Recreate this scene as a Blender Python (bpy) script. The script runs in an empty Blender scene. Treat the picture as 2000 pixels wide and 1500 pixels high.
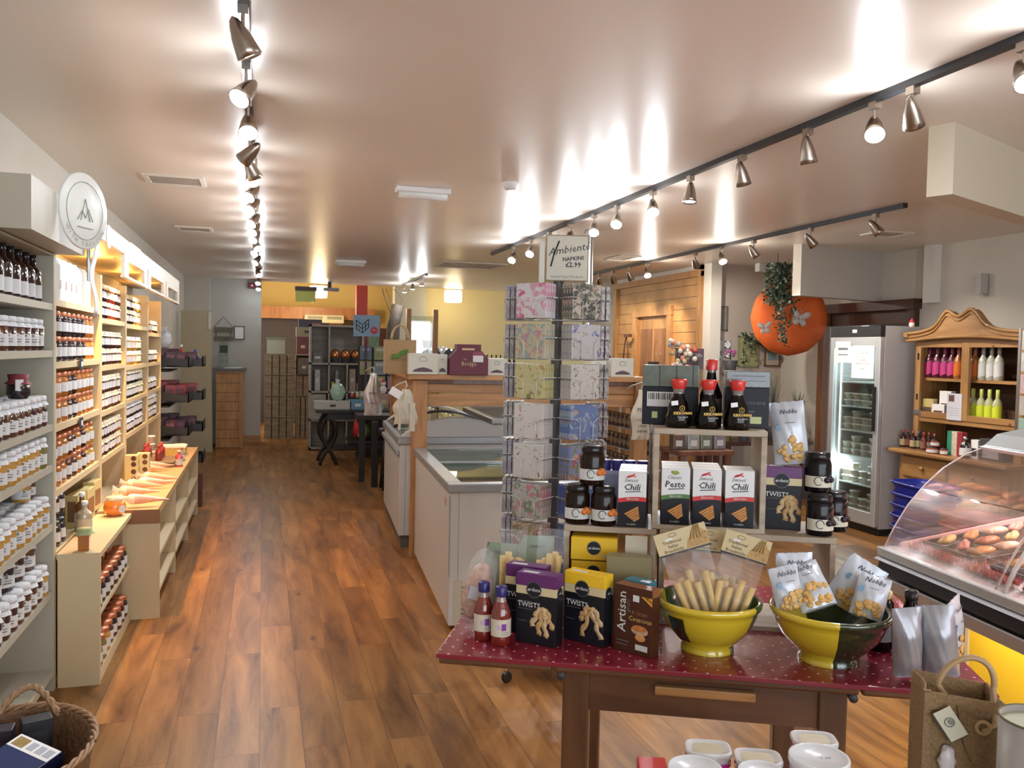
import bpy, math, random
from mathutils import Matrix, Vector, Euler
random.seed(7)
R=math.radians; PI=math.pi
sc=bpy.context.scene; COL=sc.collection
# ---------------------------------------------------------------- camera
F=1670.; YAW=R(16.27); PITCH=R(2.16); ROLL=.02; EYE=Vector((0,0,1.6))
_f=Vector((math.sin(YAW)*math.cos(PITCH),math.cos(YAW)*math.cos(PITCH),-math.sin(PITCH)))
_r0=Vector((math.cos(YAW),-math.sin(YAW),0)); _u0=_r0.cross(_f)
_R=math.cos(ROLL)*_r0+math.sin(ROLL)*_u0; _U=-math.sin(ROLL)*_r0+math.cos(ROLL)*_u0
cam=bpy.data.cameras.new('camera'); cam.sensor_width=36; cam.lens=36*F/2000; cam.clip_start=.05
co=bpy.data.objects.new('camera',cam); COL.objects.link(co)
m=Matrix((( _R.x,_U.x,-_f.x,0),(_R.y,_U.y,-_f.y,0),(_R.z,_U.z,-_f.z,EYE.z),(0,0,0,1)))
co.matrix_world=m; sc.camera=co
def ray(px,py): return _f*F+_R*(px-1000)+_U*(750-py)
def onz(px,py,z=0.): d=ray(px,py); return EYE+d*((z-EYE.z)/d.z)
def onx(px,py,x): d=ray(px,py); return EYE+d*(x/d.x)
def ony(px,py,y): d=ray(px,py); return EYE+d*(y/d.y)
# ---------------------------------------------------------------- world, exposure, daylight
vs=sc.view_settings; vs.view_transform='Standard'; vs.look='None'; vs.exposure=1.06; vs.gamma=1; vs.use_curve_mapping=False
w=bpy.data.worlds.new('world'); sc.world=w; w.use_nodes=True
w.node_tree.nodes['Background'].inputs[0].default_value=(.75,.87,1,1); w.node_tree.nodes['Background'].inputs[1].default_value=1.2
def area(name,loc,rot,sx,sy,e,col,par=None):
    l=bpy.data.lights.new(name,'AREA'); l.shape='RECTANGLE'; l.size=sx; l.size_y=sy; l.energy=e; l.color=col
    o=bpy.data.objects.new(name,l); o.location=loc; o.rotation_euler=rot; COL.objects.link(o); o.parent=par; return o
def spot(name,loc,aim,e,col,deg=70,blend=.6,rad=.03,par=None):
    l=bpy.data.lights.new(name,'SPOT'); l.energy=e; l.color=col; l.spot_size=R(deg); l.spot_blend=blend; l.shadow_soft_size=rad
    o=bpy.data.objects.new(name,l); o.location=loc; d=Vector(aim)-Vector(loc); o.rotation_euler=d.to_track_quat('-Z','Y').to_euler(); COL.objects.link(o)
    if par: o.parent=par; o.matrix_parent_inverse=par.matrix_world.inverted()
    return o
def point(name,loc,e,col,rad=.1):
    l=bpy.data.lights.new(name,'POINT'); l.energy=e; l.color=col; l.shadow_soft_size=rad
    o=bpy.data.objects.new(name,l); o.location=loc; COL.objects.link(o); return o
# daylight through the shop window behind the photographer, and through the cafe windows
area('shop_window_daylight',(2.2,-2.85,1.5),(R(90),0,0),6.2,2.1,62,(.9,.95,1))
area('cafe_window_daylight',(-.9,16.8,1.7),(R(90),0,R(-90)),2.4,1.4,25,(.9,.95,1))
# ---------------------------------------------------------------- materials
MATS={}
def mat(name,c=(.8,.8,.8),rough=.5,metal=0,coat=0,emit=None,es=0,noise=0,scale=20,bump=0,spec=None,alpha=1):
    if name in MATS: return MATS[name]
    m=bpy.data.materials.new(name); m.use_nodes=True; nt=m.node_tree; b=nt.nodes['Principled BSDF']
    b.inputs['Base Color'].default_value=(*c,1); b.inputs['Roughness'].default_value=rough; b.inputs['Metallic'].default_value=metal
    if coat: b.inputs['Coat Weight'].default_value=coat; b.inputs['Coat Roughness'].default_value=.08
    if spec is not None: b.inputs['Specular IOR Level'].default_value=spec
    if emit: b.inputs['Emission Color'].default_value=(*emit,1); b.inputs['Emission Strength'].default_value=es
    if noise or bump:
        tc=nt.nodes.new('ShaderNodeTexCoord'); n=nt.nodes.new('ShaderNodeTexNoise'); n.inputs['Scale'].default_value=scale; n.inputs['Detail'].default_value=3
        nt.links.new(tc.outputs['Object'],n.inputs['Vector'])
        if noise:
            mx=nt.nodes.new('ShaderNodeMix'); mx.data_type='RGBA'; mx.inputs[6].default_value=(*[max(0,x*(1-noise)) for x in c],1); mx.inputs[7].default_value=(*[min(1,x*(1+noise)) for x in c],1)
            nt.links.new(n.outputs['Fac'],mx.inputs[0]); nt.links.new(mx.outputs[2],b.inputs['Base Color'])
        if bump:
            bp=nt.nodes.new('ShaderNodeBump'); bp.inputs['Strength'].default_value=bump; bp.inputs['Distance'].default_value=.01
            nt.links.new(n.outputs['Fac'],bp.inputs['Height']); nt.links.new(bp.outputs[0],b.inputs['Normal'])
    MATS[name]=m; return m
def wood(name,c1,c2,rough=.45,sx=(1,1,1),scale=6,knots=True,coat=0):
    if name in MATS: return MATS[name]
    m=bpy.data.materials.new(name); m.use_nodes=True; nt=m.node_tree; b=nt.nodes['Principled BSDF']; N=nt.nodes.new; Lk=nt.links.new
    b.inputs['Roughness'].default_value=rough; b.inputs['Coat Weight'].default_value=coat
    tc=N('ShaderNodeTexCoord'); mp=N('ShaderNodeMapping'); mp.inputs['Scale'].default_value=sx
    n=N('ShaderNodeTexNoise'); n.inputs['Scale'].default_value=scale; n.inputs['Detail'].default_value=6; n.inputs['Distortion'].default_value=.6
    r=N('ShaderNodeValToRGB'); r.color_ramp.elements[0].color=(*c1,1); r.color_ramp.elements[1].color=(*c2,1); r.color_ramp.elements[0].position=.35; r.color_ramp.elements[1].position=.65
    Lk(tc.outputs['Object'],mp.inputs[0]); Lk(mp.outputs[0],n.inputs['Vector']); Lk(n.outputs['Fac'],r.inputs[0])
    if knots:
        v=N('ShaderNodeTexVoronoi'); v.inputs['Scale'].default_value=3.2; Lk(tc.outputs['Object'],v.inputs['Vector'])
        k=N('ShaderNodeValToRGB'); k.color_ramp.elements[0].position=.02; k.color_ramp.elements[1].position=.06; k.color_ramp.elements[0].color=(.35,.22,.14,1); k.color_ramp.elements[1].color=(1,1,1,1)
        Lk(v.outputs['Distance'],k.inputs[0]); mx=N('ShaderNodeMix'); mx.data_type='RGBA'; mx.blend_type='MULTIPLY'; mx.inputs[0].default_value=1
        Lk(r.outputs[0],mx.inputs[6]); Lk(k.outputs[0],mx.inputs[7]); Lk(mx.outputs[2],b.inputs['Base Color'])
    else: Lk(r.outputs[0],b.inputs['Base Color'])
    MATS[name]=m; return m
def glass(name,tint=(1,1,1),gl=.12,rough=.02,base=0.):
    # thin pane: see-through with a fresnel reflection
    if name in MATS: return MATS[name]
    m=bpy.data.materials.new(name); m.use_nodes=True; nt=m.node_tree; nt.nodes.clear(); N=nt.nodes.new
    o=N('ShaderNodeOutputMaterial'); t=N('ShaderNodeBsdfTransparent'); t.inputs[0].default_value=(*tint,1); g=N('ShaderNodeBsdfGlossy'); g.inputs['Roughness'].default_value=rough
    f=N('ShaderNodeLayerWeight'); f.inputs[0].default_value=.25; ma=N('ShaderNodeMath'); ma.operation='MULTIPLY_ADD'; ma.inputs[1].default_value=.35; ma.inputs[2].default_value=gl+base
    mx=N('ShaderNodeMixShader'); nt.links.new(f.outputs['Fresnel'],ma.inputs[0]); nt.links.new(ma.outputs[0],mx.inputs[0]); nt.links.new(t.outputs[0],mx.inputs[1]); nt.links.new(g.outputs[0],mx.inputs[2]); nt.links.new(mx.outputs[0],o.inputs[0])
    MATS[name]=m; return m
def film(name,c=(.9,.9,.9),op=.2,rough=.12):
    # crinkled cellophane
    if name in MATS: return MATS[name]
    m=bpy.data.materials.new(name); m.use_nodes=True; nt=m.node_tree; b=nt.nodes['Principled BSDF']; N=nt.nodes.new
    b.inputs['Base Color'].default_value=(*c,1); b.inputs['Roughness'].default_value=rough; b.inputs['Alpha'].default_value=op; b.inputs['Specular IOR Level'].default_value=1
    tc=N('ShaderNodeTexCoord'); n=N('ShaderNodeTexVoronoi'); n.inputs['Scale'].default_value=28; bp=N('ShaderNodeBump'); bp.inputs['Strength'].default_value=1; bp.inputs['Distance'].default_value=.01
    nt.links.new(tc.outputs['Object'],n.inputs['Vector']); nt.links.new(n.outputs['Distance'],bp.inputs['Height']); nt.links.new(bp.outputs[0],b.inputs['Normal'])
    MATS[name]=m; return m
def floral(name,base,cols,scale=28,thr=.42,size=1.):
    # printed paper: blobs of colour and leaves on a plain ground
    if name in MATS: return MATS[name]
    m=bpy.data.materials.new(name); m.use_nodes=True; nt=m.node_tree; b=nt.nodes['Principled BSDF']; N=nt.nodes.new; Lk=nt.links.new
    b.inputs['Roughness'].default_value=.22; tc=N('ShaderNodeTexCoord'); prev=None
    for i,c in enumerate(cols):
        mp=N('ShaderNodeMapping'); mp.inputs['Location'].default_value=(i*3.7,i*1.3,i*2.1); Lk(tc.outputs['Object'],mp.inputs[0])
        n=N('ShaderNodeTexNoise'); n.inputs['Scale'].default_value=scale*(1+.35*i); n.inputs['Detail'].default_value=4; n.inputs['Distortion'].default_value=1.2
        Lk(mp.outputs[0],n.inputs['Vector']); r=N('ShaderNodeValToRGB'); r.color_ramp.elements[0].position=1-thr; r.color_ramp.elements[1].position=1-thr+.05
        Lk(n.outputs['Fac'],r.inputs[0]); mx=N('ShaderNodeMix'); mx.data_type='RGBA'; Lk(r.outputs[0],mx.inputs[0])
        if prev: Lk(prev,mx.inputs[6])
        else: mx.inputs[6].default_value=(*base,1)
        mx.inputs[7].default_value=(*c,1); prev=mx.outputs[2]
    Lk(prev,b.inputs['Base Color']); MATS[name]=m; return m
# ---------------------------------------------------------------- mesh builder
class MB:
    def __init__(s,T=None): s.v=[];s.f=[];s.mi=[];s.sm=[];s.mats=[];s.T=T or Matrix.Identity(4)
    def mid(s,m):
        if m not in s.mats: s.mats.append(m)
        return s.mats.index(m)
    def add(s,vs,fs,m,sm=False,T=None):
        o=len(s.v); M=s.T@T if T is not None else s.T
        s.v+=[tuple(M@Vector(v)) for v in vs]
        i=s.mid(m)
        for k,f in enumerate(fs): s.f.append(tuple(a+o for a in f)); s.mi.append(i); s.sm.append(sm)
        return s
    def box(s,x0,y0,z0,x1,y1,z1,m,T=None):
        v=[(x,y,z) for z in(z0,z1) for y in(y0,y1) for x in(x0,x1)]
        return s.add(v,[(0,2,3,1),(4,5,7,6),(0,1,5,4),(2,6,7,3),(0,4,6,2),(1,3,7,5)],m,T=T)
    def cbox(s,cx,cy,cz,sx,sy,sz,m,T=None): return s.box(cx-sx/2,cy-sy/2,cz-sz/2,cx+sx/2,cy+sy/2,cz+sz/2,m,T)
    def lathe(s,prof,m,n=20,sm=True,T=None,cx=0,cy=0,z=0,cap=True,a0=0,a1=2*PI,wob=None):
        full=abs(a1-a0-2*PI)<1e-6; k=n if full else n+1; vs=[];fs=[]
        for j,(r,zz) in enumerate(prof):
            for i in range(k):
                a=a0+(a1-a0)*i/n; rr=r*(1+(wob(a,j) if wob else 0)); vs.append((cx+rr*math.cos(a),cy+rr*math.sin(a),z+zz))
        for j in range(len(prof)-1):
            for i in range(n):
                i2=(i+1)%k; fs.append((j*k+i,j*k+i2,(j+1)*k+i2,(j+1)*k+i))
        s.add(vs,fs,m,sm,T)
        if cap and full:
            if prof[0][0]>1e-4: s.add(vs[:k],[tuple(range(k))[::-1]],m,False,T)
            if prof[-1][0]>1e-4: s.add(vs[-k:],[tuple(range(k))],m,False,T)
        return s
    def cyl(s,cx,cy,z0,z1,r,m,n=16,T=None): return s.lathe([(r,z0),(r,z1)],m,n,True,T,cx,cy)
    def tube(s,pts,r,m,n=6,closed=False,T=None,sm=True):
        P=[Vector(p) for p in pts]; vs=[];fs=[]; L=len(P); up=Vector((0,0,1)); prev=None
        for i,p in enumerate(P):
            a=P[(i-1)%L] if (closed or i>0) else p; b=P[(i+1)%L] if (closed or i<L-1) else p
            d=(b-a).normalized() if (b-a).length>1e-9 else Vector((0,0,1))
            if prev is None: q=up if abs(d.z)<.95 else Vector((1,0,0)); x=d.cross(q).normalized()
            else: x=(prev-d*prev.dot(d)).normalized()
            prev=x; y=d.cross(x); rr=r(i/(L-1)) if callable(r) else r
            for k in range(n): an=2*PI*k/n; vs.append(tuple(p+x*rr*math.cos(an)+y*rr*math.sin(an)))
        for i in range(L if closed else L-1):
            for k in range(n): j=(i+1)%L; fs.append((i*n+k,i*n+(k+1)%n,j*n+(k+1)%n,j*n+k))
        if not closed: fs.append(tuple(range(n))[::-1]); fs.append(tuple((L-1)*n+k for k in range(n)))
        return s.add(vs,fs,m,sm,T)
    def prism(s,poly,d0,d1,m,axis='y',T=None,sm=False):
        # poly of (a,b); axis 'y': (x,z) extruded in y; 'x': (y,z) in x; 'z': (x,y) in z
        def P(a,b,d): return (a,d,b) if axis=='y' else ((d,a,b) if axis=='x' else (a,b,d))
        n=len(poly); vs=[P(a,b,d0) for a,b in poly]+[P(a,b,d1) for a,b in poly]
        fs=[(i,(i+1)%n,n+(i+1)%n,n+i) for i in range(n)]+[tuple(range(n))[::-1],tuple(range(n,2*n))]
        return s.add(vs,fs,m,sm,T)
    def ell(s,c,rx,ry,rz,m,n=14,k=8,T=None,wob=None):
        vs=[];fs=[]
        for j in range(k+1):
            t=PI*j/k
            for i in range(n):
                a=2*PI*i/n; q=1+(wob(a,t) if wob else 0); vs.append((c[0]+rx*q*math.sin(t)*math.cos(a),c[1]+ry*q*math.sin(t)*math.sin(a),c[2]+rz*q*math.cos(t)))
        for j in range(k):
            for i in range(n): fs.append((j*n+i,(j+1)*n+i,(j+1)*n+(i+1)%n,j*n+(i+1)%n))
        return s.add(vs,fs,m,True,T)
    def grid(s,fn,nu,nv,m,T=None,sm=True,closed=False):
        vs=[fn(i/nu,j/nv) for j in range(nv+1) for i in range(nu+1)]
        fs=[(j*(nu+1)+i,j*(nu+1)+i+1,(j+1)*(nu+1)+i+1,(j+1)*(nu+1)+i) for j in range(nv) for i in range(nu)]
        return s.add(vs,fs,m,sm,T)
    def text(s,t,size,m,T,al='CENTER',shear=0,bold=0):
        key=(t,size,al,shear,bold)
        if key not in TXT:
            cu=bpy.data.curves.new('t','FONT'); cu.body=t; cu.size=size; cu.align_x=al; cu.align_y='CENTER'; cu.shear=shear; cu.offset=bold; cu.resolution_u=1
            ob=bpy.data.objects.new('t',cu); me=bpy.data.meshes.new_from_object(ob)
            TXT[key]=([tuple(v.co) for v in me.vertices],[tuple(p.vertices) for p in me.polygons]); bpy.data.objects.remove(ob); bpy.data.meshes.remove(me); bpy.data.curves.remove(cu)
        vs,fs=TXT[key]; return s.add(vs,fs,m,False,T)
    def build(s,name,parent=None,bev=0,seg=2,solid=0,label=None,sub=0):
        me=bpy.data.meshes.new(name); me.from_pydata(s.v,[],s.f); me.polygons.foreach_set('material_index',s.mi); me.polygons.foreach_set('use_smooth',s.sm)
        for m in s.mats: me.materials.append(m)
        me.update(); o=bpy.data.objects.new(name,me); COL.objects.link(o)
        if parent: o.parent=parent
        if solid: md=o.modifiers.new('s','SOLIDIFY'); md.thickness=solid
        if bev: md=o.modifiers.new('b','BEVEL'); md.width=bev; md.segments=seg; md.limit_method='ANGLE'
        if sub: md=o.modifiers.new('u','SUBSURF'); md.levels=sub; md.render_levels=sub
        if label: o['label']=label
        return o
TXT={}
def Tm(loc=(0,0,0),rx=0,ry=0,rz=0,s=1): return Matrix.Translation(loc)@Euler((R(rx),R(ry),R(rz))).to_matrix().to_4x4()@Matrix.Scale(s,4)
def FRONT(x,y,z,rz=0): return Tm((x,y,z),90,0,rz)     # text facing -y
def tag(o,label,cat,group=None,kind=None):
    if label: o['label']=label
    if cat: o['category']=cat
    if group: o['group']=group
    if kind: o['kind']=kind
    return o
def thing(name,label,cat,loc=(0,0,0),rz=0,group=None):
    o=bpy.data.objects.new(name,None); o.empty_display_size=.05; COL.objects.link(o); o.location=loc; o.rotation_euler=(0,0,R(rz)); return tag(o,label,cat,group)
def one(name,mb,label,cat,loc=(0,0,0),rz=0,group=None,rot=None,**k):
    o=mb.build(name,**k); o.location=loc; o.rotation_euler=rot or (0,0,R(rz)); o['label']=label; o['category']=cat
    if group: o['group']=group
    return o
def struct(name,mb,**k): o=mb.build(name,**k); o['kind']='structure'; return o
KIDS={}
def dup(root,loc,rz=0,label=None,group=None,rot=None):
    if root.name not in KIDS: KIDS[root.name]=[(c,list(c.children)) for c in root.children]
    r=root.copy(); COL.objects.link(r); r.location=loc; r.rotation_euler=rot or (0,0,R(rz))
    if label: r['label']=label
    if group: r['group']=group
    for c,gs in KIDS[root.name]:
        cc=c.copy(); COL.objects.link(cc); cc.parent=r
        for g in gs: gg=g.copy(); COL.objects.link(gg); gg.parent=cc
    return r
USED=set()
def put(root,loc,rz=0,label=None,group=None,rot=None):
    # the first placement moves the original, later ones copy it
    if root.name in USED: return dup(root,loc,rz,label,group,rot)
    USED.add(root.name); KIDS[root.name]=[(c,list(c.children)) for c in root.children]
    root.location=loc; root.rotation_euler=rot or (0,0,R(rz))
    if label: root['label']=label
    if group: root['group']=group
    return root
ORD=['first','second','third','fourth','fifth','sixth','seventh','eighth','ninth','tenth','eleventh','twelfth','thirteenth','fourteenth','fifteenth','sixteenth','seventeenth','eighteenth','nineteenth','twentieth','twenty-first','twenty-second','twenty-third','twenty-fourth','twenty-fifth']
# common materials
M=dict
white=mat('white_paint',(.72,.69,.62),.6); cream=mat('cream_melamine',(.60,.49,.30),.45); greige=mat('grey_green_melamine',(.43,.41,.33),.5)
black=mat('black_plastic',(.012,.012,.014),.35); steel=mat('brushed_steel',(.55,.56,.57),.3,1); chrome=mat('chrome',(.8,.8,.8),.12,1)
paper=mat('paper_white',(.8,.8,.8),.5); ink=mat('ink_black',(.015,.015,.018),.5); pine=wood('orange_pine',(.36,.17,.055),(.50,.26,.10),.4,(6,6,.7),4)
pinex=wood('orange_pine_rail',(.36,.17,.055),(.50,.26,.10),.4,(.7,6,8),4)
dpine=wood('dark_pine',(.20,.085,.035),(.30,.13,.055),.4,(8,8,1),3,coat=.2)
birch=wood('pale_board',(.34,.27,.20),(.46,.38,.29),.5,(1,8,8),4,knots=False)
clear=glass('clear_pane'); whitep=mat('white_plastic',(.78,.79,.8),.35); darkgrey=mat('dark_grey',(.05,.05,.055),.5)
# ================================================================ the room
def floor_mat():
    m=bpy.data.materials.new('oak_laminate'); m.use_nodes=True; nt=m.node_tree; b=nt.nodes['Principled BSDF']; N=nt.nodes.new; Lk=nt.links.new
    tc=N('ShaderNodeTexCoord'); sp=N('ShaderNodeMapping'); sp.inputs['Rotation'].default_value=(0,0,R(90)); Lk(tc.outputs['Object'],sp.inputs[0])
    br=N('ShaderNodeTexBrick'); br.offset=.37; br.inputs['Scale'].default_value=1; br.inputs['Brick Width'].default_value=1.15; br.inputs['Row Height'].default_value=.17; br.inputs['Mortar Size'].default_value=.001; br.inputs['Mortar Smooth'].default_value=.2
    br.inputs['Color1'].default_value=(0,0,0,1); br.inputs['Color2'].default_value=(1,1,1,1); br.inputs['Mortar'].default_value=(.5,.5,.5,1)
    Lk(sp.outputs[0],br.inputs['Vector'])
    # grain coordinates stretched along the boards, shifted per board
    mp=N('ShaderNodeMapping'); mp.inputs['Scale'].default_value=(7,.9,1); Lk(tc.outputs['Object'],mp.inputs[0])
    add=N('ShaderNodeVectorMath'); add.operation='ADD'; sc_=N('ShaderNodeVectorMath'); sc_.operation='SCALE'; sc_.inputs[3].default_value=9
    Lk(br.outputs['Color'],sc_.inputs[0]); Lk(mp.outputs[0],add.inputs[0]); Lk(sc_.outputs[0],add.inputs[1])
    n=N('ShaderNodeTexNoise'); n.inputs['Scale'].default_value=1.4; n.inputs['Detail'].default_value=7; n.inputs['Roughness'].default_value=.62; n.inputs['Distortion'].default_value=.5; Lk(add.outputs[0],n.inputs['Vector'])
    r=N('ShaderNodeValToRGB'); cr=r.color_ramp; cr.elements[0].position=.28; cr.elements[0].color=(.10,.038,.011,1); cr.elements[1].position=.75; cr.elements[1].color=(.43,.212,.066,1); e=cr.elements.new(.5); e.color=(.265,.12,.036,1)
    Lk(n.outputs['Fac'],r.inputs[0])
    hs=N('ShaderNodeHueSaturation'); ma=N('ShaderNodeMapRange'); ma.inputs[3].default_value=.74; ma.inputs[4].default_value=1.14; Lk(br.outputs['Color'],ma.inputs[0]); Lk(ma.outputs[0],hs.inputs['Value']); Lk(r.outputs[0],hs.inputs['Color'])
    # knots
    mk=N('ShaderNodeMapping'); mk.inputs['Scale'].default_value=(3.2,1.3,1); Lk(tc.outputs['Object'],mk.inputs[0]); v=N('ShaderNodeTexVoronoi'); v.inputs['Scale'].default_value=1.5; Lk(mk.outputs[0],v.inputs['Vector'])
    k=N('ShaderNodeValToRGB'); k.color_ramp.elements[0].position=.03; k.color_ramp.elements[0].color=(.3,.2,.15,1); k.color_ramp.elements[1].position=.11; k.color_ramp.elements[1].color=(1,1,1,1); Lk(v.outputs['Distance'],k.inputs[0])
    mx=N('ShaderNodeMix'); mx.data_type='RGBA'; mx.blend_type='MULTIPLY'; mx.inputs[0].default_value=.8; Lk(hs.outputs[0],mx.inputs[6]); Lk(k.outputs[0],mx.inputs[7])
    m2=N('ShaderNodeMix'); m2.data_type='RGBA'; Lk(br.outputs['Fac'],m2.inputs[0]); Lk(mx.outputs[2],m2.inputs[6]); m2.inputs[7].default_value=(.05,.025,.012,1); Lk(m2.outputs[2],b.inputs['Base Color'])
    b.inputs['Roughness'].default_value=.36; b.inputs['Specular IOR Level'].default_value=.2
    bp=N('ShaderNodeBump'); bp.inputs['Strength'].default_value=.15; bp.inputs['Distance'].default_value=.003; Lk(n.outputs['Fac'],bp.inputs['Height']); Lk(bp.outputs[0],b.inputs['Normal'])
    return m
Hc=2.7
struct('floor',MB().box(-1.4,-3.1,-.1,9,19.2,0,floor_mat()))
ceilm=mat('ceiling_paint',(.80,.715,.63),.34,noise=.03,scale=1.2,spec=.5)
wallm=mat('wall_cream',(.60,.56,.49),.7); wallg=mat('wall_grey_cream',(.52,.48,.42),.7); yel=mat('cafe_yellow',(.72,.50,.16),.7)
struct('ceiling',MB().box(-1.4,-3.1,Hc,9,15,Hc+.1,ceilm))
struct('ceiling_cafe',MB().box(-1.4,15,3.3,9,19.2,3.4,mat('cafe_ceiling',(.6,.55,.45),.7)))
struct('trim_1',MB().box(-1.4,15,Hc,9,15.08,3.3,yel))
struct('wall_left',MB().box(-1.4,-3.1,0,-1.22,15,Hc,wallm).box(-1.4,15.4,0,-1.22,19.2,3.3,yel))
b=MB(); b.box(-1.4,-3.1,0,9,-3.0,.45,wallm); b.box(-1.4,-3.1,2.5,9,-3,Hc,wallm); b.box(-1.4,-3.1,.45,-1,-3,2.5,wallm); b.box(5.5,-3.1,.45,9,-3,2.5,wallm); struct('wall_back',b)
b=MB(); b.box(-1,-3.08,.45,5.5,-3.02,.5,white); [b.box(x,-3.08,.5,x+.06,-3.02,2.5,white) for x in(-1,1.1,3.3,5.44)]; struct('window_1',b)
# far white wall with the narrow nib to its left
struct('wall_far',MB().box(-.83,14.8,0,-.03,15,Hc,mat('wall_far_paint',(.50,.50,.46),.7)).box(-1.22,14.62,0,-.83,15,Hc,wallm))
struct('baseboard_far',MB().box(-.35,14.77,0,-.02,14.8,.13,pinex))
# cafe beyond
struct('wall_cafe',MB().box(-1.4,18.9,0,9,19.05,3.3,yel))
# screen wall between shop and cafe to the right (yellow, lit by pendant)
struct('wall_middle',MB().box(2.95,16.4,0,8.9,16.5,3.3,mat('yellow_pale',(.66,.55,.28),.7)))
struct('trim_2',MB().box(1.64,15.9,0,1.84,16.1,3.3,mat('red_paint',(.35,.035,.03),.6)))
struct('trim_3',MB().box(2.36,16.0,0,2.95,16.3,3.3,mat('pillar_grey',(.5,.5,.42),.7)))
# right wall with door opening
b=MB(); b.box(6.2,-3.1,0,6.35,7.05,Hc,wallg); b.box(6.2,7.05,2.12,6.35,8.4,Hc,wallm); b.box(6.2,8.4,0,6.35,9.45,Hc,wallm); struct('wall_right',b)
dk=mat('dark_door_wood',(.075,.03,.018),.4)
b=MB(); b.box(6.12,8.36,0,6.2,8.46,2.13,dpine); b.box(6.10,6.95,2.1,6.2,8.5,2.2,dk); b.box(6.14,6.98,0,6.2,7.08,2.12,dk); b.box(6.2,7.05,1.96,6.3,8.4,2.12,dk); struct('door_1',b)
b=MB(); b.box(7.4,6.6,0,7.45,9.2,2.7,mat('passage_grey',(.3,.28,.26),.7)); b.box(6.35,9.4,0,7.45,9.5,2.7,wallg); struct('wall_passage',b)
b=MB(); b.box(7.36,7.1,1.93,7.39,8.1,2.06,mat('lit_window',(.9,.95,1),.5,emit=(.9,.95,1),es=3)); b.box(7.35,7.05,1.88,7.40,8.15,1.93,dk); struct('window_2',b)
struct('wall_disc',MB().box(5.1,9.3,0,6.35,9.45,Hc,mat('wall_disc_paint',(.50,.44,.38),.7)))
struct('trim_4',MB().box(5.1,9.12,0,5.24,9.3,Hc,white))
# pine boarded wall with a planked door
def boards_mat():
    m=wood('pine_boards',(.42,.20,.06),(.58,.31,.11),.45,(6,1,1),3); nt=m.node_tree; b=nt.nodes['Principled BSDF']; N=nt.nodes.new
    src=b.inputs['Base Color'].links[0].from_socket; tc=N('ShaderNodeTexCoord'); s=N('ShaderNodeSeparateXYZ'); nt.links.new(tc.outputs['Object'],s.inputs[0])
    a=N('ShaderNodeMath'); a.operation='MULTIPLY'; a.inputs[1].default_value=1/.145; f=N('ShaderNodeMath'); f.operation='FRACT'; c=N('ShaderNodeMath'); c.operation='LESS_THAN'; c.inputs[1].default_value=.06
    nt.links.new(s.outputs['Z'],a.inputs[0]); nt.links.new(a.outputs[0],f.inputs[0]); nt.links.new(f.outputs[0],c.inputs[0]); mx=N('ShaderNodeMix'); mx.data_type='RGBA'; nt.links.new(c.outputs[0],mx.inputs[0]); nt.links.new(src,mx.inputs[6]); mx.inputs[7].default_value=(.13,.06,.025,1); nt.links.new(mx.outputs[2],b.inputs['Base Color']); return m
bm_=boards_mat(); b=MB(); b.box(5.1,9.3,0,5.2,10.1,2.62,bm_); b.box(5.1,11.25,0,5.2,11.95,2.62,bm_); b.box(5.1,10.1,2.2,5.2,11.25,2.62,bm_); b.box(5.1,9.3,2.62,5.2,11.95,Hc,white); struct('wall_pine',b)
b=MB(); b.box(5.06,9.3,0,5.1,9.38,2.62,pine); b.box(5.06,11.87,0,5.1,11.97,2.62,pine); b.box(5.05,9.3,2.56,5.1,11.97,2.64,pine); struct('trim_5',b)
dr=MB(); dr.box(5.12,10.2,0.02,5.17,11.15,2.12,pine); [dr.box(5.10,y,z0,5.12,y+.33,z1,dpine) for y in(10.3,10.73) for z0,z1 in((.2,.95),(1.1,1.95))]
fr=MB(); fr.box(5.06,10.08,0,5.15,10.2,2.22,pine); fr.box(5.06,11.15,0,5.15,11.27,2.22,pine); fr.box(5.055,10.07,2.12,5.15,11.28,2.24,pine)
d=struct('door_2',fr); dr.build('door_leaf',d); MB().ell((5.08,10.28,1.05),.03,.03,.03,steel).build('door_knob',d)
# far right daylight window between the yellow and pine walls
b=MB(); b.box(5.1,12.0,0,5.2,13.2,Hc,wallg); struct('wall_side',b)
wx=ony(1150,670,13.1).x; wy=ony(1204,670,13.1).x
b=MB(); b.box(wx,13.1,.9,wy,13.14,2.02,mat('lit_window2',(.9,1,.95),.5,emit=(.85,.95,.95),es=2.2)); b.box(wx-.1,13.06,2.02,wy+.1,13.14,2.1,black); b.box(wx+.2,13.07,.9,wx+.23,13.09,2.02,black); b.box(wx-.1,13.08,0,wy+.1,13.14,.9,wallg); b.box(wx-.1,13.08,2.1,wy+.1,13.14,2.7,wallg); struct('window_3',b)
# hanging bulkheads
p0=onz(1563,577,2.2); p1=onz(1757,592,2.2)
b=MB(); d=(p1-p0).normalized(); nrm=Vector((-d.y,d.x,0)); q=[p0,p0+d*1.35,p0+d*1.35+nrm*.1,p0+nrm*.1]; b.prism([(v.x,v.y) for v in q],2.2,Hc,wallg,'z'); struct('trim_6',b)
p0=onz(1866,238,Hc); p1=onz(2000,298,Hc); d=(p1-p0).normalized(); nrm=Vector((-d.y,d.x,0)); q=[p0,p0+d*2.2,p0+d*2.2+nrm*.12,p0+nrm*.12]; b=MB(); b.prism([(v.x,v.y) for v in q],2.37,Hc,mat('bulkhead_cream',(.62,.55,.42),.6),'z')
struct('trim_7',b)
struct('trim_8',MB().box(6.12,6.72,2.15,6.2,6.86,Hc,white))
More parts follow.
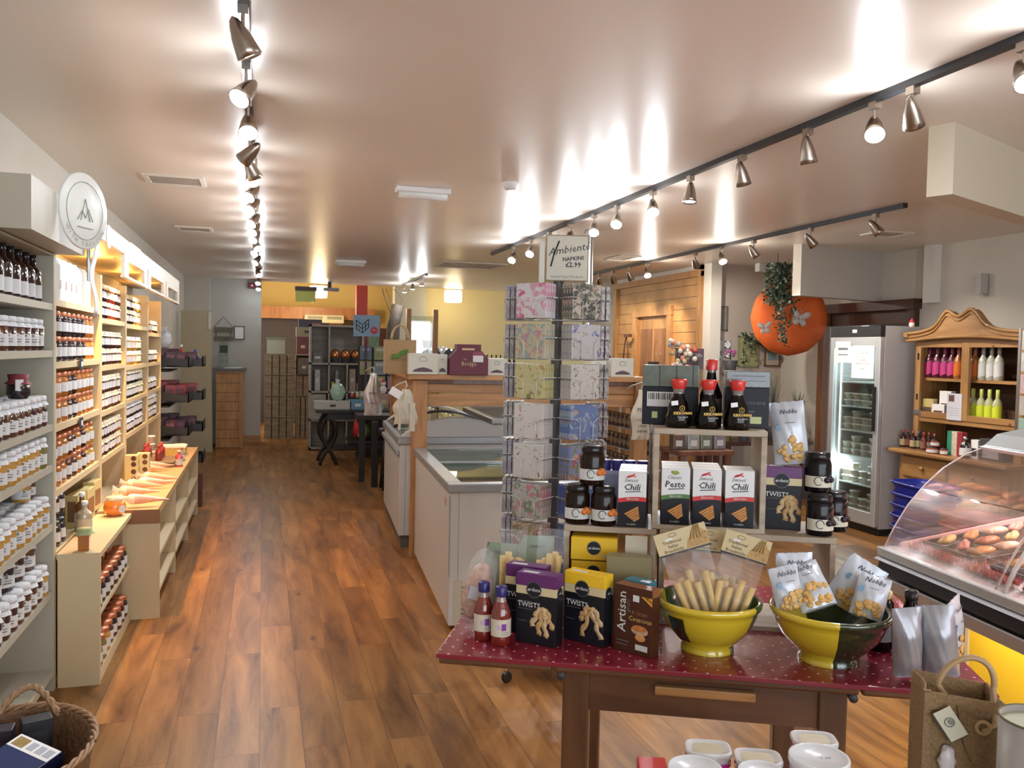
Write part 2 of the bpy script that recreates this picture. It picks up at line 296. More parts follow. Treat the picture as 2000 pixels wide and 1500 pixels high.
# ---------------------------------------------------------------- ceiling fittings
railm=mat('track_black',(.03,.035,.045),.4)
def track(n,x,y0,y1,label):
    t=thing('lighting_track',label,'track light rail',(x,y0,Hc)); MB().box(-.018,0,-.03,.018,y1-y0,0,railm).build('rail',t); MB().box(-.02,-.05,-.032,.02,0,0,railm).box(-.02,y1-y0,-.032,.02,y1-y0+.05,0,railm).build('end_cap',t)
track(0,-.07,.4,14.6,'long black lighting track running above the left aisle')
track(1,2.44,.9,9.2,'black lighting track running from top right corner over the freezers')
track(2,4.33,5.1,12.2,'shorter black lighting track nearest the pine wall')
nick=mat('satin_nickel',(.42,.37,.32),.28,1)
hot=mat('lamp_face_lit',(1,1,1),.4,emit=(.85,.92,1),es=60); cool=mat('lamp_face_soft',(1,1,1),.4,emit=(.85,.92,1),es=25)
def lamp_proto(bright):
    t=thing('spot_lamp','','spotlight'); MB().box(-.016,-.022,-.06,.016,.022,-.03,nick).build('adapter',t); MB().cyl(0,0,-.11,-.06,.006,nick,8).build('stem',t)
    h=MB().lathe([(.002,.075),(.014,.065),(.022,.045),(.032,.01),(.038,-.03),(.042,-.055),(.038,-.055),(.036,-.045)],nick,20,cap=False).build('lamp_head',t); h.location=(0,0,-.135)
    g=MB().lathe([(0.001,-.046),(.036,-.046)],hot if bright else cool,20,cap=False).build('lens',h)
    return t
LP={True:lamp_proto(True),False:lamp_proto(False)}
def lamp(x,px,py,aim,lit,label,e,col=(.93,.96,1),deg=75):
    y=onz(px,py,2.57).y if x<0 else onx(px,py,x).y
    y=min(max(y,1.15),14.5)
    t=dup(LP[lit],(x,y,Hc),0,label,'spotlights on the tracks'); t.name='spot_lamp'
    if lit: aim=(aim[0],y-1.1,1.1)
    h=[c for c in t.children if c.name.startswith('lamp_head')][0]
    d=(Vector(aim)-Vector((x,y,Hc-.135))).normalized(); h.rotation_euler=(-d).to_track_quat('Z','Y').to_euler()
    if e:
        s=spot('lamp_light',tuple(Vector((x,y,Hc-.135))+d*.06),aim,e*(.95 if x<0 else 2.6 if x>3 else 1.6),col,deg,.7,.03)
        if lit: point('lamp_spill',tuple(Vector((x,y,Hc-.135))+d*.075),8.5 if x>3 else 5.0 if x>0 else 1.9,col,.035)
    return t
WL=(-1.0,0,1.5)
k=0
for (px,py,ax,ay,az,lit,e) in [(470,75,.9,3.2,.6,False,14),(473,175,-1.0,3.9,1.6,True,30),(500,243,-.05,3.4,1.3,True,10),(485,297,-1.0,5.2,1.7,False,18),(490,328,.9,6.0,.6,False,8),(506,342,.2,3.0,1.6,True,6),(488,374,-1.0,6.4,1.6,True,22),(492,400,-1.05,7.2,1.7,True,20),(490,428,-1.05,8.0,1.7,True,20),(497,445,-.9,9.0,1.2,True,10),(491,460,-.9,10,1.3,True,8),(513,478,.5,8.0,1.2,True,6),(498,488,-.9,11.2,.9,True,6),(500,507,-1,12.4,1.3,True,5),(514,517,.9,12,.5,False,5),(512,532,.4,12.6,1.3,True,4),(506,548,-.4,14.7,1.4,True,4),(508,563,-.4,14.7,1.7,True,3)]:
    lamp(-.07,px,py,(ax,ay,az),lit,'%s spotlight from the photographer on the long left aisle track'%ORD[k],e); k+=1
k=0
for (px,py,ax,ay,az,lit,e) in [(2000,130,1.9,1.4,1.4,True,10),(1782,205,3.6,3.6,.8,False,18),(1708,238,1.7,2.1,1.4,True,14),(1577,285,3.2,3.9,0,False,10),(1449,330,3.4,4.6,.2,False,10),(1348,370,2.2,4.4,.3,False,10),(1275,402,2.0,4.2,.9,True,12),(1205,425,1.8,5.0,.8,True,12),(1160,438,2.0,5.8,.8,True,8),(1113,460,1.8,6.4,1.2,True,8),(1073,465,3.3,7.9,.8,False,8),(1037,487,1.6,6.6,1.4,True,8),(1002,498,1.6,7,1.3,True,6)]:
    lamp(2.44,px,py,(ax,ay,az),lit,'%s spotlight from the right on the middle track over the freezers'%ORD[k],e); k+=1
k=0
for (px,py,ax,ay,az,lit,e) in [(1710,437,5.2,4.9,1.3,False,16),(1583,462,5.6,6.2,1.3,False,16),(1472,485,5.4,7.0,1.2,False,10),(1410,500,4.2,5,1.0,True,10),(1358,508,5.4,9.2,1.6,False,12),(1264,525,4.1,6.8,1.0,True,8),(1230,530,5.1,10.2,1.5,False,14),(1197,536,5.1,11.1,1.5,False,14),(1170,545,5.1,12,1.4,False,8)]:
    lamp(4.33,px,py,(ax,ay,az),lit,'%s spotlight from the right on the short track by the pine wall'%ORD[k],e,(1,.9,.78)); k+=1
for r in LP.values():
    for c in list(r.children_recursive)+[r]: bpy.data.objects.remove(c,do_unlink=True)
# little far track over the cafe edge
t=thing('lighting_track','short black lighting track angled near the far ceiling edge','track light rail',(2.25,12.2,Hc)); MB().box(-.018,0,-.03,.018,2.2,0,railm).build('rail',t)
lf=MB(); 
for y in(.4,1.2,2.0): lf.lathe([(.012,-.06),(.03,-.1),(.036,-.15)],nick,12,cy=y); lf.lathe([(.001,-.152),(.035,-.152)],hot,12,cy=y,cap=False)
lf.build('lamp_head',t)
for y in(.4,2.0): point('lamp_spill',(2.25,12.2+y,Hc-.22),4.5,(.95,.97,1),.05)
def emerg(px0,px1,py,label,y=None):
    p=onz((px0+px1)/2,py,Hc-.06); w=.37; t=thing('emergency_light',label,'emergency light',(p.x,p.y,Hc))
    MB().box(-w/2,-.05,-.035,w/2,.05,0,whitep).build('housing',t,bev=.006); MB().lathe([(.001,0),(.03,.0),(.03,w-.04),(.001,w-.04)],mat('diffuser_clear',(.75,.77,.76),.15,coat=.5),12,T=Tm((-w/2+.02,0,-.045),0,90,0)).build('diffuser',t)
emerg(775,877,385,'white emergency light hanging from the ceiling above the freezers'); emerg(655,716,518,'small white emergency light on far part of ceiling'); 
p=ony(1540,497,8.9); t=thing('emergency_light','white emergency light box on the ceiling above the hanging ivy','emergency light',(5.75,8.9,Hc)); MB().box(-.18,-.05,-.1,.18,.05,0,whitep).build('housing',t,bev=.01)
p=onz(997,357,Hc); t=thing('smoke_detector','round white smoke detector on the ceiling','smoke detector',(p.x,p.y,Hc)); MB().lathe([(.055,0),(.055,-.015),(.045,-.03),(.035,-.045),(.001,-.048)],whitep,24).build('housing',t); MB().lathe([(.046,-.02),(.04,-.036)],darkgrey,12,sm=False,cap=False).build('grille',t)
def vent(pts,label,n=5):
    P=[onz(a,b_,Hc) for a,b_ in pts]; cx=(P[0].x+P[1].x)/2; cy=(P[0].y+P[1].y)/2; w=abs(P[1].x-P[0].x); l=w*.9 if w>.3 else .5
    t=thing('ceiling_vent',label,'vent',(cx,cy,Hc)); b=MB(); w/=2;l=l/2
    b.box(-w,-l,-.012,w,-l+.03,0,white); b.box(-w,l-.03,-.012,w,l,0,white); b.box(-w,-l+.03,-.012,-w+.03,l-.03,0,white); b.box(w-.03,-l+.03,-.012,w,l-.03,0,white); b.build('frame',t)
    for i in range(n): y=-l+.03+(2*l-.06)*(i+.5)/n; MB().box(-w+.03,y-.012,-.008,w-.03,y+.012,-.002,mat('vent_grey',(.38,.34,.3),.5)).build('slat',t)
vent([(285,350),(400,352)],'square ceiling vent above the left shelves, nearest one'); vent([(345,446),(415,447)],'square ceiling vent above the left shelves, farther one')
vent([(850,518),(985,518)],'wide ceiling vent beyond the freezers',4); vent([(1690,456),(1775,456)],'ceiling vent right of the short track',4); vent([(1190,503),(1240,503)],'small ceiling vent left of the short track',3)
p=onz(642,553,Hc); t=thing('projector','small dark projector box hung from far ceiling','projector',(p.x,14.6,Hc)); MB().cyl(0,0,-.1,0,.03,black).build('mount',t); MB().box(-.10,-.1,-.15,.15,.1,-.1,mat('projector_grey',(.25,.25,.25),.5)).build('housing',t,bev=.01)
t=thing('dome_camera','black dome fitting on far ceiling before yellow wall','camera',(4.1,13.6,Hc)); MB().lathe([(.09,0),(.06,-.04)],black,16).build('base',t); MB().ell((0,0,-.06),.05,.05,.05,black).build('dome',t)
t=thing('alarm_box','small red alarm box below the ceiling on far wall','alarm',(-.18,14.76,2.6)); MB().box(-.06,-.04,-.05,.06,.04,.05,mat('alarm_red',(.12,.02,.05),.4)).build('case',t,bev=.006); MB().ell((0,-.045,0),.012,.006,.012,mat('led_red',(1,.05,.05),.4,emit=(1,.1,.1),es=3)).build('indicator',t)
# warm cafe pendants
for (px,py,Y,lb) in ((622,570,16.6,'glowing white drum pendant beside the green hanging sign'),(885,579,15.7,'glowing white drum pendant in front of pale yellow wall')):
    p=ony(px,py,Y); t=thing('pendant_lamp',lb,'pendant lamp',(p.x,p.y,p.z)); em=mat('pendant_glow',(1,.9,.7),.5,emit=(1,.85,.55),es=5)
    MB().lathe([(.15,-.11),(.16,-.1),(.165,0),(.16,.1),(.15,.11)],em,24).build('lamp_shade',t); MB().cyl(0,0,.11,3.3-p.z,.004,black,6).build('cord',t)
    point('pendant_light',(p.x,p.y-.05,p.z-.25),32 if px<700 else 3.2,(1,.75,.42),.12)
# steel pillars
t=thing('steel_pole','thick galvanised steel pole rising behind napkin stand','pole',(2.80,7.2,0)); MB().cyl(0,0,0,Hc,.032,steel).build('pole',t); MB().cyl(0,0,Hc-.02,Hc,.06,steel).build('collar',t)
# ================================================================ left wall shelving
def unit(name,label,y0,y1,shelves,m,x0=-1.2,x1=-.91,top=2.0,back=True,ends=(1,1),th=.025,base=True):
    t=thing(name,label,'shelving',(x0,y0,0)); L=y1-y0; D=x1-x0
    for k in range(2):
        if ends[k]:
            yy=0 if k==0 else L-th
            MB().box(0,yy,0,D,yy+th,top,m).build('side_panel',t)
    if back: MB().box(0,0,0,.012,L,top,m).build('back_panel',t)
    for z in shelves: MB().box(.012,th if ends[0] else 0,z-.03,D-.003,L-(th if ends[1] else 0),z,m).build('shelf',t)
    return t
GS=[.10,.47,.775,1.045,1.23,1.565,1.775]
u=unit('shelf_unit','nearest grey-green shelving unit full of white cloth-topped jars',3.3,4.325,GS,greige)
MB().box(0,0,1.99,.289,1.02,2.0,greige).build('top_panel',u)
crm=cream
unit('shelf_unit','tall cream shelving bay of copper-lidded jars with white paper packs on top',4.325,5.49,[.625,.914,1.217,1.51,1.80],crm)
unit('shelf_unit','cream shelving bay under bright yellow-lit canopy, third from photographer',5.49,6.44,[.625,.915,1.195,1.467,1.751],crm)
unit('shelf_unit','cream shelving bay with amber jars on its top shelf, fourth from photographer',6.44,7.62,[.64,.964,1.208,1.447,1.742],crm)
unit('shelf_unit','farthest cream shelving bay beside the red bin rack',7.62,8.56,[.64,.965,1.21,1.447,1.70],crm)
# canopies
t=thing('canopy_box','grey-green canopy box with round sign over nearest unit','canopy',(-1.2,3.44,2.0)); MB().box(0,0,.005,.40,.95,.20,greige).build('canopy_panel',t)
t['label']='grey-green boxed canopy projecting over the nearest jar unit'
sg=thing('round_sign','round white shop crest sign standing on front of near canopy','sign',(-.728,3.985,2.155),-24)
TS=Tm((0,0,0),90,0,90)
MB().lathe([(.001,.004),(.155,.004),(.16,0),(.16,-.006)],mat('sign_white',(.78,.80,.76),.4),36,T=TS,cap=False).build('sign_board',sg)
b=MB(); g=mat('crest_grey',(.35,.4,.36),.5)
b.tube([(.12*math.cos(a)*1,.12*math.sin(a),.006) for a in [i*PI/18 for i in range(36)]],.0015,g,4,True,T=TS)
for i,ch in enumerate('WITH PASSION'): a=R(215+i*10); b.text(ch,.03,g,TS@Tm((.138*math.cos(a),.138*math.sin(a),.007),0,0,math.degrees(a)+90))
b.tube([(-.03,-.04,.007),(0,.05,.007),(.03,-.04,.007)],.002,g,4,T=TS); b.tube([(-.05,-.04,.007),(-.02,.0,.007),(0,-.03,.007),(.02,.01,.007),(.05,-.04,.007)],.002,g,4,T=TS); b.tube([(-.05,-.07,.007),(.05,-.07,.007)],.002,g,4,T=TS)
b.build('crest_print',sg)
t=thing('leaflet','dark hanging leaflet strip clipped at the end of the near canopy','leaflet',(-.79,4.42,2.19)); MB().box(0,-.03,-.30,.004,.035,-.05,mat('leaflet_dark',(.10,.12,.15),.4,noise=.7,scale=25)).build('card',t); MB().box(0,-.02,-.05,.006,.03,0,paper).build('clip',t)
t=thing('leaflet','white crumpled paper roll hanging beside the dark leaflet','leaflet',(-.78,4.52,2.15)); MB().grid(lambda u,v:(.012*math.sin(v*9),-.045+u*.1-.02*v,-v*.42),6,14,mat('leaflet_white',(.7,.7,.76),.5,noise=.15,scale=14)).build('sheet',t,solid=.002)
t=thing('canopy','cream canopy with white window valances above the yellow-lit bays','canopy',(-1.2,4.4,2.14))
MB().box(0,0,0,.38,4.67,.035,crm).box(.38,0,-.0,.40,4.67,.09,white).build('canopy_panel',t)
for k,(a,c) in enumerate(((1.2,2.25),(2.3,3.45),(3.5,4.67))):
    b=MB(); b.box(.38,a,-.125,.40,a+.16,-.03,white); b.box(.38,c-.16,-.125,.40,c,-.03,white); b.box(.38,a,-.03,.40,c,-.0005,white); b.box(.375,a,-.14,.405,c,-.125,white); b.build('valance',t)
for y in(.6,1.5,2.7,3.8): MB().lathe([(.045,0),(.03,-.004)],steel,16,cx=.33,cy=y).build('downlight',t)
for y,e in((5.25,26),(6.0,30),(7.0,30),(8.1,24)): spot('canopy_downlight',(-.86,y,2.125),(-.62,y,0),e*1.9,(1,.50,.13),80,.45,.02)
for y,e in((5.85,2.4),(7.0,1.8),(8.1,1.2)): point('canopy_glow',(-1.0,y,2.08),e*.75,(1,.55,.14),.05)
t=thing('badge','small blue and white round badge on the canopy front','badge',(-.797,5.02,2.17)); MB().lathe([(.001,.003),(.05,.003),(.055,0)],mat('badge_blue',(.15,.22,.38),.3,noise=.5,scale=40),24,T=TS).build('disc',t); MB().lathe([(.055,0),(.06,.005),(.063,0)],paper,24,T=TS,cap=False).build('ring',t)

t=thing('storage_box','grey box on top of the second canopy beside the sign','box',(-1.15,4.44,2.177)); MB().box(0,0,0,.2,.16,.12,greige).build('carton',t); MB().box(-.002,.06,.12,.202,.1,.122,white).build('tape',t)
t=thing('storage_box','white box lying on the far end of the long canopy','box',(-1.1,6.2,2.177)); MB().box(0,0,0,.25,.5,.1,paper).build('carton',t); MB().box(.05,.5,.02,.2,.502,.08,cream).build('flap',t)
# ---------------------------------------------------------------- jars
def jelly(name,c,r=.12): return mat(name,c,r,coat=.7)
dred=jelly('preserve_dark_red',(.045,.008,.008)); brown=jelly('preserve_brown',(.09,.03,.012)); amber=jelly('preserve_amber',(.50,.27,.05)); plum=jelly('preserve_plum',(.015,.008,.014)); marm=jelly('preserve_orange',(.42,.14,.02)); green=jelly('preserve_green',(.18,.16,.04)); redp=jelly('preserve_red',(.3,.03,.015))
cloth=mat('lid_cloth_white',(.72,.74,.76),.8,bump=.6,scale=90); cloth2=mat('lid_cloth_cream',(.68,.62,.45),.8,bump=.6,scale=90); cop=mat('lid_copper',(.55,.20,.10),.35,.6); goldl=mat('lid_pale_gold',(.55,.5,.28),.4,.3); blk=mat('lid_black',(.015,.015,.017),.25); lab=mat('label_white',(.66,.67,.67),.6); labtxt=mat('label_print',(.16,.16,.18),.6)
def jar_cloth(con,cname,h=.135,r=.04,lidm=None):
    t=thing('preserve_jar','','jar'); lidm=lidm or cloth
    MB().lathe([(r*.9,0),(r,.006),(r,h*.7),(r*.8,h*.78)],con,12).build('jar_body',t)
    b=MB(); b.lathe([(r*1.015,h*.14),(r*1.015,h*.48)],lab,12,cap=False); b.ell((r*.75,0,h*.48),r*.29,r*.35,h*.09,lab,8,4); b.box(r*1.01,-r*.35,h*.25,r*1.045,r*.3,h*.28,labtxt); b.box(r*1.01,-r*.25,h*.33,r*1.045,r*.35,h*.35,labtxt); b.lathe([(.001,.0),(r*.14,0)],labtxt,8,T=Tm((r*1.045,-r*.1,h*.45),0,90,0),cap=False); b.build('label',t)
    b=MB(); b.lathe([(r*1.12,h*.70),(r*.98,h*.78),(r*.86,h*.84),(r*.93,h*.86),(r*.93,h*.98),(r*.8,h),(.001,h)],lidm,16,wob=lambda a,j:(.07*math.cos(a*8) if j==0 else (.03*math.cos(a*8) if j==1 else 0)),cap=False)
    b.build('cloth_lid',t); b=MB(); b.tube([(r*.9*math.cos(a),r*.9*math.sin(a),h*.845) for a in [i*PI/5 for i in range(10)]],.0018,mat('lid_band',(.3,.3,.33),.5),4,True).build('elastic_band',t)
    t['cn']=cname; return t
def jar_copper(con,cname,h=.12,r=.043,lm=None):
    t=thing('preserve_jar','','jar')
    MB().lathe([(r*.85,0),(r,.008),(r,h*.62),(r*.97,h*.7),(r*.78,h*.82)],con,12).build('jar_body',t)
    MB().lathe([(r*1.02,h*.2),(r*1.03,h*.4),(r*1.02,h*.58)],lab,10,a0=-.72,a1=.72,cap=False).build('label',t)
    MB().lathe([(r*.85,h*.81),(r*.87,h*.84),(r*.87,h*.96),(r*.8,h),(.001,h)],lm or cop,12,cap=False).build('lid',t); t['cn']=cname; return t
def jar_small(con,cname,lm,h=.105,r=.035):
    t=thing('preserve_jar','','jar'); b=MB()
    b.lathe([(r*.85,0),(r,.006),(r*.92,h*.35),(r*.92,h*.5),(r,h*.65),(r*.75,h*.76)],con,10).build('jar_body',t)
    MB().lathe([(r*1.02,h*.22),(r*1.0,h*.42),(r*1.0,h*.6)],lab,8,a0=-.5,a1=.5,cap=False).build('label',t)
    MB().lathe([(r*1.1,h*.72),(r*.85,h*.82),(r*.9,h*.96),(r*.75,h),(.001,h)],lm,12,wob=lambda a,j:.08*math.cos(a*6) if j==0 else 0,cap=False).build('cloth_lid',t); t['cn']=cname; return t
PR={}
def P(kind,key):
    k=(kind,key)
    if k not in PR:
        con,cn={'dred':(dred,'dark red'),'brown':(brown,'brown'),'amber':(amber,'amber'),'plum':(plum,'near-black'),'marm':(marm,'orange'),'green':(green,'olive green'),'red':(redp,'red')}[key]
        PR[k]=jar_cloth(con,cn,.102,.038) if kind=='short' else jar_cloth(con,cn) if kind=='cloth' else jar_cloth(con,cn,.136,.050) if kind=='big' else jar_copper(con,cn) if kind=='copper' else jar_copper(con,cn,.115,.04,goldl) if kind=='goldlid' else jar_copper(con,cn,.12,.045,blk) if kind=='black' else jar_small(con,cn,cloth2) if kind=='small' else jar_small(con,cn,cloth)
    return PR[k]
DESC={'short':'short white cloth-topped jar','cloth':'white cloth-topped jar','big':'large cloth-topped jar','copper':'copper-lidded jar','goldlid':'gold-lidded jar','black':'black-lidded jar','small':'cream-topped small jar','smallw':'white-topped small jar'}
def row(kind,keys,x,y0,pitch,n,z,where,group,rz=0,skip=()):
    for i in range(n):
        if i in skip: continue
        k=keys[i*len(keys)//n] if len(keys)<=n else keys[i]
        pr=P(kind,k); cn=pr['cn'] if 'cn' in pr else ''
        put(pr,(x+random.uniform(-.004,.004),y0+i*pitch+random.uniform(-.004,.004),z),rz+random.uniform(-8,8),'%s %s, %s from the near end, %s'%(cn,DESC[kind],ORD[i],where),group)
# nearest grey unit; jars face the aisle (+x); rz turns labels towards the camera
AIM=-50
g='cloth-topped jars on the nearest grey unit'
row('cloth',['dred','dred','brown','dred','brown','dred','dred','plum'],-.96,3.42,.108,8,1.565,'front row, eye-level shelf, grey unit',g,AIM)
row('cloth',['dred'],-1.06,3.42,.108,8,1.565,'back row, eye-level shelf, grey unit',g,AIM)
row('cloth',['amber','plum','brown','brown','brown','brown','dred','brown','dred'],-.955,3.44,.094,9,1.23,'front row, shelf under eye level',g,AIM)
row('cloth',['brown','dred'],-1.05,3.44,.094,9,1.23,'middle row, shelf under eye level',g,AIM)
row('cloth',['dred'],-1.145,3.44,.094,9,1.23,'back row, shelf under eye level',g,AIM)
row('cloth',['amber','amber','amber','amber','amber','amber','amber','green'],-.955,3.50,.098,8,1.045,'front row, fourth shelf down',g,AIM)
row('cloth',['amber'],-1.05,3.50,.098,8,1.045,'middle row, fourth shelf down',g,AIM,skip=(0,1))
row('cloth',['amber'],-.955,3.42,.1,9,.775,'front row, fifth shelf down',g,AIM)
row('cloth',['amber'],-1.05,3.42,.1,9,.775,'middle row, fifth shelf down',g,AIM)
row('cloth',['plum'],-1.145,3.42,.1,9,.775,'back row, fifth shelf down',g,AIM)
row('short',['amber','brown'],-1.0,4.12,.1,2,.911,'stacked on top, fifth shelf down',g,AIM)
row('cloth',['plum','dred','dred','brown','brown','brown','dred','amber'],-.955,3.52,.098,8,.47,'front row, lowest filled shelf',g,AIM)
row('cloth',['dred','plum'],-1.055,3.52,.098,8,.47,'back row, lowest filled shelf',g,AIM)
row('big',['dred','plum','dred','brown'],-1.0,3.64,.17,4,.605,'stacked row, lowest shelf',g,AIM)
# bottles on the top shelf
def bottle(name,con,labm,capm,h=.25,r=.035,neck=.35,collar=None,cat='bottle',labz=(.12,.48)):
    t=thing(name,'',cat)
    MB().lathe([(r*.9,0),(r,.006),(r,h*.58),(r*.9,h*.66),(r*.36,h*.76),(r*.33,h*.93)],con,16).build('bottle_body',t)
    MB().lathe([(r*1.02,h*labz[0]),(r*1.02,h*labz[1])],labm,16,cap=False).build('label',t)
    MB().lathe([(r*.38,h*.88),(r*.4,h*.9),(r*.4,h),(.001,h)],capm,12,cap=False).build('cap',t); return t
dkb=mat('bottle_dark_red',(.02,.006,.007),.08,coat=1); pb=bottle('cordial_bottle',dkb,lab,blk,.205,.037,labz=(.08,.36))
for i in range(7): put(pb,(-.97,3.5+i*.115,1.775),AIM+i*5,'dark red bottle with white label, %s from the near end, top shelf of grey unit'%ORD[i],'bottles on the top shelf of the grey unit')
# red jar with tag standing on the jars
t=thing('preserve_jar','small dark jar with red cloth lid and tag standing on other jars','jar',(-.97,3.96,1.366)); MB().lathe([(.035,0),(.045,.02),(.045,.05),(.035,.07)],plum,16).build('jar_body',t); MB().lathe([(.048,.06),(.036,.075),(.04,.1),(.001,.102)],mat('cloth_red',(.22,.03,.04),.7),16,wob=lambda a,j:.1*math.cos(7*a) if j==0 else 0,cap=False).build('cloth_lid',t); MB().box(.035,-.04,.035,.04,-.005,.08,lab,T=Tm(rz=-40)).build('tag',t)
# bay two: white packs above, copper lids below
pk=thing('coffee_pack','','pack'); MB().prism([(-.035,0),(.035,0),(.035,.17),(.008,.21),(-.008,.21),(-.035,.17)],-.05,.05,mat('pack_white',(.68,.68,.66),.5),'y').build('paper_pack',pk); MB().box(.0352,-.012,.06,.0358,.012,.10,mat('pack_print',(.35,.25,.2),.5,noise=.5,scale=60)).box(-.03,-.0512,.05,.03,-.0505,.13,lab).build('label',pk)
pg=mat('pack_silver',(.42,.38,.33),.3)
for i in range(8): put(pk,(-.975,4.465+i*.122,1.80),(-20 if i<5 else 8),'white paper pack with folded top, %s from the near end above copper-lidded jars'%ORD[i],'white packs on the top shelf')
g='copper-lidded jars in the second bay'
for z,kk,wh in ((1.51,['green','plum','plum','plum','plum','plum','plum','marm','marm'],'upper shelf of second bay'),(1.217,['marm','marm','marm','brown','plum','marm','marm','marm','marm'],'middle shelf of second bay'),(.914,['brown','marm','marm','brown','brown','marm','dred','amber','amber'],'lower shelf of second bay')):
    for s,st in ((0,'bottom row'),(.121,'stacked row')): row('copper',kk,-.965,4.42,.113,9,z+s,st+', '+wh,g,AIM+8)
g='small jars in the yellow-lit bays'
for z,kk,kd,wh in ((1.751,['plum','plum','red','red','dred','brown'],'small','top shelf, third bay'),(1.467,['plum','dred','dred','brown'],'small','second shelf, third bay'),(1.195,['brown'],'small','third shelf, third bay'),(.915,['dred','dred','brown','marm'],'small','lowest shelf, third bay')):
    for s,st in ((0,'bottom row'),(.103,'stacked row')): row(kd,kk,-.955,5.58,.088,9,z+s,st+', '+wh,g,AIM+10)
for z,kk,kd,n,wh in ((1.742,['plum','plum','plum','amber','amber','amber'],'small',8,'top shelf, fourth bay'),(1.447,['amber','amber','green'],'smallw',8,'second shelf, fourth bay'),(1.208,['plum','plum','plum','green'],'small',9,'third shelf, fourth bay'),(.964,['dred'],'smallw',9,'lowest shelf, fourth bay')):
    for s,st in ((0,'bottom row'),(.103,'stacked row')): row(kd,kk,-.955,6.56,.1,n,z+s,st+', '+wh,g,AIM+12)
for z,kk,kd,n,wh,d in ((1.70,['marm','plum'],'small',6,'top shelf, fifth bay',0),(1.447,['brown'],'smallw',6,'second shelf, fifth bay',0),(1.21,['plum'],'smallw',6,'third shelf, fifth bay',0),(.965,['green','green','brown'],'smallw',6,'lowest shelf, fifth bay',1)):
    for s,st in ((0,'bottom row'),(.103,'stacked row'))[:1+d]: row(kd,kk,-.95,7.72,.11,n,z+s,st+', '+wh,g,AIM+14)
# price holders
for (px,py,lb) in ((157,708,'second bay, upper shelf'),(157,823,'second bay, middle shelf')):
    p=onx(px,py,-.905); t=thing('price_holder','small dark price ticket holder on the shelf edge, '+lb,'price ticket',(p.x,p.y,p.z)); MB().box(0,-.03,-.035,.008,.03,.02,mat('ticket_dark',(.05,.06,.09),.3)).build('holder',t); MB().box(.0085,-.022,-.02,.009,.02,.005,lab).build('card',t)
# ---------------------------------------------------------------- low counters
t=thing('low_counter','low cream counter unit with copper-lidded jars inside, nearer part','counter',(-1.2,4.33,0))
MB().box(.295,0,.6,.48,.99,.625,cream).build('worktop',t); MB().box(.30,0,0,.48,.02,.6,cream).build('side_panel',t)
for z in(.06,.34): MB().box(.31,.02,z-.022,.475,.985,z,cream).build('shelf',t)
MB().box(.295,.02,0,.31,.985,.6,cream).build('back_panel',t); MB().box(.46,.02,0,.475,.985,.038,cream).build('plinth',t)
g='copper-lidded jars inside the low counter'
for z,wh in ((.34,'upper shelf of low counter'),(.06,'lower shelf of low counter')):
    kk=['plum','plum','plum','plum','dred','plum','plum','plum'] if z>.2 else ['green','amber','brown','plum','dred','dred','plum']
    row('copper',kk,-.768,4.42,.112,8,z,'front row, '+wh,g,AIM); row('copper',['dred'],-.846,4.47,.112,7,z,'second row, '+wh,g,AIM)
orw=mat('counter_orange_top',(.55,.36,.17),.4,noise=.12,scale=6)
t=thing('low_counter','long low cream counter with orange worktop, farther part','counter',(-1.2,5.325,0)); L=3.25
MB().box(.295,0,.60,.62,L,.64,orw).box(.44,-.004,.56,.632,-.002,.642,mat('counter_edge_brown',(.26,.12,.05),.4)).build('worktop',t)
MB().box(.43,0,0,.63,.025,.56,cream).build('side_panel',t)
for y in(1.05,2.1,3.2): MB().box(.30,y,0,.62,y+.03,.6,cream).build('divider',t)
for z in(.15,.36): MB().box(.3,.025,z-.022,.62,L-.02,z,cream).build('shelf',t)
MB().box(.29,.025,0.05,.3,L-.02,.6,cream).build('back_panel',t)
# things on the counters
g='dark jars on the near counter end'
for i,(x,y,z) in enumerate(((-.97,4.41,.625),(-.97,4.52,.625),(-.97,4.63,.625),(-1.0,4.42,.746),(-1.0,4.53,.746),(-1.0,4.64,.746),(-1.0,4.76,.625),(-1.0,4.76,.746))):
    put(P('black','plum'),(x,y,z),AIM,'near-black jar with black lid and slanted label, %s in pile at near counter end'%ORD[i],g)
t=thing('honey_jar','square amber honey jar with pale green cloth lid at counter corner','jar',(-.80,4.40,.625)); MB().lathe([(.03,0),(.034,.008),(.034,.075),(.026,.085)],marm,4,sm=False,T=Tm(rz=45)).build('jar_body',t); MB().lathe([(.046,.078),(.032,.09),(.034,.104),(.001,.106)],mat('cloth_green',(.35,.40,.2),.7),16,wob=lambda a,j:.1*math.cos(7*a) if j==0 else 0,cap=False).build('cloth_lid',t)
p=onz(225,1007,.625); t=thing('honey_jar','glowing round orange jar with pale lid standing on counter','jar',(-.80,5.26,.64-.015)); MB().lathe([(.03,0),(.05,.015),(.062,.045),(.055,.08),(.038,.095)],mat('orange_jar',(.75,.22,.02),.1,coat=1),24).build('jar_body',t); MB().lathe([(.045,.09),(.045,.108),(.001,.112)],cloth2,20,cap=False).build('lid',t); MB().lathe([(.001,.0),(.022,0)],lab,16,T=Tm((.045,-.042,.045),0,90,-45),cap=False).build('label',t)
t=bottle('syrup_bottle',mat('bottle_amber',(.2,.08,.02),.1,coat=1),lab,whitep,.2,.035); tag(t,'tall amber bottle with white cap among jars on near counter','bottle'); t.location=(-.9,4.88,.625)
t=bottle('syrup_bottle',mat('bottle_pale',(.45,.38,.25),.1,coat=1),mat('label_cream',(.6,.5,.35),.6),whitep,.17,.038); tag(t,'pale bottle with cream label beside the tall amber bottle','bottle'); t.location=(-.87,4.78,.625)
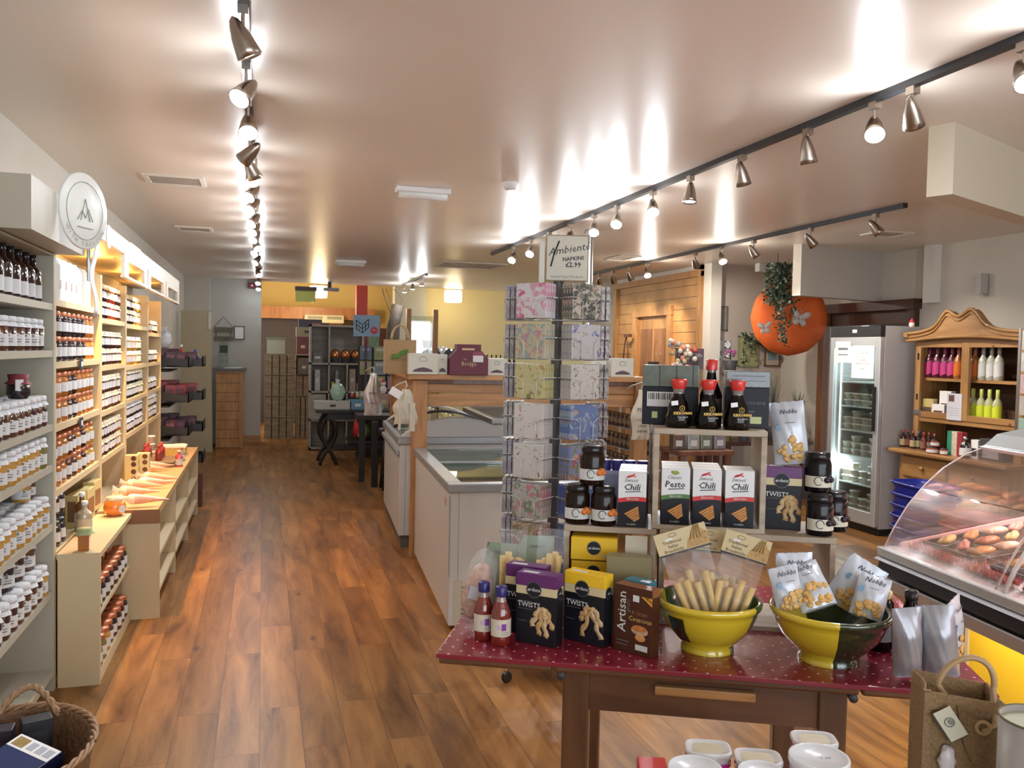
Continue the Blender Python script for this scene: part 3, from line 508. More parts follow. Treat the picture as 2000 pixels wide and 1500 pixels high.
bx=thing('biscuit_box','','box'); MB().box(0,0,0,.06,.16,.17,mat('box_pale_yellow',(.55,.46,.2),.5)).build('carton',bx); MB().box(.0605,.02,.03,.061,.14,.12,mat('box_brown_print',(.2,.1,.04),.5,noise=.6,scale=50)).box(.01,-.001,.03,.05,-.0005,.14,mat('box_brown_print2',(.2,.1,.04),.5)).build('label',bx)
for i,(x,y) in enumerate(((-.99,4.94),(-.975,5.115),(-.975,5.31))): put(bx,(x,y,.625 if i<2 else .64),-4,'pale yellow biscuit box with brown print, %s from near end of counter'%ORD[i],'yellow biscuit boxes on the counter')
hb=thing('gift_box','','box'); MB().box(-.04,-.045,0,.04,.045,.2,mat('box_gold_cream',(.6,.52,.25),.5)).build('carton',hb)
b=MB(); [b.lathe([(.001,0),(.017,0)],brown,12,T=Tm((.015,-.046,z),90,0,0),cap=False) for z in(.04,.09,.14,.18)]; [b.lathe([(.001,0),(.017,0)],brown,12,T=Tm((.0405,.01,z),0,90,0),cap=False) for z in(.05,.1,.15)]; b.build('dot_print',hb)
for i,(px,py) in enumerate(((258,945),(280,940))): p=onz(px,py,.64); put(hb,(p.x,p.y,.64),0,['upright cream box with brown spots, nearer of two on orange counter','upright cream box with brown spots, farther of two on orange counter'][i],'spotted boxes on the counter')
# sweet cones
def cone():
    t=thing('sweet_cone','','sweets'); 
    MB().lathe([(.003,0),(.012,.06),(.028,.15),(.032,.19)],mat('cone_pink',(.75,.42,.3),.3,noise=.3,scale=60),12,T=Tm((0,0,.03),0,86,0)).build('filled_cone',t)
    MB().lathe([(.032,.19),(.03,.215),(.012,.235),(.001,.236)],mat('cone_marshmallow',(.85,.8,.7),.5,bump=.6,scale=80),12,T=Tm((0,0,.03),0,86,0)).build('marshmallow_top',t)
    MB().lathe([(.013,.232),(.016,.245),(.035,.27)],film('cone_wrap',op=.35),10,T=Tm((0,0,.03),0,86,0),cap=False).build('wrapper_tuft',t); return t
cn=cone(); i=0
for (px,py,rz) in ((318,988,190),(300,972,186),(330,952,200),(338,945,176),(330,918,205),(318,925,182),(310,960,176))[:7]:
    p=onz(px,py,.64); put(cn,(p.x+.035,p.y,.648),rz,'clear cone of pink sweets with white tops, %s in the scatter on orange counter'%ORD[i],'sweet cones on the orange counter'); i+=1
# red bottle tray, tubs and little boxes at the counter's far end
t=thing('tray','small brown tray holding red bottles on the far counter','tray',(-.93,7.15,.64)); MB().box(0,0,0,.26,.34,.05,mat('tray_brown',(.16,.1,.06),.6)).build('tray_body',t); MB().box(-.004,-.004,.040,.264,.344,.0495,cream).build('rim',t)
rb=bottle('sauce_bottle',mat('bottle_bright_red',(.4,.03,.015),.1,coat=1),mat('label_red',(.3,.05,.04),.5),mat('cap_red_small',(.5,.04,.03),.4),.12,.025)
for i in range(8): put(rb,(-.88+(i//4)*.1,7.2+(i%4)*.075,.6905),0,'small bright red bottle, %s in the brown tray on far counter'%ORD[i],'red bottles in the tray')
tb=thing('plastic_tub','','tub'); MB().lathe([(.04,0),(.05,.055)],film('tub_wall',(.8,.75,.7),.45),20).lathe([(.038,.004),(.045,.04),(.001,.042)],marm,16).build('tub_body',tb); MB().lathe([(.053,.054),(.054,.062),(.001,.064)],whitep,20,cap=False).build('lid',tb)
for i,(x,y,z) in enumerate(((-.92,7.75,.64),(-.92,7.75,.705),(-.92,7.75,.77),(-1.03,7.7,.64),(-1.03,7.7,.705),(-.72,8.3,.64))): put(tb,(x,y,z),0,'clear plastic tub with white lid, %s in the stacks at far counter end'%ORD[i],'plastic tubs on the counter')
t=bottle('syrup_bottle',mat('bottle_pink',(.6,.1,.12),.1,coat=1),lab,whitep,.13,.03); tag(t,'pink bottle with white cap near the red bottle tray','bottle'); t.location=(-.63,7.2,.64)
t=bottle('syrup_bottle',mat('bottle_plain',(.3,.26,.2),.1,coat=1),lab,cop,.11,.03); tag(t,'clear brown bottle by the counter edge past the red bottles','bottle'); t.location=(-.64,7.55,.64)
t=thing('jar_box','yellow carton with little jars beyond the red bottles','box',(-.74,7.97,.64)); MB().box(-.1,-.1,0,.1,.1,.07,mat('box_yellow_print',(.55,.42,.15),.5,noise=.5,scale=40)).build('carton',t); MB().box(-.105,-.105,.07,.105,.105,.085,paper).build('lid',t)
# ---------------------------------------------------------------- wire bin rack beyond the shelves
t=thing('bin_rack','black display rack of curved bins past the left shelving','display rack',(-1.18,8.75,0)); bk=mat('bin_black',(.02,.02,.022),.4)
MB().box(0,0,0,.05,.9,1.62,bk).box(0,0,0,.45,.04,.04,bk).build('rack_frame',t)
for k,z in enumerate((1.40,1.06,.74,.42)):
    for j,(yo,dx) in enumerate(((0.0,0),(.45,.1))):
        b=MB(); prof=[(0,.19),(.12,.16),(.3,.08),(.47+dx,.06),(.5+dx,.1),(.5+dx,.0),(.3,-.01),(.12,-.05),(0,-.06)]
        b.prism([(x,z+c) for x,c in prof],yo,yo+.012,bk,'y'); b.prism([(x,z+c) for x,c in prof],yo+.40,yo+.412,bk,'y'); b.box(.3,yo,z-.012,.5+dx,yo+.41,z,bk); b.box(0,yo,z-.06,.32,yo+.41,z-.045,bk); b.box(.49+dx,yo,z-.01,.5+dx,yo+.41,z+.09,bk); b.build('bin',t)
pack=thing('snack_pack','','pack'); pr=mat('pack_red',(.34,.012,.010),.35,noise=.3,scale=50); MB().box(-.05,-.03,0,.05,.03,.15,pr).build('carton',pack,bev=.004); MB().box(.0502,-.02,.05,.0508,.02,.11,mat('pack_red_dark',(.12,.02,.02),.4)).box(-.035,-.0308,.04,.035,-.0302,.11,mat('pack_red_dark',(.12,.02,.02),.4)).build('label',pack)
pack2=thing('snack_pack','','pack'); pm=mat('pack_maroon',(.07,.008,.018),.4,noise=.3,scale=50); MB().box(-.05,-.03,0,.05,.03,.13,pm).build('carton',pack2,bev=.004); MB().box(-.035,-.0308,.03,.035,-.0302,.1,mat('pack_maroon2',(.2,.06,.08),.4)).build('label',pack2)
for k,(z,pp,c) in enumerate(((1.40,pack2,'maroon'),(1.06,pack,'red'),(.74,pack2,'maroon'),(.42,pack2,'maroon'))):
    i=0
    for yo in(.04,.49):
        for j in range(4):
            put(pp,(-1.03+j*.085+(.07 if yo>.1 else 0),8.75+yo+.09+.08*(j%2),z+.003+(.03 if j<2 else 0)),8,'%s boxed snack, %s in the %s bin from the top of black rack'%(c,ORD[i],ORD[k]),'boxes in the bin rack'); i+=1
t=thing('gift_bag','tall maroon patterned gift bag on top of the bin rack','bag',(-1.05,8.85,1.58)); MB().box(-.05,-.05,0,.07,.05,.3,mat('bag_maroon',(.12,.03,.03),.4,noise=.5,scale=40)).build('bag_body',t); MB().box(-.03,-.053,.02,.04,-.051,.1,lab).build('tag',t)
t=bottle('sauce_bottle',mat('bottle_redblk',(.35,.03,.02),.1,coat=1),blk,whitep,.2,.03); tag(t,'red bottle standing in front bin of the rack top','bottle'); t.location=(-.78,9.09,1.405)
t=thing('cellophane_gift','shiny cellophane-wrapped gift on top of bin rack','gift',(-.93,9.02,1.585)); MB().ell((0,0,.06),.07,.07,.08,film('cello_bright',(.9,.95,1),.5),12,8,wob=lambda a,t:.2*math.sin(5*a+3*t)).build('wrapper',t); MB().lathe([(.01,.12),(.04,.19)],film('cello_bright'),9,cap=False).build('wrapper_tuft',t)
t=bottle('sauce_bottle',mat('bottle_blue',(.03,.06,.4),.1,coat=1),mat('lblue',(.05,.08,.5),.4),mat('cap_blue_small',(.03,.05,.5),.4),.15,.035); tag(t,'blue capped bottle in the farther top bin','bottle'); t.location=(-.68,9.54,1.405)
# brown packets hanging low, beige board behind
t=thing('packet_stack','dark brown tall box on floor behind the low counter','box',(-.64,9.0,0)); MB().box(-.08,-.06,0,.07,.1,.33,mat('packet_brown',(.07,.02,.015),.4,noise=.4,scale=12)).build('carton',t); MB().box(-.04,-.062,.18,.03,-.0602,.28,pm).build('label',t)
p0=onz(415,883,0); t=thing('display_board','tall beige freestanding board behind the bin rack','board',(-1.17,p0.y,0)); BW=p0.x+1.17; MB().prism([(0,0),(BW,0),(BW-.04,2.12),(0,2.12)],0,.04,mat('board_beige',(.50,.44,.29),.6),'y').build('panel',t); MB().box(BW-.07,-.01,1.85,BW-.03,0,2.1,white).build('corner_strip',t); MB().box(.05,.04,0,BW-.05,.25,.04,cream).build('foot',t)
# ---------------------------------------------------------------- wicker basket on the floor
wk=mat('wicker',(.20,.10,.045),.6,bump=.8,scale=55,noise=.35); wkl=mat('wicker_light',(.30,.17,.085),.6,noise=.3,scale=40,bump=.5)
BX,BY=-.76,2.92
t=thing('wicker_basket','oval brown wicker basket with rope handles on floor at lower left','basket',(BX,BY,0))
ax,ay,hh=.25,.33,.34
def bk_(u,v):
    a=2*PI*u; f=.78+.22*v; wv=.006*math.sin(a*40+(PI if int(v*22)%2 else 0)); return ((ax*f+wv)*math.cos(a),(ay*f+wv)*math.sin(a),v*hh)
MB().grid(bk_,160,22,wk).build('basket_body',t,solid=.008)
b=MB()
for k in range(3):
    b.tube([((ax+.004+.007*math.cos(a*14+k*2.1))*math.cos(a),(ay+.004+.007*math.cos(a*14+k*2.1))*math.sin(a),hh+.004+.007*math.sin(a*14+k*2.1)) for a in [i*PI/60 for i in range(120)]],.006,wkl,6,True)
b.build('rim',t); MB().lathe([(.001,0),(1,0),(1,.01),(.001,.012)],wk,28,T=Matrix.Diagonal((ax*.78,ay*.78,1,1))).build('basket_base',t)
for s in(-1,1):
    b=MB()
    for k in range(2): b.tube([(-.10+.2*q+.006*math.cos(q*30+k*PI)+ .0, s*(ay-.035)*math.sqrt(max(0,1-((-.1+.2*q)/ax)**2))+s*.03*math.sin(PI*q),hh-.01+.085*math.sin(PI*q)+.006*math.sin(q*30+k*PI)) for q in [i/24 for i in range(25)]],.008,wkl,6)
    b.build('handle',t)
t=thing('boxed_item','dark blue carton with white picture side lying in the basket','box',(BX+.05,BY+.0,.315),-38); t.rotation_euler=(R(12),R(8),R(-38)); MB().box(-.09,-.07,-.07,.09,.075,0,mat('box_navy',(.015,.025,.10),.4)).build('carton',t,bev=.003)
b=MB(); b.box(-.088,.018,.0005,.088,.072,.001,paper); b.box(-.078,.026,.0012,-.03,.064,.0018,mat('pic_gold',(.3,.2,.06),.5,noise=.6,scale=60)); [b.box(x,.03,.0012,x+.026,.062,.0018,mat('pic_grey',(.4,.42,.48),.5)) for x in(-.018,.018,.052)]; b.build('label',t)
for i,(dx,dy,dz,rz,c,lb) in enumerate(((.075,.215,.27,20,(.03,.03,.035),'black box standing at back of the basket'),(-.035,.205,.25,5,(.035,.03,.045),'dark grey box leaning behind the navy carton in basket'),(-.125,.07,.24,60,(.05,.04,.04),'dark wrapped box at the left inside the basket'),(.04,-.20,.23,10,(.02,.05,.12),'blue box under the near handle of the basket'))):
    t=thing('boxed_item',lb,'box',(BX+dx-.03,BY+dy,dz),rz); MB().box(-.045,-.03,-.10,.045,.03,.08,mat('bitem%d'%i,c,.4)).build('carton',t,bev=.003); MB().box(-.03,-.0305,-.02,.03,-.0302,.04,[darkgrey,darkgrey,lab,lab][i]).build('label',t)
t=thing('garlic_pack','pale green and white wrapped item inside the basket','pack',(BX-.11,BY-.09,.24)); MB().ell((0,0,0),.04,.05,.04,mat('wrap_pale',(.5,.52,.4),.4,noise=.3,scale=12),12,8,wob=lambda a,t:.1*math.sin(4*a)).build('wrapper',t); MB().lathe([(.012,.04),(.03,.07)],film('cello_bright'),8,cap=False).build('wrapper_tuft',t)
# ================================================================ freezers
FRZ=-3.5; fx=Matrix.Translation((1.02,4.686,0))@Euler((0,0,R(FRZ))).to_matrix().to_4x4()
def FW(x,y,z=0): return tuple(fx@Vector((x,y,z)))
fw=mat('freezer_white',(.62,.62,.60),.35,noise=.03,scale=3); fg=mat('freezer_rim_grey',(.36,.38,.39),.3,.3); ice=mat('freezer_liner',(.55,.58,.52),.4); slot=mat('grille_dark',(.12,.11,.09),.6); gbe=mat('grille_beige',(.58,.54,.42),.5)
lidg=glass('lid_glass',(.80,.84,.80),.16)
t=thing('chest_freezer','white chest freezer with sliding glass lids nearest to the napkin stand','freezer',FW(0,0),FRZ); Wd,Ln=.92,1.77
b=MB(); b.box(0,0,.04,.05,Ln,.80,fw); b.box(Wd-.05,0,.04,Wd,Ln,.80,fw); b.box(.05,0,.04,Wd-.05,.05,.80,fw); b.box(.05,Ln-.05,.04,Wd-.05,Ln,.8,fw); b.box(.05,.05,.04,Wd-.05,Ln-.05,.2,fw); b.build('cabinet',t,bev=.006)
MB().box(.052,.052,.2,.056,Ln-.052,.8,ice).box(Wd-.056,.052,.2,Wd-.052,Ln-.052,.8,ice).box(.05,Ln-.056,.2,Wd-.05,Ln-.052,.8,ice).box(.05,.05,.2,Wd-.05,Ln-.05,.204,ice).build('liner',t)
b=MB(); [b.prism([(y0,.80),(y1,.80),(y1,.85),(y0,.85)],x0,x1,fg,'x') for x0,x1,y0,y1 in((-.015,Wd+.015,-.015,.07),(-.015,Wd+.015,Ln-.06,Ln+.015),(-.015,.075,.07,Ln-.06),(Wd-.075,Wd+.015,.07,Ln-.06))]; b.build('rim',t,bev=.008)
MB().box(.075,.07,.832,Wd-.075,Ln*.55,.838,lidg).build('glass_lid',t); MB().box(.075,Ln*.5,.842,Wd-.075,Ln-.06,.848,lidg).build('glass_lid',t)
MB().box(.075,Ln*.52,.84,Wd-.075,Ln*.54,.852,fg).build('lid_handle',t)
b=MB(); b.box(.03,-.006,.06,.62,0,.30,gbe); [b.box(.07,-.009,z,.5,-.005,z+.012,slot) for z in [.08+.025*i for i in range(8)]]; b.build('grille',t); MB().box(-.004,.0,.32,.0,.012,.78,fg).build('side_trim',t)
MB().box(-.003,.16,.70,-.0005,.20,.745,mat('sticker_pink',(.6,.3,.3),.5)).build('sticker',t)
def ice_pack(): 
    out=[]
    for c in ((.35,.14,.05),(.15,.2,.12),(.5,.45,.35),(.08,.08,.1),(.55,.35,.1)):
        q=thing('frozen_pack','','pack'); MB().box(-.1,-.07,0,.1,.07,.04,mat('frozen%.2f%.2f'%(c[0],c[1]),c,.3,noise=.4,scale=30)).build('carton',q,bev=.005); MB().box(-.06,-.04,.0405,.06,.04,.041,lab).build('label',q); out.append(q)
    return out
IP=ice_pack()
t=thing('chest_freezer','second chest freezer with domed glass lid behind the pine post','freezer',FW(-.09,2.12),FRZ); Ln=1.60
b=MB(); b.box(0,0,.1,.05,Ln,.84,fw); b.box(Wd-.05,0,.1,Wd,Ln,.84,fw); b.box(.05,0,.1,Wd-.05,.05,.84,fw); b.box(.05,Ln-.05,.1,Wd-.05,Ln,.84,fw); b.box(.05,.05,.1,Wd-.05,Ln-.05,.2,fw); b.build('cabinet',t,bev=.006)
MB().box(0.02,0.02,0,Wd-.02,Ln-.02,.1,slot).build('plinth',t)
b=MB(); [b.box(x0,y0,.84,x1,y1,.90,fg) for x0,x1,y0,y1 in((-.02,Wd+.02,-.02,.05),(-.02,Wd+.02,Ln-.05,Ln+.02),(-.02,.06,.05,Ln-.05),(Wd-.06,Wd+.02,.05,Ln-.05))]; b.box(-.03,0,.75,0,Ln,.79,fg); b.build('rim',t,bev=.008)
arc=lambda u:(.02+u*(Wd-.04), .90+.15*math.sin(PI*u)**.8)
MB().grid(lambda u,v:(arc(u)[0],.05+v*(Ln-.1),arc(u)[1]),16,4,lidg).build('glass_lid',t)
for yy in(.03,Ln*.52,Ln-.03): MB().tube([(arc(u)[0],yy,arc(u)[1]) for u in [i/16 for i in range(17)]],.014,[fw,black,fw][int(yy>.1)+int(yy>1.5)],6).build('lid_rail',t)
MB().prism([(arc(i/16)[0],arc(i/16)[1]) for i in range(17)],.012,.03,fw,'y').build('end_cap',t)
i=0
for yy in range(8):
    for xx in range(3):
        put(IP[(i*7)%5],FW(-.09+.2+xx*.25,2.12+.2+yy*.165,.79+(i%2)*.01),FRZ,'frozen packet in domed freezer, %s row from near end, %s from left'%(ORD[yy],ORD[xx]),'frozen packets in the domed freezer'); i+=1

t=thing('chest_freezer','third freezer far behind the pine frame, seen under its beam','freezer',FW(1.05,3.98),FRZ); MB().box(0,0,.0,.95,1.8,.84,fw).build('cabinet',t,bev=.01); MB().box(-.02,-.02,.84,.97,1.82,.9,fg).build('rim',t,bev=.01); MB().box(.06,.06,.9,.89,1.74,.906,lidg).build('glass_lid',t)
# pine frame over the freezers
t=thing('pine_frame','orange pine frame with shelf top standing over the freezers','shelf frame',FW(-.03,1.78),FRZ); 
for x in(0,1.80): 
    for y in(0,2.0): MB().box(x,y,0,x+.115,y+.11,1.37,pine).build('post',t,bev=.005)
MB().box(-.04,-.05,1.375,1.95,.20,1.415,pinex).box(-.04,.20,1.375,.16,2.15,1.413,pine).box(1.75,.20,1.375,1.95,2.15,1.413,pine).box(.16,1.95,1.375,1.75,2.15,1.413,pinex).box(.16,.2,1.375,1.75,.6,1.412,pinex).build('top_shelf',t,bev=.004)
MB().box(.115,.025,1.17,1.80,.05,1.268,pinex).build('rail_board',t,bev=.004); MB().box(.115,.025,1.272,1.80,.05,1.34,pinex).build('rail_board',t,bev=.004); MB().box(.115,.06,1.33,1.8,.08,1.375,dpine).build('rail_board',t)
MB().box(.03,.11,1.2,.055,2.0,1.37,pine).build('side_board',t,bev=.004); MB().box(1.83,.11,1.2,1.855,2.0,1.37,pine).build('side_board',t,bev=.004)
MB().prism([(1.8,1.2),(2.0,.9),(2.0,1.2)],.03,.06,pine,'x').build('bracket',t); MB().prism([(1.8,1.2),(2.0,.9),(2.0,1.2)],1.84,1.87,pine,'x').build('bracket',t)
MB().box(.03,-.006,.735,.09,0,.76,mat('switch_metal',(.5,.4,.3),.4)).box(.04,-.008,.70,.08,0,.715,paper).build('switch_plate',t)
# things standing on the pine shelf
def SH(px,py=735,dy=0): 
    p=ony(px,py,6.42+dy); return (p.x,6.42+dy,1.415)
wb=mat('gift_box_white',(.60,.60,.52),.5)
def gift_box(w,d,h,label,loc,rz=FRZ,lid=0):
    t=thing('gift_box',label,'box',loc,rz); MB().box(-w/2,0,0,w/2,d,h,wb).build('carton',t,bev=.003)
    b=MB(); b.prism([(-w*.35,.02),(-w*.3,h*.22),(-w*.15,h*.30),(0,h*.34),(w*.15,h*.3),(w*.3,h*.22),(w*.34,.02)],-.0015,-.0005,mat('scene_print',(.10,.06,.08),.6,noise=.9,scale=70),'y'); b.tube([(w*.13*math.cos(a),-.001,h*.72+w*.09*math.sin(a)) for a in [i*PI/8 for i in range(-1,10)]],.0015,labtxt,4); b.box(-w*.15,-.0015,h*.62,w*.15,-.0005,h*.635,labtxt); b.build('label',t); return t
x0,y0,z0=SH(825); gift_box(.225,.09,.16,'white gift box with dark landscape print on pine shelf left of maroon bag',(x0,6.40,z0))
x0,_,_=SH(864); gift_box(.075,.13,.155,'narrow white box between landscape box and maroon bag',(x0,6.42,z0))
x0,_,_=SH(968); gift_box(.15,.2,.13,'white printed box right of the maroon bag, behind napkin stand',(x0,6.38,z0))
x0,_,_=SH(1163,730); gift_box(.13,.2,.14,'white box just right of the napkin stand on pine shelf',(x0,6.36,z0))
x0,_,_=SH(1208,735); gift_box(.19,.2,.15,'cream gift box with dark print at right end of pine shelf',(x0,6.34,z0))
x0,_,_=SH(912); mr=mat('maroon_card',(.12,.015,.035),.5)
t=thing('carrier_box','maroon gable-topped carrier box with gold lettering and tag','box',(x0,6.36,z0),FRZ); w=.15
MB().prism([(-w,0),(w,0),(w,.13),(w*.62,.19),(w*.62,.235),(-w*.62,.235),(-w*.62,.19),(-w,.13)],0,.14,mr,'y').build('carton',t,bev=.003)
MB().box(-.055,-.002,.19,.04,-.001,.205,mat('gold_ink',(.55,.42,.2),.4)).text('Bridge',.045,mat('gold_ink'),FRONT(-.0,-.0015,.085)).text('the',.02,mat('gold_ink'),FRONT(-.03,-.0015,.12)).build('lettering',t); MB().box(.03,-.004,.10,.11,-.002,.17,lab).box(.03,-.0045,.15,.11,-.0042,.18,mat('tag_maroon',(.25,.05,.1),.5)).build('tag',t)
jute=mat('jute',(.36,.25,.13),.85,noise=.25,scale=160,bump=.5)
def jute_bag(label,loc,rz,w,h,d,txt=True):
    t=thing('jute_bag',label,'bag',loc,rz); MB().grid(lambda u,v:((u-.5)*w*(1-.0*v),-d/2-.012*math.sin(PI*u)*math.sin(PI*v),v*h),10,10,jute).grid(lambda u,v:((u-.5)*w,d/2+.012*math.sin(PI*u)*math.sin(PI*v),v*h),10,10,jute).box(-w/2,-d/2,0,-w/2+.003,d/2,h,jute).box(w/2-.003,-d/2,0,w/2,d/2,h,jute).box(-w/2,-d/2,0,w/2,d/2,.005,jute).build('bag_body',t)
    for s in(-1,1): MB().tube([(w*.27*math.cos(a),s*d/2,h+.42*w*math.sin(a)*1.1) for a in [PI*i/14 for i in range(15)]],.006,mat('jute_handle',(.45,.32,.17),.7),6).build('handle',t)
    return t
x0,_,_=SH(786); t=jute_bag('beige jute shopping bag with green leaf print on pine shelf',(x0,6.57,z0),FRZ,.24,.26,.12); b=MB(); g=mat('leaf_green',(.08,.18,.03),.7)
for a in(-.05,-.02,.01,.04): b.ell((a,-.075,.15+.02*math.sin(a*40)),.022,.002,.02,g,10,6)
b.text('HARVESTS',.035,mat('print_brown',(.16,.12,.06),.7),FRONT(0,-.074,.11)); b.build('print',t)
def cello(label,px,py,h,loc=None):
    p=loc or SH(px); t=thing('cellophane_gift',label,'gift',p); f=film('cello_clear',(.85,.9,.95),.42)
    MB().ell((0,0,h*.36),h*.24,h*.22,h*.31,f,14,9,wob=lambda a,t:.22*math.sin(5*a+4*t)).build('wrapper',t); MB().ell((0,0,h*.32),h*.16,h*.15,h*.2,mat('cello_content',(.35,.28,.22),.5,noise=.7,scale=40),12,6).build('filling',t)
    MB().lathe([(h*.03,h*.6),(h*.02,h*.68),(h*.12,h*.82),(h*.14,h)],f,9,cap=False,wob=lambda a,j:.25*math.sin(4*a)).build('wrapper_tuft',t)
cello('shiny cellophane gift wrap with tuft behind the landscape box',842,0,.26,(SH(842)[0],6.60,z0)); cello('smaller cellophane gift with brown filling left of maroon box',866,0,.22,(SH(868)[0]+.03,6.66,z0)); cello('small dark cellophane gift behind the jute bag edge',820,0,.16,(SH(822)[0]+.02,6.74,z0))
# bags hanging from the posts
calico=mat('calico',(.58,.54,.44),.8,bump=.5,scale=40,noise=.08)
def hang_bag(label,p,w,h,m,texts=(),ink_=ink,rz=0):
    t=thing('hanging_bag',label,'bag',p,rz)
    def f(s): return lambda u,v:((u-.5)*w*(.35+.65*min(1,(1-v)*1.9))+.01*math.sin(v*9),s*.035*math.sin(PI*u)*(math.sin(PI*min(1,(1-v)*1.0))**.5+.15)+.006*math.sin(u*17+v*5),-h*(1-v)*1.0)
    MB().grid(f(-1),14,18,m).grid(f(1),14,18,m).build('bag_body',t); MB().tube([(.0,0,0),(.01,-.01,.03),(0,-.02,.06),(-.05,.06,.03),(-.08,.10,.0)],.006,m,6).build('tie',t)
    if texts:
        b=MB(); [b.text(s,sz,ink_,FRONT(xx,-.046,zz)) for s,sz,xx,zz in texts]; b.build('lettering',t)
    return t
p=ony(795,765,6.36); hang_bag('bunch of off-white calico bags hanging on the front pine post',(p.x-.02,6.32,p.z+.02),.17,.26,calico); 
t=[o for o in COL.objects if o.name.startswith('hanging_bag') and not o.parent][-1]; MB().box(-.10,-.05,-.09,-.01,-.045,-.03,paper,T=Tm(ry=30)).build('tag',t); MB().box(.03,-.04,-.31,.07,0,-.1,calico).build('bag_strip',t); MB().box(-.05,-.03,-.30,-.035,0,-.1,calico).build('bag_strip',t)
p=ony(1248,752,6.28); hang_bag('cream calico bag with black lettering hanging right of the pine post',(p.x+.0,6.24,p.z-.035),.15,.40,calico,(('PICK',.045,.0,-.16),('COLLECT',.03,0,-.24),('STEEP',.03,0,-.29),('DRINK',.03,0,-.33)))
p=ony(726,728,8.6); hang_bag('silver and white hanging bag left of the pine frame',(p.x,8.5,p.z),.17,.42,mat('foil_bag',(.62,.64,.68),.25,.4,noise=.3,scale=18),(('FARM',.03,0,-.2),('FRESH',.025,0,-.3)))
# ================================================================ napkin stand
wire=mat('white_wire',(.68,.68,.62),.4)
SX,SY=1.40,4.02
t=thing('napkin_stand','tall rotating white wire stand of paper napkin packs','display stand',(SX,SY,0)); MB().cyl(0,0,.12,2.0,.028,mat('stand_grey',(.10,.095,.09),.4),12).cyl(0,0,1.9,2.2,.006,wire,8).build('pole',t); MB().lathe([(.20,.10),(.20,.13),(.03,.15)],wire,24).build('base_ring',t)
cb=MB()
for k in range(5): a=R(k*72+200); MB().tube([(0,0,.12),(.27*math.cos(a),.27*math.sin(a),.10)],.012,wire,8).build('base_arm',t)
for k in range(5):
    a=R(k*72+200); c=(.27*math.cos(a),.27*math.sin(a)); b=MB(); b.cyl(c[0],c[1],.05,.10,.008,chrome,8); b.lathe([(.024,-.012),(.028,-.006),(.028,.006),(.024,.012)],black,14,T=Tm((c[0],c[1]-.01,.028),90,0,20)); b.build('caster',t)
toward=math.degrees(math.atan2(-SY,-SX))   # direction from stand to photographer
FA=[toward-30,toward+34,toward-92,toward+94]    # hexagonal stand: faces turned left / right of the viewer
ZT=[1.925-.19*i for i in range(8)]
for k in range(4):
    for ti,zt in enumerate(ZT):
        M4=Tm((0,0,0),0,0,FA[k]+90)     # local -y faces outward
        b=MB(M4); y=-.25; zb=zt-.165
        for xx in(-.03,.045): b.tube([(xx,y+.12,zb-.0045),(xx,y-.008,zb-.0045),(xx,y-.008,zb+.08)],.0018,wire,4)
        b.tube([(-.0885,y+.10,zb+.1),(-.0885,y-.006,zb+.1),(-.06,y-.008,zb+.1),(-.03,y-.008,zb+.08)],.0018,wire,4); b.tube([(.0885,y+.10,zb+.1),(.0885,y-.006,zb+.1),(.07,y-.008,zb+.1),(.045,y-.008,zb+.08)],.0018,wire,4); b.tube([(-.085,y+.12,zb-.0045),(.085,y+.12,zb-.0045)],.0018,wire,4); b.tube([(0,y+.12,zb-.0045),(0,0,zb-.0045)],.002,wire,4)
        b.build('wire_pocket',t)
FL=[('pink orchid napkin',floral('nap_orchid',(.62,.62,.64),[(.55,.12,.24),(.62,.30,.40)],16,.46)),('yellow and pink meadow napkin',floral('nap_meadow',(.50,.46,.30),[(.55,.50,.38),(.55,.22,.26),(.25,.36,.36)],20,.45)),('yellow music napkin',floral('nap_music',(.52,.50,.24),[(.42,.30,.06),(.55,.52,.35),(.22,.18,.06)],18,.42)),('white napkin with small red roses',floral('nap_roses',(.62,.62,.60),[(.40,.12,.09),(.28,.30,.22)],34,.38)),('white napkin with brown birds',floral('nap_birds',(.60,.61,.60),[(.22,.10,.09),(.34,.32,.2)],26,.37)),('grey napkin with pink rose',floral('nap_rosegrey',(.42,.44,.42),[(.48,.46,.46),(.52,.20,.28),(.2,.26,.16)],16,.44)),('olive floral napkin',floral('nap_olive',(.42,.40,.30),[(.20,.24,.12),(.45,.38,.28),(.3,.12,.1)],26,.48)),('red napkin',floral('nap_red',(.5,.5,.5),[(.5,.08,.12)],9,.5))]
FR_=[('dark rose-print napkin',floral('nap_dark',(.05,.05,.045),[(.38,.26,.20),(.16,.18,.12),(.45,.40,.33)],19,.47)),('white napkin with blue butterflies',floral('nap_blue',(.48,.47,.48),[(.10,.13,.38),(.26,.27,.16)],22,.40)),('white napkin with songbirds',floral('nap_songbird',(.55,.55,.52),[(.26,.13,.10),(.36,.3,.15),(.2,.2,.2)],26,.38)),('blue cherub napkin',floral('nap_cherub',(.10,.18,.42),[(.44,.36,.25),(.26,.38,.52)],15,.45)),('blue nativity napkin',floral('nap_nativity',(.16,.22,.44),[(.45,.36,.18),(.13,.24,.10),(.4,.06,.05)],17,.44)),('deep blue night napkin',floral('nap_night',(.04,.10,.34),[(.38,.33,.25),(.07,.18,.45)],17,.42)),('blue star napkin',floral('nap_star',(.06,.1,.3),[(.4,.35,.2)],20,.4)),('navy napkin',floral('nap_navy',(.05,.07,.2),[(.3,.3,.3)],20,.4))]
FE=[('lilac edge-on napkin',floral('nap_lilac',(.42,.42,.48),[(.30,.29,.36)],20,.5)),('pale grey edge-on napkin',floral('nap_grey',(.46,.47,.48),[(.3,.31,.33)],20,.5))]
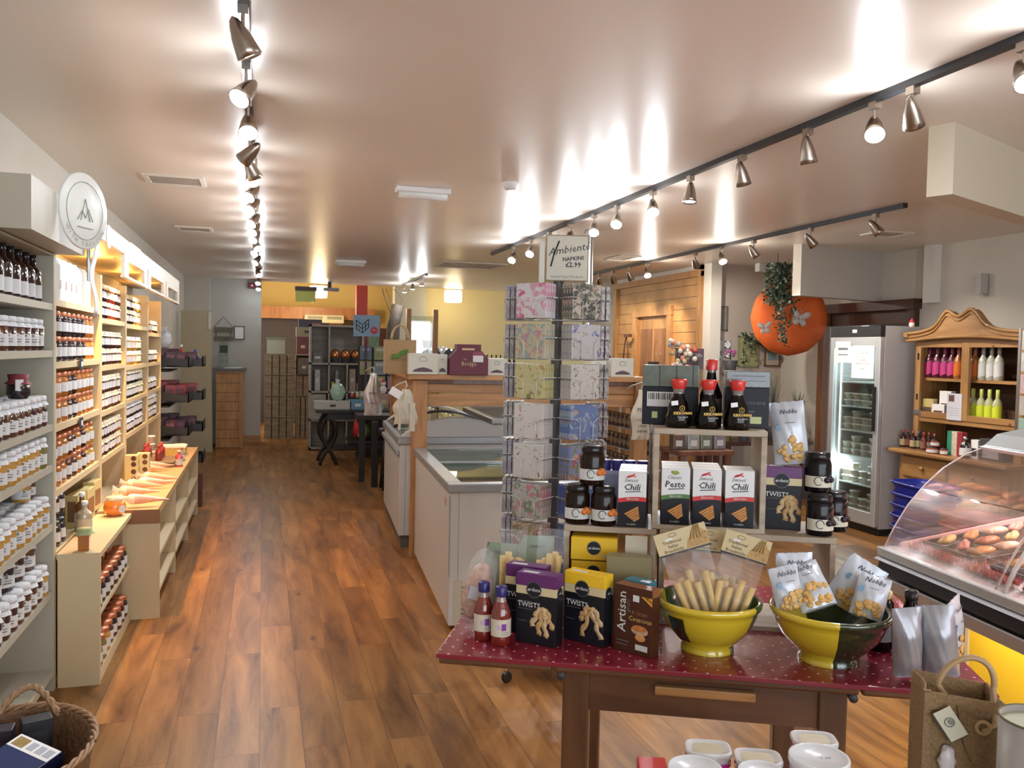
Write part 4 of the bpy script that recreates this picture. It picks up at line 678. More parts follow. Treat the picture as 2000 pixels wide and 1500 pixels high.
FG=[('plaid edge-on napkin',floral('nap_plaid',(.34,.31,.29),[(.14,.12,.12),(.42,.40,.36)],30,.5)),('wine plaid edge-on napkin',floral('nap_wine',(.26,.19,.21),[(.10,.05,.07),(.42,.38,.38)],30,.5))]
def napkin(m):
    q=thing('napkin_pack','','napkins'); MB().box(-.0825,0,0,.0825,.02,.165,m).build('paper_napkins',q,bev=.003); MB().box(-.0835,-.001,-.001,.0835,.021,.1665,film('shrink_film',(.9,.9,.9),.05,.15)).build('clear_wrap',q,bev=.004); MB().box(-.04,-.0015,-.0012,-.01,.0213,.001,labtxt).box(.083,.004,.09,.0845,.016,.10,labtxt).box(-.0845,.004,.09,-.083,.016,.10,labtxt).build('price_mark',q); return q
WHO=['front-left','front-right','far left','far right']
for k in range(4):
    a=R(FA[k]); out=Vector((math.cos(a),math.sin(a),0))
    protos={}
    for ti,zt in enumerate(ZT):
        if k==3 and ti>4: continue
        nm,mm=(FL,FR_)[k][ti] if k<2 else (FE,FG)[k-2][ti%2]
        if mm not in protos: protos[mm]=napkin(mm)
        for j in range(4):
            d=.25-j*.0235; c=Vector((SX,SY,0))+out*d
            put(protos[mm],(c.x,c.y,zt-.165),FA[k]+90,'%s pack, %s from front, %s pocket, %s tier'%(nm,ORD[j],WHO[k],ORD[ti]),'%s napkin packs in the %s pockets'%(nm,WHO[k]))
t=thing('shop_sign','cream square sign with handwritten napkin price above the stand','sign',(SX-.02,SY-.05,1.95),-14); sgm=mat('sign_cream',(.55,.53,.44),.5)
MB().box(-.06,0,0,.15,.012,.225,mat('sign_brown',(.28,.2,.12),.6)).box(-.055,-.001,.005,.145,0,.22,sgm).box(-.09,.0,-.02,-.065,.03,.19,mat('sign_edge',(.6,.6,.52),.5)).build('board',t,bev=.002)
MB().text('Ambienté',.052,ink,FRONT(.052,-.002,.155)@Tm(rz=10),shear=.35).text('NAPKINS',.026,ink,FRONT(.075,-.002,.11)@Tm(rz=6),bold=.0006).text('£2.99',.034,ink,FRONT(.075,-.002,.08),bold=.0008).text('Luxury Paper Products',.017,labtxt,FRONT(.045,-.002,.022)).tube([(-.035,-.002,.07),(-.02,-.002,.13),(.005,-.002,.195)],.004,ink,5).build('lettering',t)
t=thing('price_ticket','small turquoise napkin ticket at bottom of the stand','ticket',(SX-.02,SY-.27,.70),-16); MB().box(-.02,0,0,.07,.003,.07,mat('turquoise',(.03,.30,.33),.4)).build('card',t); MB().box(0,-.001,.03,.045,0,.055,lab).text('£2.99',.02,ink,FRONT(.02,-.002,.042)).build('lettering',t)
# ================================================================ fridge, dresser, baskets by the right wall
t=thing('display_fridge','tall upright fridge with glass door beside the pine dresser','fridge',(5.3,6.43,0)); fs=mat('fridge_grey',(.40,.38,.38),.45); fsil=mat('fridge_silver',(.55,.57,.58),.3,.5)
MB().box(.05,0,0,.66,.70,.06,black).box(.05,.0,.06,.66,.03,1.9,fs).box(.05,.67,.06,.66,.70,1.9,fs).box(.63,.03,.06,.66,.67,1.9,fs).box(.05,.03,.06,.63,.67,.12,fs).box(.05,.03,1.84,.63,.67,1.9,fs).build('cabinet',t,bev=.004)
MB().box(0,0,1.80,.05,.70,1.9,black).box(-.002,.32,1.84,0,.38,1.87,whitep).build('top_panel',t); dd=MB(); dd.box(0,0,.08,.045,.06,1.80,fsil); dd.box(0,.64,.08,.045,.70,1.80,fsil); dd.box(0,.06,1.70,.045,.64,1.80,fsil); dd.box(0,.06,.08,.045,.64,.2,fsil); D_=dd.build('door',t,bev=.004)
MB().box(.018,.06,.2,.024,.64,1.7,glass('fridge_glass',(.85,.9,.9),.10)).build('door_glass',D_); MB().box(-.025,.03,.95,0,.05,1.35,black).build('handle',D_)
SHz=[.42,.68,.92,1.15,1.38]
for z in SHz+[.16]: MB().box(.09,.04,z-.012,.60,.66,z,mat('fridge_shelf',(.6,.63,.62),.3)).build('shelf',t)
point('fridge_glow',(5.42,6.78,1.62),4,(.9,1,.98),.04); point('fridge_glow',(5.40,6.95,.6),4,(.9,1,.98),.04); MB().box(.056,.6,.2,.066,.61,1.7,mat('fridge_led',(.9,1,1),.4,emit=(.85,1,.98),es=2.5)).build('light_tube',t)
tb=thing('meal_tub','','tub'); MB().lathe([(.04,0),(.055,.05)],film('meal_tub',(.6,.5,.38),.7),14).lathe([(.001,.045),(.05,.045)],mat('meal',(.35,.28,.16),.5,noise=.5,scale=40),14,cap=False).build('tub_body',tb); MB().lathe([(.057,.05),(.057,.058),(.001,.06)],mat('tub_lid',(.6,.6,.55),.4),14,cap=False).build('lid',tb)
for zi,z in enumerate([.16]+SHz[:-1]+[SHz[-1]]):
    if zi==5: continue
    for j in range(5):
        for s in range(2 if j%2==0 else 3 if zi<4 else 2): put(tb,(5.46,6.52+j*.125,z+s*.062),0,'clear meal tub, %s up in %s stack from right, %s fridge shelf from bottom'%(ORD[s],ORD[j],ORD[zi]),'meal tubs in the upright fridge')
t=thing('notice','white price notice taped to the fridge door','notice',(5.295,6.50,1.42)); MB().box(-.002,0,0,0,.30,.30,paper).build('sheet',t); b=MB(); LT=Tm((-.003,.15,0),90,0,-90)
for i,(s,z,q) in enumerate((('MY COOKED MEALS',.23,.022),('AT',.20,.018),('HUNTERS',.165,.022),('MARKETED FOOD PARK',.135,.018),('£4.95',.085,.03))): b.text(s,q*.9,labtxt,Tm((-.003,.15,z),90,0,-90))
b.build('lettering',t)
t=thing('notice','smaller white notice at upper left of the fridge door','notice',(5.295,6.82,1.56)); MB().box(-.002,0,0,0,.22,.20,paper).box(-.003,.04,.12,-.002,.18,.14,labtxt).box(-.003,.04,.07,-.002,.18,.08,labtxt).build('sheet',t)
# pine dresser
dp=wood('dresser_pine',(.30,.15,.05),(.42,.23,.085),.35,(2,.7,6),3,coat=.3); dpv=wood('dresser_pine_v',(.30,.15,.05),(.42,.23,.085),.35,(6,6,.7),3,coat=.3); dback=mat('dresser_back',(.10,.05,.022),.6)
def DY(px,py=800,x=5.5): return onx(px,py,x)
t=thing('dresser','orange pine dresser with wavy crown and glazed top full of cordial bottles','dresser',(5.4,5.13,0)); 
# local: x 0 = front of base, y 0 near end, y 1.15 far end
MB().box(.05,.02,.06,.55,1.18,.78,dpv).build('base_cabinet',t,bev=.004); MB().box(-.03,-.03,.78,.6,1.24,.815,dp).build('worktop',t,bev=.01)
for y in(.63,.08):
    d=MB().box(.03,y,.58,.052,y+.5,.755,dp).build('drawer',t,bev=.006); MB().ell((.015,y+.25,.67),.018,.02,.02,dpv,10,6).build('knob',d)
for y in(.63,.08): 
    d=MB().box(.03,y,.1,.052,y+.5,.56,dpv).build('door',t,bev=.006); MB().ell((.015,y+.05,.35),.018,.02,.02,dpv,10,6).build('knob',d)
MB().box(.50,.03,.815,.55,1.17,1.82,dback).build('back_panel',t); MB().box(.20,.03,.815,.5,.06,1.82,dpv).box(.20,1.14,.815,.5,1.17,1.82,dpv).build('side_panel',t)
MB().box(.18,.03,1.06,.5,1.17,1.10,dp).build('shelf',t,bev=.003); MB().box(.24,.06,1.42,.5,1.14,1.445,dp).build('shelf',t); MB().box(.18,.03,1.74,.5,1.17,1.79,dp).build('top_panel',t)
for y0,y1,w in((1.11,1.17,0),(.57,.65,1),(.03,.10,2)): MB().box(.17,y0,.815 if w!=1 else 1.1,.20,y1,1.76,dpv).build('frame_post',t,bev=.003)
MB().box(.17,.1,1.10,.20,.57,1.15,dp).box(.17,.65,1.10,.20,1.11,1.15,dp).box(.17,.1,1.71,.20,.57,1.76,dp).box(.17,.65,1.71,.20,1.11,1.76,dp).build('door_rail',t,bev=.003)
def crown(y):
    s=(y+.03)/1.26; return 1.83+.12*math.exp(-((s-.52)/.24)**2)+.09*math.exp(-((s-.635)/.065)**2)+.09*math.exp(-((s-.42)/.075)**2)
N_=36; ys=[-.03+1.26*i/N_ for i in range(N_+1)]; low=lambda y:1.76+.035*math.sin(PI*(y+.03)/1.26)
MB().prism([(y,low(y)) for y in ys]+[(y,crown(y)) for y in ys[::-1]],.12,.18,dp,'x').build('crown',t)
b=MB(); [b.tube([(.115,y,crown(y)-o) for y in ys],r_,dp,6) for o,r_ in((.0,.014),(.035,.008))]; b.tube([(.115,y,low(y)+.005) for y in ys],.014,dp,6); b.box(.1,-.04,1.80,.5,0,1.84,dp); b.box(.1,1.2,1.80,.5,1.25,1.84,dp); b.build('crown_moulding',t)
MB().box(.16,1.08,1.12,.17,1.16,1.16,steel).box(.165,1.125,1.6,.17,1.14,1.66,black).box(.165,1.125,1.25,.17,1.14,1.3,black).build('hinge',t)
MB().box(.165,.66,1.6,.17,.665,1.65,black).build('latch',t)
def cordial(c,lc,capc):
    m_=mat('cordial%.2f%.2f'%(c[0],c[1]),c,.06,coat=1); l_=mat('cordlab%.2f%.2f'%(lc[0],lc[1]),lc,.5); t=thing('cordial_bottle','','bottle')
    MB().lathe([(.034,0),(.038,.006),(.038,.155),(.032,.175),(.014,.205),(.013,.26)],m_,14).build('bottle_body',t)
    b=MB(); b.grid(lambda u,v:(-.0388*math.cos((u-.5)*2.2),.0388*math.sin((u-.5)*2.2),.03+.11*v-(u-.5)*.03),8,1,l_); b.build('label',t); MB().lathe([(.0145,.205),(.0155,.23),(.015,.27),(.001,.272)],mat('cordcap%.2f'%capc[0],capc,.4),10,cap=False).build('cap',t); return t
pk_=cordial((.10,.01,.035),(.55,.05,.22),(.3,.04,.12)); og=cordial((.45,.16,.04),(.70,.18,.02),(.5,.15,.1)); wh=cordial((.45,.47,.40),(.60,.62,.62),(.4,.4,.35)); lm=cordial((.42,.45,.25),(.60,.70,.03),(.55,.62,.15)); dkc=cordial((.02,.015,.02),(.05,.04,.05),(.02,.02,.02))
def setrow(pr,pxs,z,word,x=5.68,gr='',sh=''):
    for i,px in enumerate(pxs):
        p=onx(px,750,x); put(pr,(x,p.y,z),30,'%s labelled bottle, %s from the left among its colour on %s'%(word,ORD[i],sh),gr)
setrow(pk_,[1814,1829,1844,1858],1.445,'pink',sh='upper dresser shelf',gr='pink cordial bottles')
setrow(og,[1871,1887,1903],1.445,'orange',sh='upper dresser shelf',gr='orange cordial bottles')
setrow(wh,[1919,1935,1950],1.445,'white',sh='upper dresser shelf',gr='white cordial bottles')
setrow(lm,[1902,1918,1934,1950],1.10,'lime',sh='lower dresser shelf',gr='lime cordial bottles'); setrow(dkc,[1886],1.10,'dark',x=5.72,sh='lower dresser shelf',gr='dark bottles')
def rwbox(name,label,cat,loc,w,h,d,m,pr=None,prm=None):
    # box against the right wall: visible face is -x ; y from loc towards -y
    t=thing(name,label,cat,loc); MB().box(0,-w/2,0,d,w/2,h,m).build('carton',t,bev=.002)
    if prm: MB().box(-.001,-w*.35,h*.12,0,w*.35,h*.55,prm).build('print',t)
    return t
choc=mat('truffle_print',(.12,.07,.05),.5,noise=.8,scale=60)
rwbox('chocolate_box','yellow chocolate truffle box on lower dresser shelf','box',(5.62,DY(1811,800,5.62).y,1.10),.13,.16,.05,mat('box_yellow_choc',(.55,.45,.18),.5),prm=choc)
rwbox('chocolate_box','small white truffle box beside the yellow one','box',(5.60,DY(1832,800,5.6).y,1.10),.14,.12,.05,paper,prm=choc); rwbox('chocolate_box','white truffle box stacked behind the small white one','box',(5.66,DY(1845,800,5.66).y,1.10),.13,.235,.05,paper,prm=choc)
t=rwbox('info_card','white printed information sheet leaning on dresser centre post','card',(5.565,DY(1864,800,5.57).y,1.10),.16,.225,.003,mat('sheet_lilac',(.62,.63,.7),.5)); MB().box(-.001,.0,.155,0,.06,.21,choc).box(-.001,-.06,.10,0,.06,.102,labtxt).box(-.001,-.06,.08,0,.05,.082,labtxt).box(-.001,-.06,.06,0,.06,.062,labtxt).box(-.001,-.06,.04,0,.04,.042,labtxt).build('lettering',t)
# bottles and jars on the worktop
cols=[((.03,.008,.008),(.45,.38,.2)),((.05,.01,.006),(.3,.1,.08)),((.03,.008,.008),(.5,.42,.25)),((.015,.012,.02),(.35,.42,.2)),((.12,.02,.01),(.3,.12,.1)),((.05,.01,.01),(.4,.3,.2)),((.03,.01,.01),(.35,.2,.12))]
for i,(px,(c,l)) in enumerate(zip((1763,1773,1783,1794,1804,1814,1825),cols)):
    pr=bottle('sauce_bottle',mat('wtb%d'%i,c,.1,coat=1),mat('wtl%d'%i,l,.5),mat('cap_wt%d'%(i==3),(.35,.06,.06) if i!=3 else (.06,.1,.3),.4),.155,.027); p=DY(px,870,5.535+.035*(i%2)); pr.location=(5.535+.035*(i%2),p.y,.815); tag(pr,'small sauce bottle, %s from the left on the dresser worktop'%ORD[i],'bottle','sauce bottles on the dresser worktop')
for i,(px,z,r) in enumerate(((1822,.815,.05),(1826,.875,.035),(1844,.815,.030))):
    p=DY(px,870,5.43); t=thing('relish_jar',['wide low relish jar at the bottom of dresser worktop pile','smaller relish jar stacked on the wide one','slim relish jar next to the stacked pair'][i],'jar',(5.43,p.y,z)); MB().lathe([(r*.9,0),(r,.005),(r,.045),(r*.9,.05)],redp,16).build('jar_body',t); MB().lathe([(r*1.01,.01),(r*1.01,.035)],lab,16,cap=False).build('label',t); MB().lathe([(r*.95,.048),(r*.95,.058),(.001,.06)],blk,16,cap=False).build('lid',t)
p=DY(1863,870,5.48); t=thing('pasta_box','green white and red tricolour box on dresser worktop','box',(5.48,p.y,.815)); [MB().box(0,y0,0,.05,y1,.20,m_).build('panel',t) for y0,y1,m_ in((.025,.075,mat('flag_green',(.03,.25,.13),.5)),(-.03,.025,mat('flag_white',(.6,.5,.4),.5,noise=.4,scale=30)),(-.085,-.03,mat('flag_red',(.30,.03,.04),.5)))]
p=DY(1885,870,5.47); t=bottle('sauce_bottle',dkb,lab,steel,.17,.04); t.location=(5.47,p.y,.815); tag(t,'dark vinegar bottle right of the tricolour box','bottle')
rwbox('dark_box','black and white boxed bottle on dresser worktop','box',(5.5,DY(1903,870).y,.815),.07,.15,.06,paper,prm=ink); rwbox('dark_box','wide black carton near right end of dresser worktop','box',(5.5,DY(1935,870).y,.815),.22,.17,.1,darkgrey,prm=mat('carton_lab',(.35,.35,.35),.5))
# far-right hanging cards by the dresser
t=thing('card_rack','slim rack of greeting cards hanging right of the dresser','card rack',(5.35,5.0,1.0)); MB().box(0,0,0,.01,.02,.85,steel).build('rail',t)
for i in range(5): MB().box(-.01,-.22,.05+i*.16,-.005,-.02,.19+i*.16,mat('card%d'%i,[(.35,.5,.42),(.5,.45,.4),(.55,.4,.4),(.5,.5,.5),(.45,.42,.36)][i],.4,noise=.4,scale=25)).build('card',t)
t=thing('toy_figure','tiny red and white figure sitting on top of the dresser crown','ornament',(5.5,6.28,1.87)); MB().ell((0,0,.04),.025,.025,.03,mat('toy_white',(.7,.65,.6),.5)).build('body',t); MB().lathe([(.025,.06),(.001,.10)],mat('toy_red',(.5,.04,.04),.5),12).build('hat',t)
t=thing('bracket_box','small grey bracket box high on the right wall','bracket',(6.19,5.9,2.2)); p=onx(1917,565,6.15); t.location=(6.19,p.y,p.z); MB().box(-.08,-.03,-.04,0,.03,.14,mat('brk',(.4,.38,.34),.5)).build('box_body',t); MB().box(-.1,-.04,-.05,-.06,.04,-.03,mat('brk')).build('bracket_foot',t)
# stacked shopping baskets
def basket(m_):
    t=thing('shopping_basket','','basket'); w,l,h=.16,.23,.20; b=MB()
    def f(u,v):
        a=2*PI*u; cx,sx=math.cos(a),math.sin(a); q=(abs(cx)**4+abs(sx)**4)**-.25; s=.8+.2*v; return (w*s*cx*q,l*s*sx*q,v*h)
    MB().grid(f,32,6,m_).build('basket_body',t,solid=.004); MB().lathe([(.001,0),(1,0)],m_,32,T=Matrix.Diagonal((w*.85,l*.85,1,1)),cap=False).build('basket_base',t)
    MB().tube([((w+.006)*math.cos(a)*(abs(math.cos(a))**4+abs(math.sin(a))**4)**-.25,(l+.006)*math.sin(a)*(abs(math.cos(a))**4+abs(math.sin(a))**4)**-.25,h) for a in [i*PI/20 for i in range(40)]],.011,m_,6,True).build('rim',t)
    MB().tube([(w*1.02,-.1,h),(w*1.05,-.08,h+.012),(w*1.05,.08,h+.012),(w*1.02,.1,h)],.006,black,6).build('handle',t); return t
bl=basket(mat('basket_blue',(.012,.022,.28),.3)); rd=basket(mat('basket_red',(.42,.015,.02),.3))
for i in range(7): put(bl,(4.64,5.10,i*.082),-8,'blue plastic shopping basket, %s from the floor in the blue stack'%ORD[i],'stacked blue shopping baskets')
put(rd,(4.52,4.50,.30),-8,'red plastic shopping basket, lower one seen through deli glass','red shopping baskets'); put(rd,(4.52,4.50,.38),-8,'red plastic shopping basket, upper one seen through deli glass','red shopping baskets')
t=thing('basket_stool','low wooden stool holding up the red baskets','stool',(4.52,4.50,0)); MB().box(-.16,-.2,.27,.16,.2,.298,dpine).build('seat',t); [MB().box(x,y,0,x+.03,y+.03,.27,dpine).build('leg',t) for x in(-.15,.12) for y in(-.19,.16)]
# ================================================================ deli counter
DR=-7.6; t=thing('deli_counter','curved-glass chilled deli counter with yellow panel at right','deli counter',(2.525,2.995,0),DR); DT=t
L=2.6; bp=mat('deli_bumper_black',(.02,.02,.022),.3); bw=mat('deli_bumper_grey',(.40,.40,.42),.3); sil=mat('deli_silver',(.55,.58,.58),.25,.5)
MB().box(.42,-L,0,1.0,-.02,.14,black).build('plinth',t); yp=mat('deli_yellow',(.85,.55,.03),.4)
MB().box(.40,-L,.14,1.0,-.0,.66,yp).build('front_panel',t); MB().box(.392,-L,.14,.399,0,.165,cream).box(.392,-.02,.14,.402,0,.66,cream).build('panel_trim',t)
b=MB(); b.prism([(.02,.80),(.06,.80),(.42,.80),(.42,.64),(.36,.635),(.12,.62),(.02,.66),(-.03,.71),(-.02,.77)],-L,0,bp,'y'); b.build('bumper',t,bev=.004)
MB().prism([(-.035,.70),(-.015,.655),(.05,.628),(.045,.62),(-.025,.645),(-.05,.70)],-L,.003,bw,'y').prism([(-.045,.762),(-.02,.772),(-.02,.755)],-L,.003,bw,'y').build('bumper_strip',t)
MB().box(.25,-L+.1,.615,.29,-.1,.628,mat('added_kick_strip',(1,.95,.8),.4,emit=(1,.9,.7),es=5)).build('added_under_strip',t); area('added_kick_light',(.27,-1.2,.612),(0,R(28),0),.04,2.3,8,(1,.88,.62),t)  # unseen strip and lamp added under the bumper to brighten the yellow panel
MB().box(-.03,-L,.775,.06,.005,.812,sil).build('sill',t,bev=.004)
gp=[(.0,.812)]
for px,py in((1745,1030),(1770,985),(1800,945),(1832,912),(1870,885),(1920,863)): 
    q=ony(px,py,2.99); gp.append((q.x-2.525,q.z))
MB().grid(lambda u,v:(gp[min(int(u*6),5)][0]*(1-(u*6-min(int(u*6),5)))+gp[min(int(u*6),5)+1][0]*(u*6-min(int(u*6),5)),-v*L,gp[min(int(u*6),5)][1]*(1-(u*6-min(int(u*6),5)))+gp[min(int(u*6),5)+1][1]*(u*6-min(int(u*6),5))),24,6,glass('deli_glass',(.97,.95,.97),.07)).build('front_glass',t)
MB().prism(gp+[(.95,gp[-1][1]),(.95,.82)],-.006,0,glass('deli_glass')).build('end_glass',t)
MB().tube([(a,-.003,c) for a,c in gp],.003,mat('glass_edge',(.5,.42,.42),.2),6).build('glass_edge',t)
for yy in(-.66,-.70): MB().tube([(a+.004,yy,c) for a,c in gp],.004 if yy>-.68 else .008,mat('glass_seal',(.55,.5,.45),.3),6).build('glass_joint',t)
zt=gp[-1][1]; xt=gp[-1][0]
MB().prism([(xt-.04,zt-.01),(xt+.02,zt+.04),(xt+.12,zt+.06),(.98,zt+.06),(.98,zt),(xt,zt-.005)],-L,.01,sil,'y').build('canopy',t,bev=.004); MB().prism([(xt-.06,zt-.015),(xt+.1,zt+.012),(xt+.1,zt),(xt-.04,zt-.03)],-L,.015,whitep,'y').build('canopy_strip',t)
MB().box(.93,-L,.6,.98,.0,.86,sil).box(.93,-.03,.86,.97,0,zt,sil).box(.93,-1.4,.86,.97,-1.37,zt,sil).build('rear_frame',t)
MB().box(xt+.1,-L+.1,zt-.03,xt+.16,-.1,zt-.005,mat('tube_pink',(1,.75,.72),.4,emit=(1,.62,.58),es=7)).build('light_tube',t)
a=area('deli_tube_light',(xt+.15,-1.2,zt-.035),(0,0,0),.06,2.2,22,(1,.70,.64),t)
DM=Matrix.Translation((2.525,2.995,0))@Euler((0,0,R(DR))).to_matrix().to_4x4()
slope=lambda x:.80+.16*x
MB().prism([(.06,slope(.06)-.02),(.93,slope(.93)-.02),(.93,slope(.93)),(.06,slope(.06))],-L,-.02,mat('deck_steel',(.4,.38,.38),.35,.4),'y').prism([(.05,.80),(.95,.83),(.95,.99),(.80,.965),(.06,.83)],-.03,-.015,mat('deck_pink',(.6,.35,.33),.4),'y').build('display_deck',t)
# trays of meat
tray=mat('tray_black',(.03,.03,.03),.3)
def crumb(n,c): return mat('meat_'+n,c,.45,noise=.35,scale=45,bump=.4)
fil=[]
for n,c in (('golden',(.50,.24,.07)),('pale',(.60,.38,.26)),('pink',(.55,.20,.15)),('spiced',(.42,.13,.045)),('yellow',(.58,.36,.12))):
    q=MB().ell((0,0,0),.052,.020,.016,crumb(n,c),14,8,wob=lambda a,t:.12*math.sin(3*a+1)+.08*math.sin(5*a)).build('meat_fillet'); tag(q,'','meat'); fil.append((n,q))
used=set()
k=0
for ci,(yc) in enumerate((-.22,-.62,-1.02,-1.42)):
    tr=thing('meat_tray','black tray of raw fillets in deli counter, %s from the far end'%ORD[ci],'tray',tuple(DM@Vector((.525,yc,slope(.525)+.002))),DR); tr.rotation_euler=(0,R(-9),R(DR)); MB().box(-.385,-.17,0,.385,.17,.006,tray).build('tray_base',tr); b=MB(); [b.box(*q,tray) for q in((-.385,-.17,.006,.385,-.16,.020),(-.385,.16,.006,.385,.17,.020),(-.385,-.16,.006,-.375,.16,.020),(.375,-.16,.006,.385,.16,.020))]; b.build('tray_rim',tr)
    for r_ in range(7):
        for s_ in range(3):
            x=.205+r_*.106+random.uniform(-.003,.003); y=yc-.100+s_*.100+random.uniform(-.004,.004); n,q=fil[(ci+r_+s_*2+ci*r_)%5]
            o=q if n not in used else q.copy(); 
            if n in used: COL.objects.link(o)
            used.add(n); o.location=DM@Vector((x,y,slope(x)+.031)); o.rotation_euler=(R(random.uniform(-8,8)),R(-9),R(random.uniform(-38,38)))
            o['label']='%s meat fillet, %s from the glass, %s side, %s tray from the far end'%(n,ORD[r_],('far','middle','near')[s_],ORD[ci]); o['category']='meat'; o['group']='meat fillets in the deli counter'; k+=1
# red garnish fringe between trays
b=MB(); gm=mat('garnish_red',(.42,.05,.02),.5,noise=.4,scale=60)
for i in range(3200):
    yc=random.choice((-.42,-.82,-1.22,-1.62))+random.uniform(-.012,.012); x=random.uniform(.07,.92) if random.random()<.45 else random.uniform(.07,.105)
    if x<.12: yc=random.uniform(-1.7,-.06); x=random.uniform(.07,.105)
    z=slope(x)+.005; a=random.uniform(0,6.3); l=random.uniform(.02,.045); l*=.8; b.add([(x,yc,z),(x+.008*math.cos(a+1.5),yc+.008*math.sin(a+1.5),z+.001),(x+l*.5*math.cos(a),yc+l*math.sin(a)*.35,z+l)],[(0,1,2)],gm)
g_=b.build('garnish'); tag(g_,'curly red leaf garnish edging the meat trays in the deli counter','garnish',kind='stuff'); g_.location=DM.translation; g_.rotation_euler=(0,0,R(DR))
t=thing('price_ticket','small black price card standing among the deli meat','ticket',tuple(DM@Vector((.40,-.82,slope(.4)+.05))),DR-5); MB().box(-.045,0,0,.045,.004,.07,black).build('card',t); MB().box(-.01,.004,-.03,.01,.03,.02,steel).build('clip',t)
# ================================================================ corner with parasol, ivy, pictures
orr=mat('parasol_orange',(.72,.13,.02),.75,noise=.22,scale=7,bump=.3)
p=ony(1541,621,8.3); t=thing('paper_parasol','open orange paper parasol hung as a disc in the corner','parasol',tuple(p)); PT=Matrix.Translation((0,0,0))@Euler((R(90),0,R(-20))).to_matrix().to_4x4()
MB().lathe([(.001,.07),(.15,.055),(.30,.03),(.417,-.0)],orr,36,T=PT,cap=False,wob=lambda a,j:.012*math.cos(24*a)).build('canopy',t,solid=.003); b=MB(); [b.tube([(0,0,.06),(.40*math.cos(a),.40*math.sin(a),-.01)],.003,dpine,4,T=PT) for a in [i*PI/6 for i in range(12)]]; b.build('ribs',t); MB().tube([(0,0,.065),(0,0,-.4)],.006,dpine,6,T=PT).build('handle',t); MB().tube([(0,0,0),(0,.03,Hc-p.z)],.002,black,4).build('hanging_cord',t)
def butterfly(label,px,py,Y,s,rz):
    p=ony(px,py,Y); t=thing('butterfly_ornament',label,'ornament',tuple(p)); t.rotation_euler=(0,R(rz),0); wm=mat('butterfly_white',(.78,.72,.68),.6)
    for sg in(-1,1):
        for (cx,cz,rx,rz_,an) in((.62,.42,.62,.34,35),(.42,-.38,.40,.36,-40)):
            ww=MB(); ww.lathe([(.001,0),(1,0),(1,.04),(.001,.04)],wm,20,T=Tm((sg*cx*s,0,cz*s),0,-sg*an,0)@Tm(rx=90)@Matrix.Diagonal((rx*s,rz_*s,.1,1))); ww.build('wing',t)
            ww=MB(); ww.tube([(rx*s*.72*math.cos(a),0,rz_*s*.72*math.sin(a)) for a in [i*PI/8 for i in range(16)]],s*.02,mat('butterfly_pink',(.62,.48,.45),.6),4,True,T=Tm((sg*cx*s,-.008,cz*s),0,-sg*an,0)); ww.build('wing_vein',t)
    MB().ell((0,-.005,0),s*.09,s*.07,s*.5,wm,10,8).build('body',t); MB().tube([(0,0,0),(0,.10,0)],.002,wm,4).build('pin',t); b=MB(); [b.tube([(0,-.005,s*.45),(sg*s*.12,-.005,s*.8),(sg*s*.3,-.005,s*1.05)],s*.02,wm,4) for sg in(-1,1)]; b.build('antennae',t)
butterfly('larger white butterfly ornament on the orange parasol',1563,622,8.17,.105,10); butterfly('smaller white butterfly ornament at lower left of the parasol',1494,641,8.17,.075,-8)
iv=mat('ivy_leaf',(.035,.075,.04),.45,noise=.5,scale=30); ivl=mat('ivy_leaf_edge',(.25,.32,.24),.5)
def leaf(b,p,s,m_):
    a=random.uniform(0,6.3); ti=random.uniform(-.9,.9); T=Matrix.Translation(p)@Euler((ti+1.2,random.uniform(-.6,.6),a)).to_matrix().to_4x4()
    b.add([(0,0,0),(s*.5,s*.25,.1*s),(s*.35,s*.6,0),(0,s*1.1,-.1*s),(-s*.35,s*.6,0),(-s*.5,s*.25,.1*s)],[(0,1,2,3),(0,3,4,5)],m_,T=T)
def ivy(label,px,py,Y,strands):
    p=ony(px,py,Y); p.z=min(p.z,2.62); t=thing('ivy_plant',label,'plant',tuple(p)); b=MB(); st=MB()
    for (dx,dy,ln,sp) in strands:
        pts=[]; x=dx;y=dy;z=0
        for i in range(int(ln/.03)+2): pts.append((x,y,z)); x+=random.uniform(-.012,.012)+sp; y+=random.uniform(-.01,.01); z-=.03 if sp==0 else .012
        st.tube(pts,.0025,mat('ivy_stem',(.12,.10,.05),.7),4)
        for q in pts:
            for _ in range(3): leaf(b,Vector(q)+Vector((random.uniform(-.03,.03),random.uniform(-.03,.03),random.uniform(-.015,.015))),random.uniform(.022,.042),iv if random.random()<.72 else ivl)
    f=b.build('leaves',t); f['kind']='stuff'; st.build('stems',t); return t
iv1=ivy('large trailing variegated ivy hanging from ceiling over the parasol',1519,520,7.95,[(random.uniform(-.14,.14),random.uniform(-.1,.1),random.uniform(.3,.42),0) for _ in range(26)]+[(.02,-.04,.82,0),(.05,-.05,.75,0),(-.04,-.05,.55,0),(.19,-.05,.62,0),(.02,-.02,.8,0)]); MB().tube([(0,0,-.02),(0,0,Hc-iv1.location.z)],.004,black,4).build('hook',iv1)
ivy('short ivy garland running along the wall above the pictures',1452,655,9.17,[(0,0,.55,.026),(0,.02,.5,.026),(.05,0,.35,0),(.1,0,.2,0)])
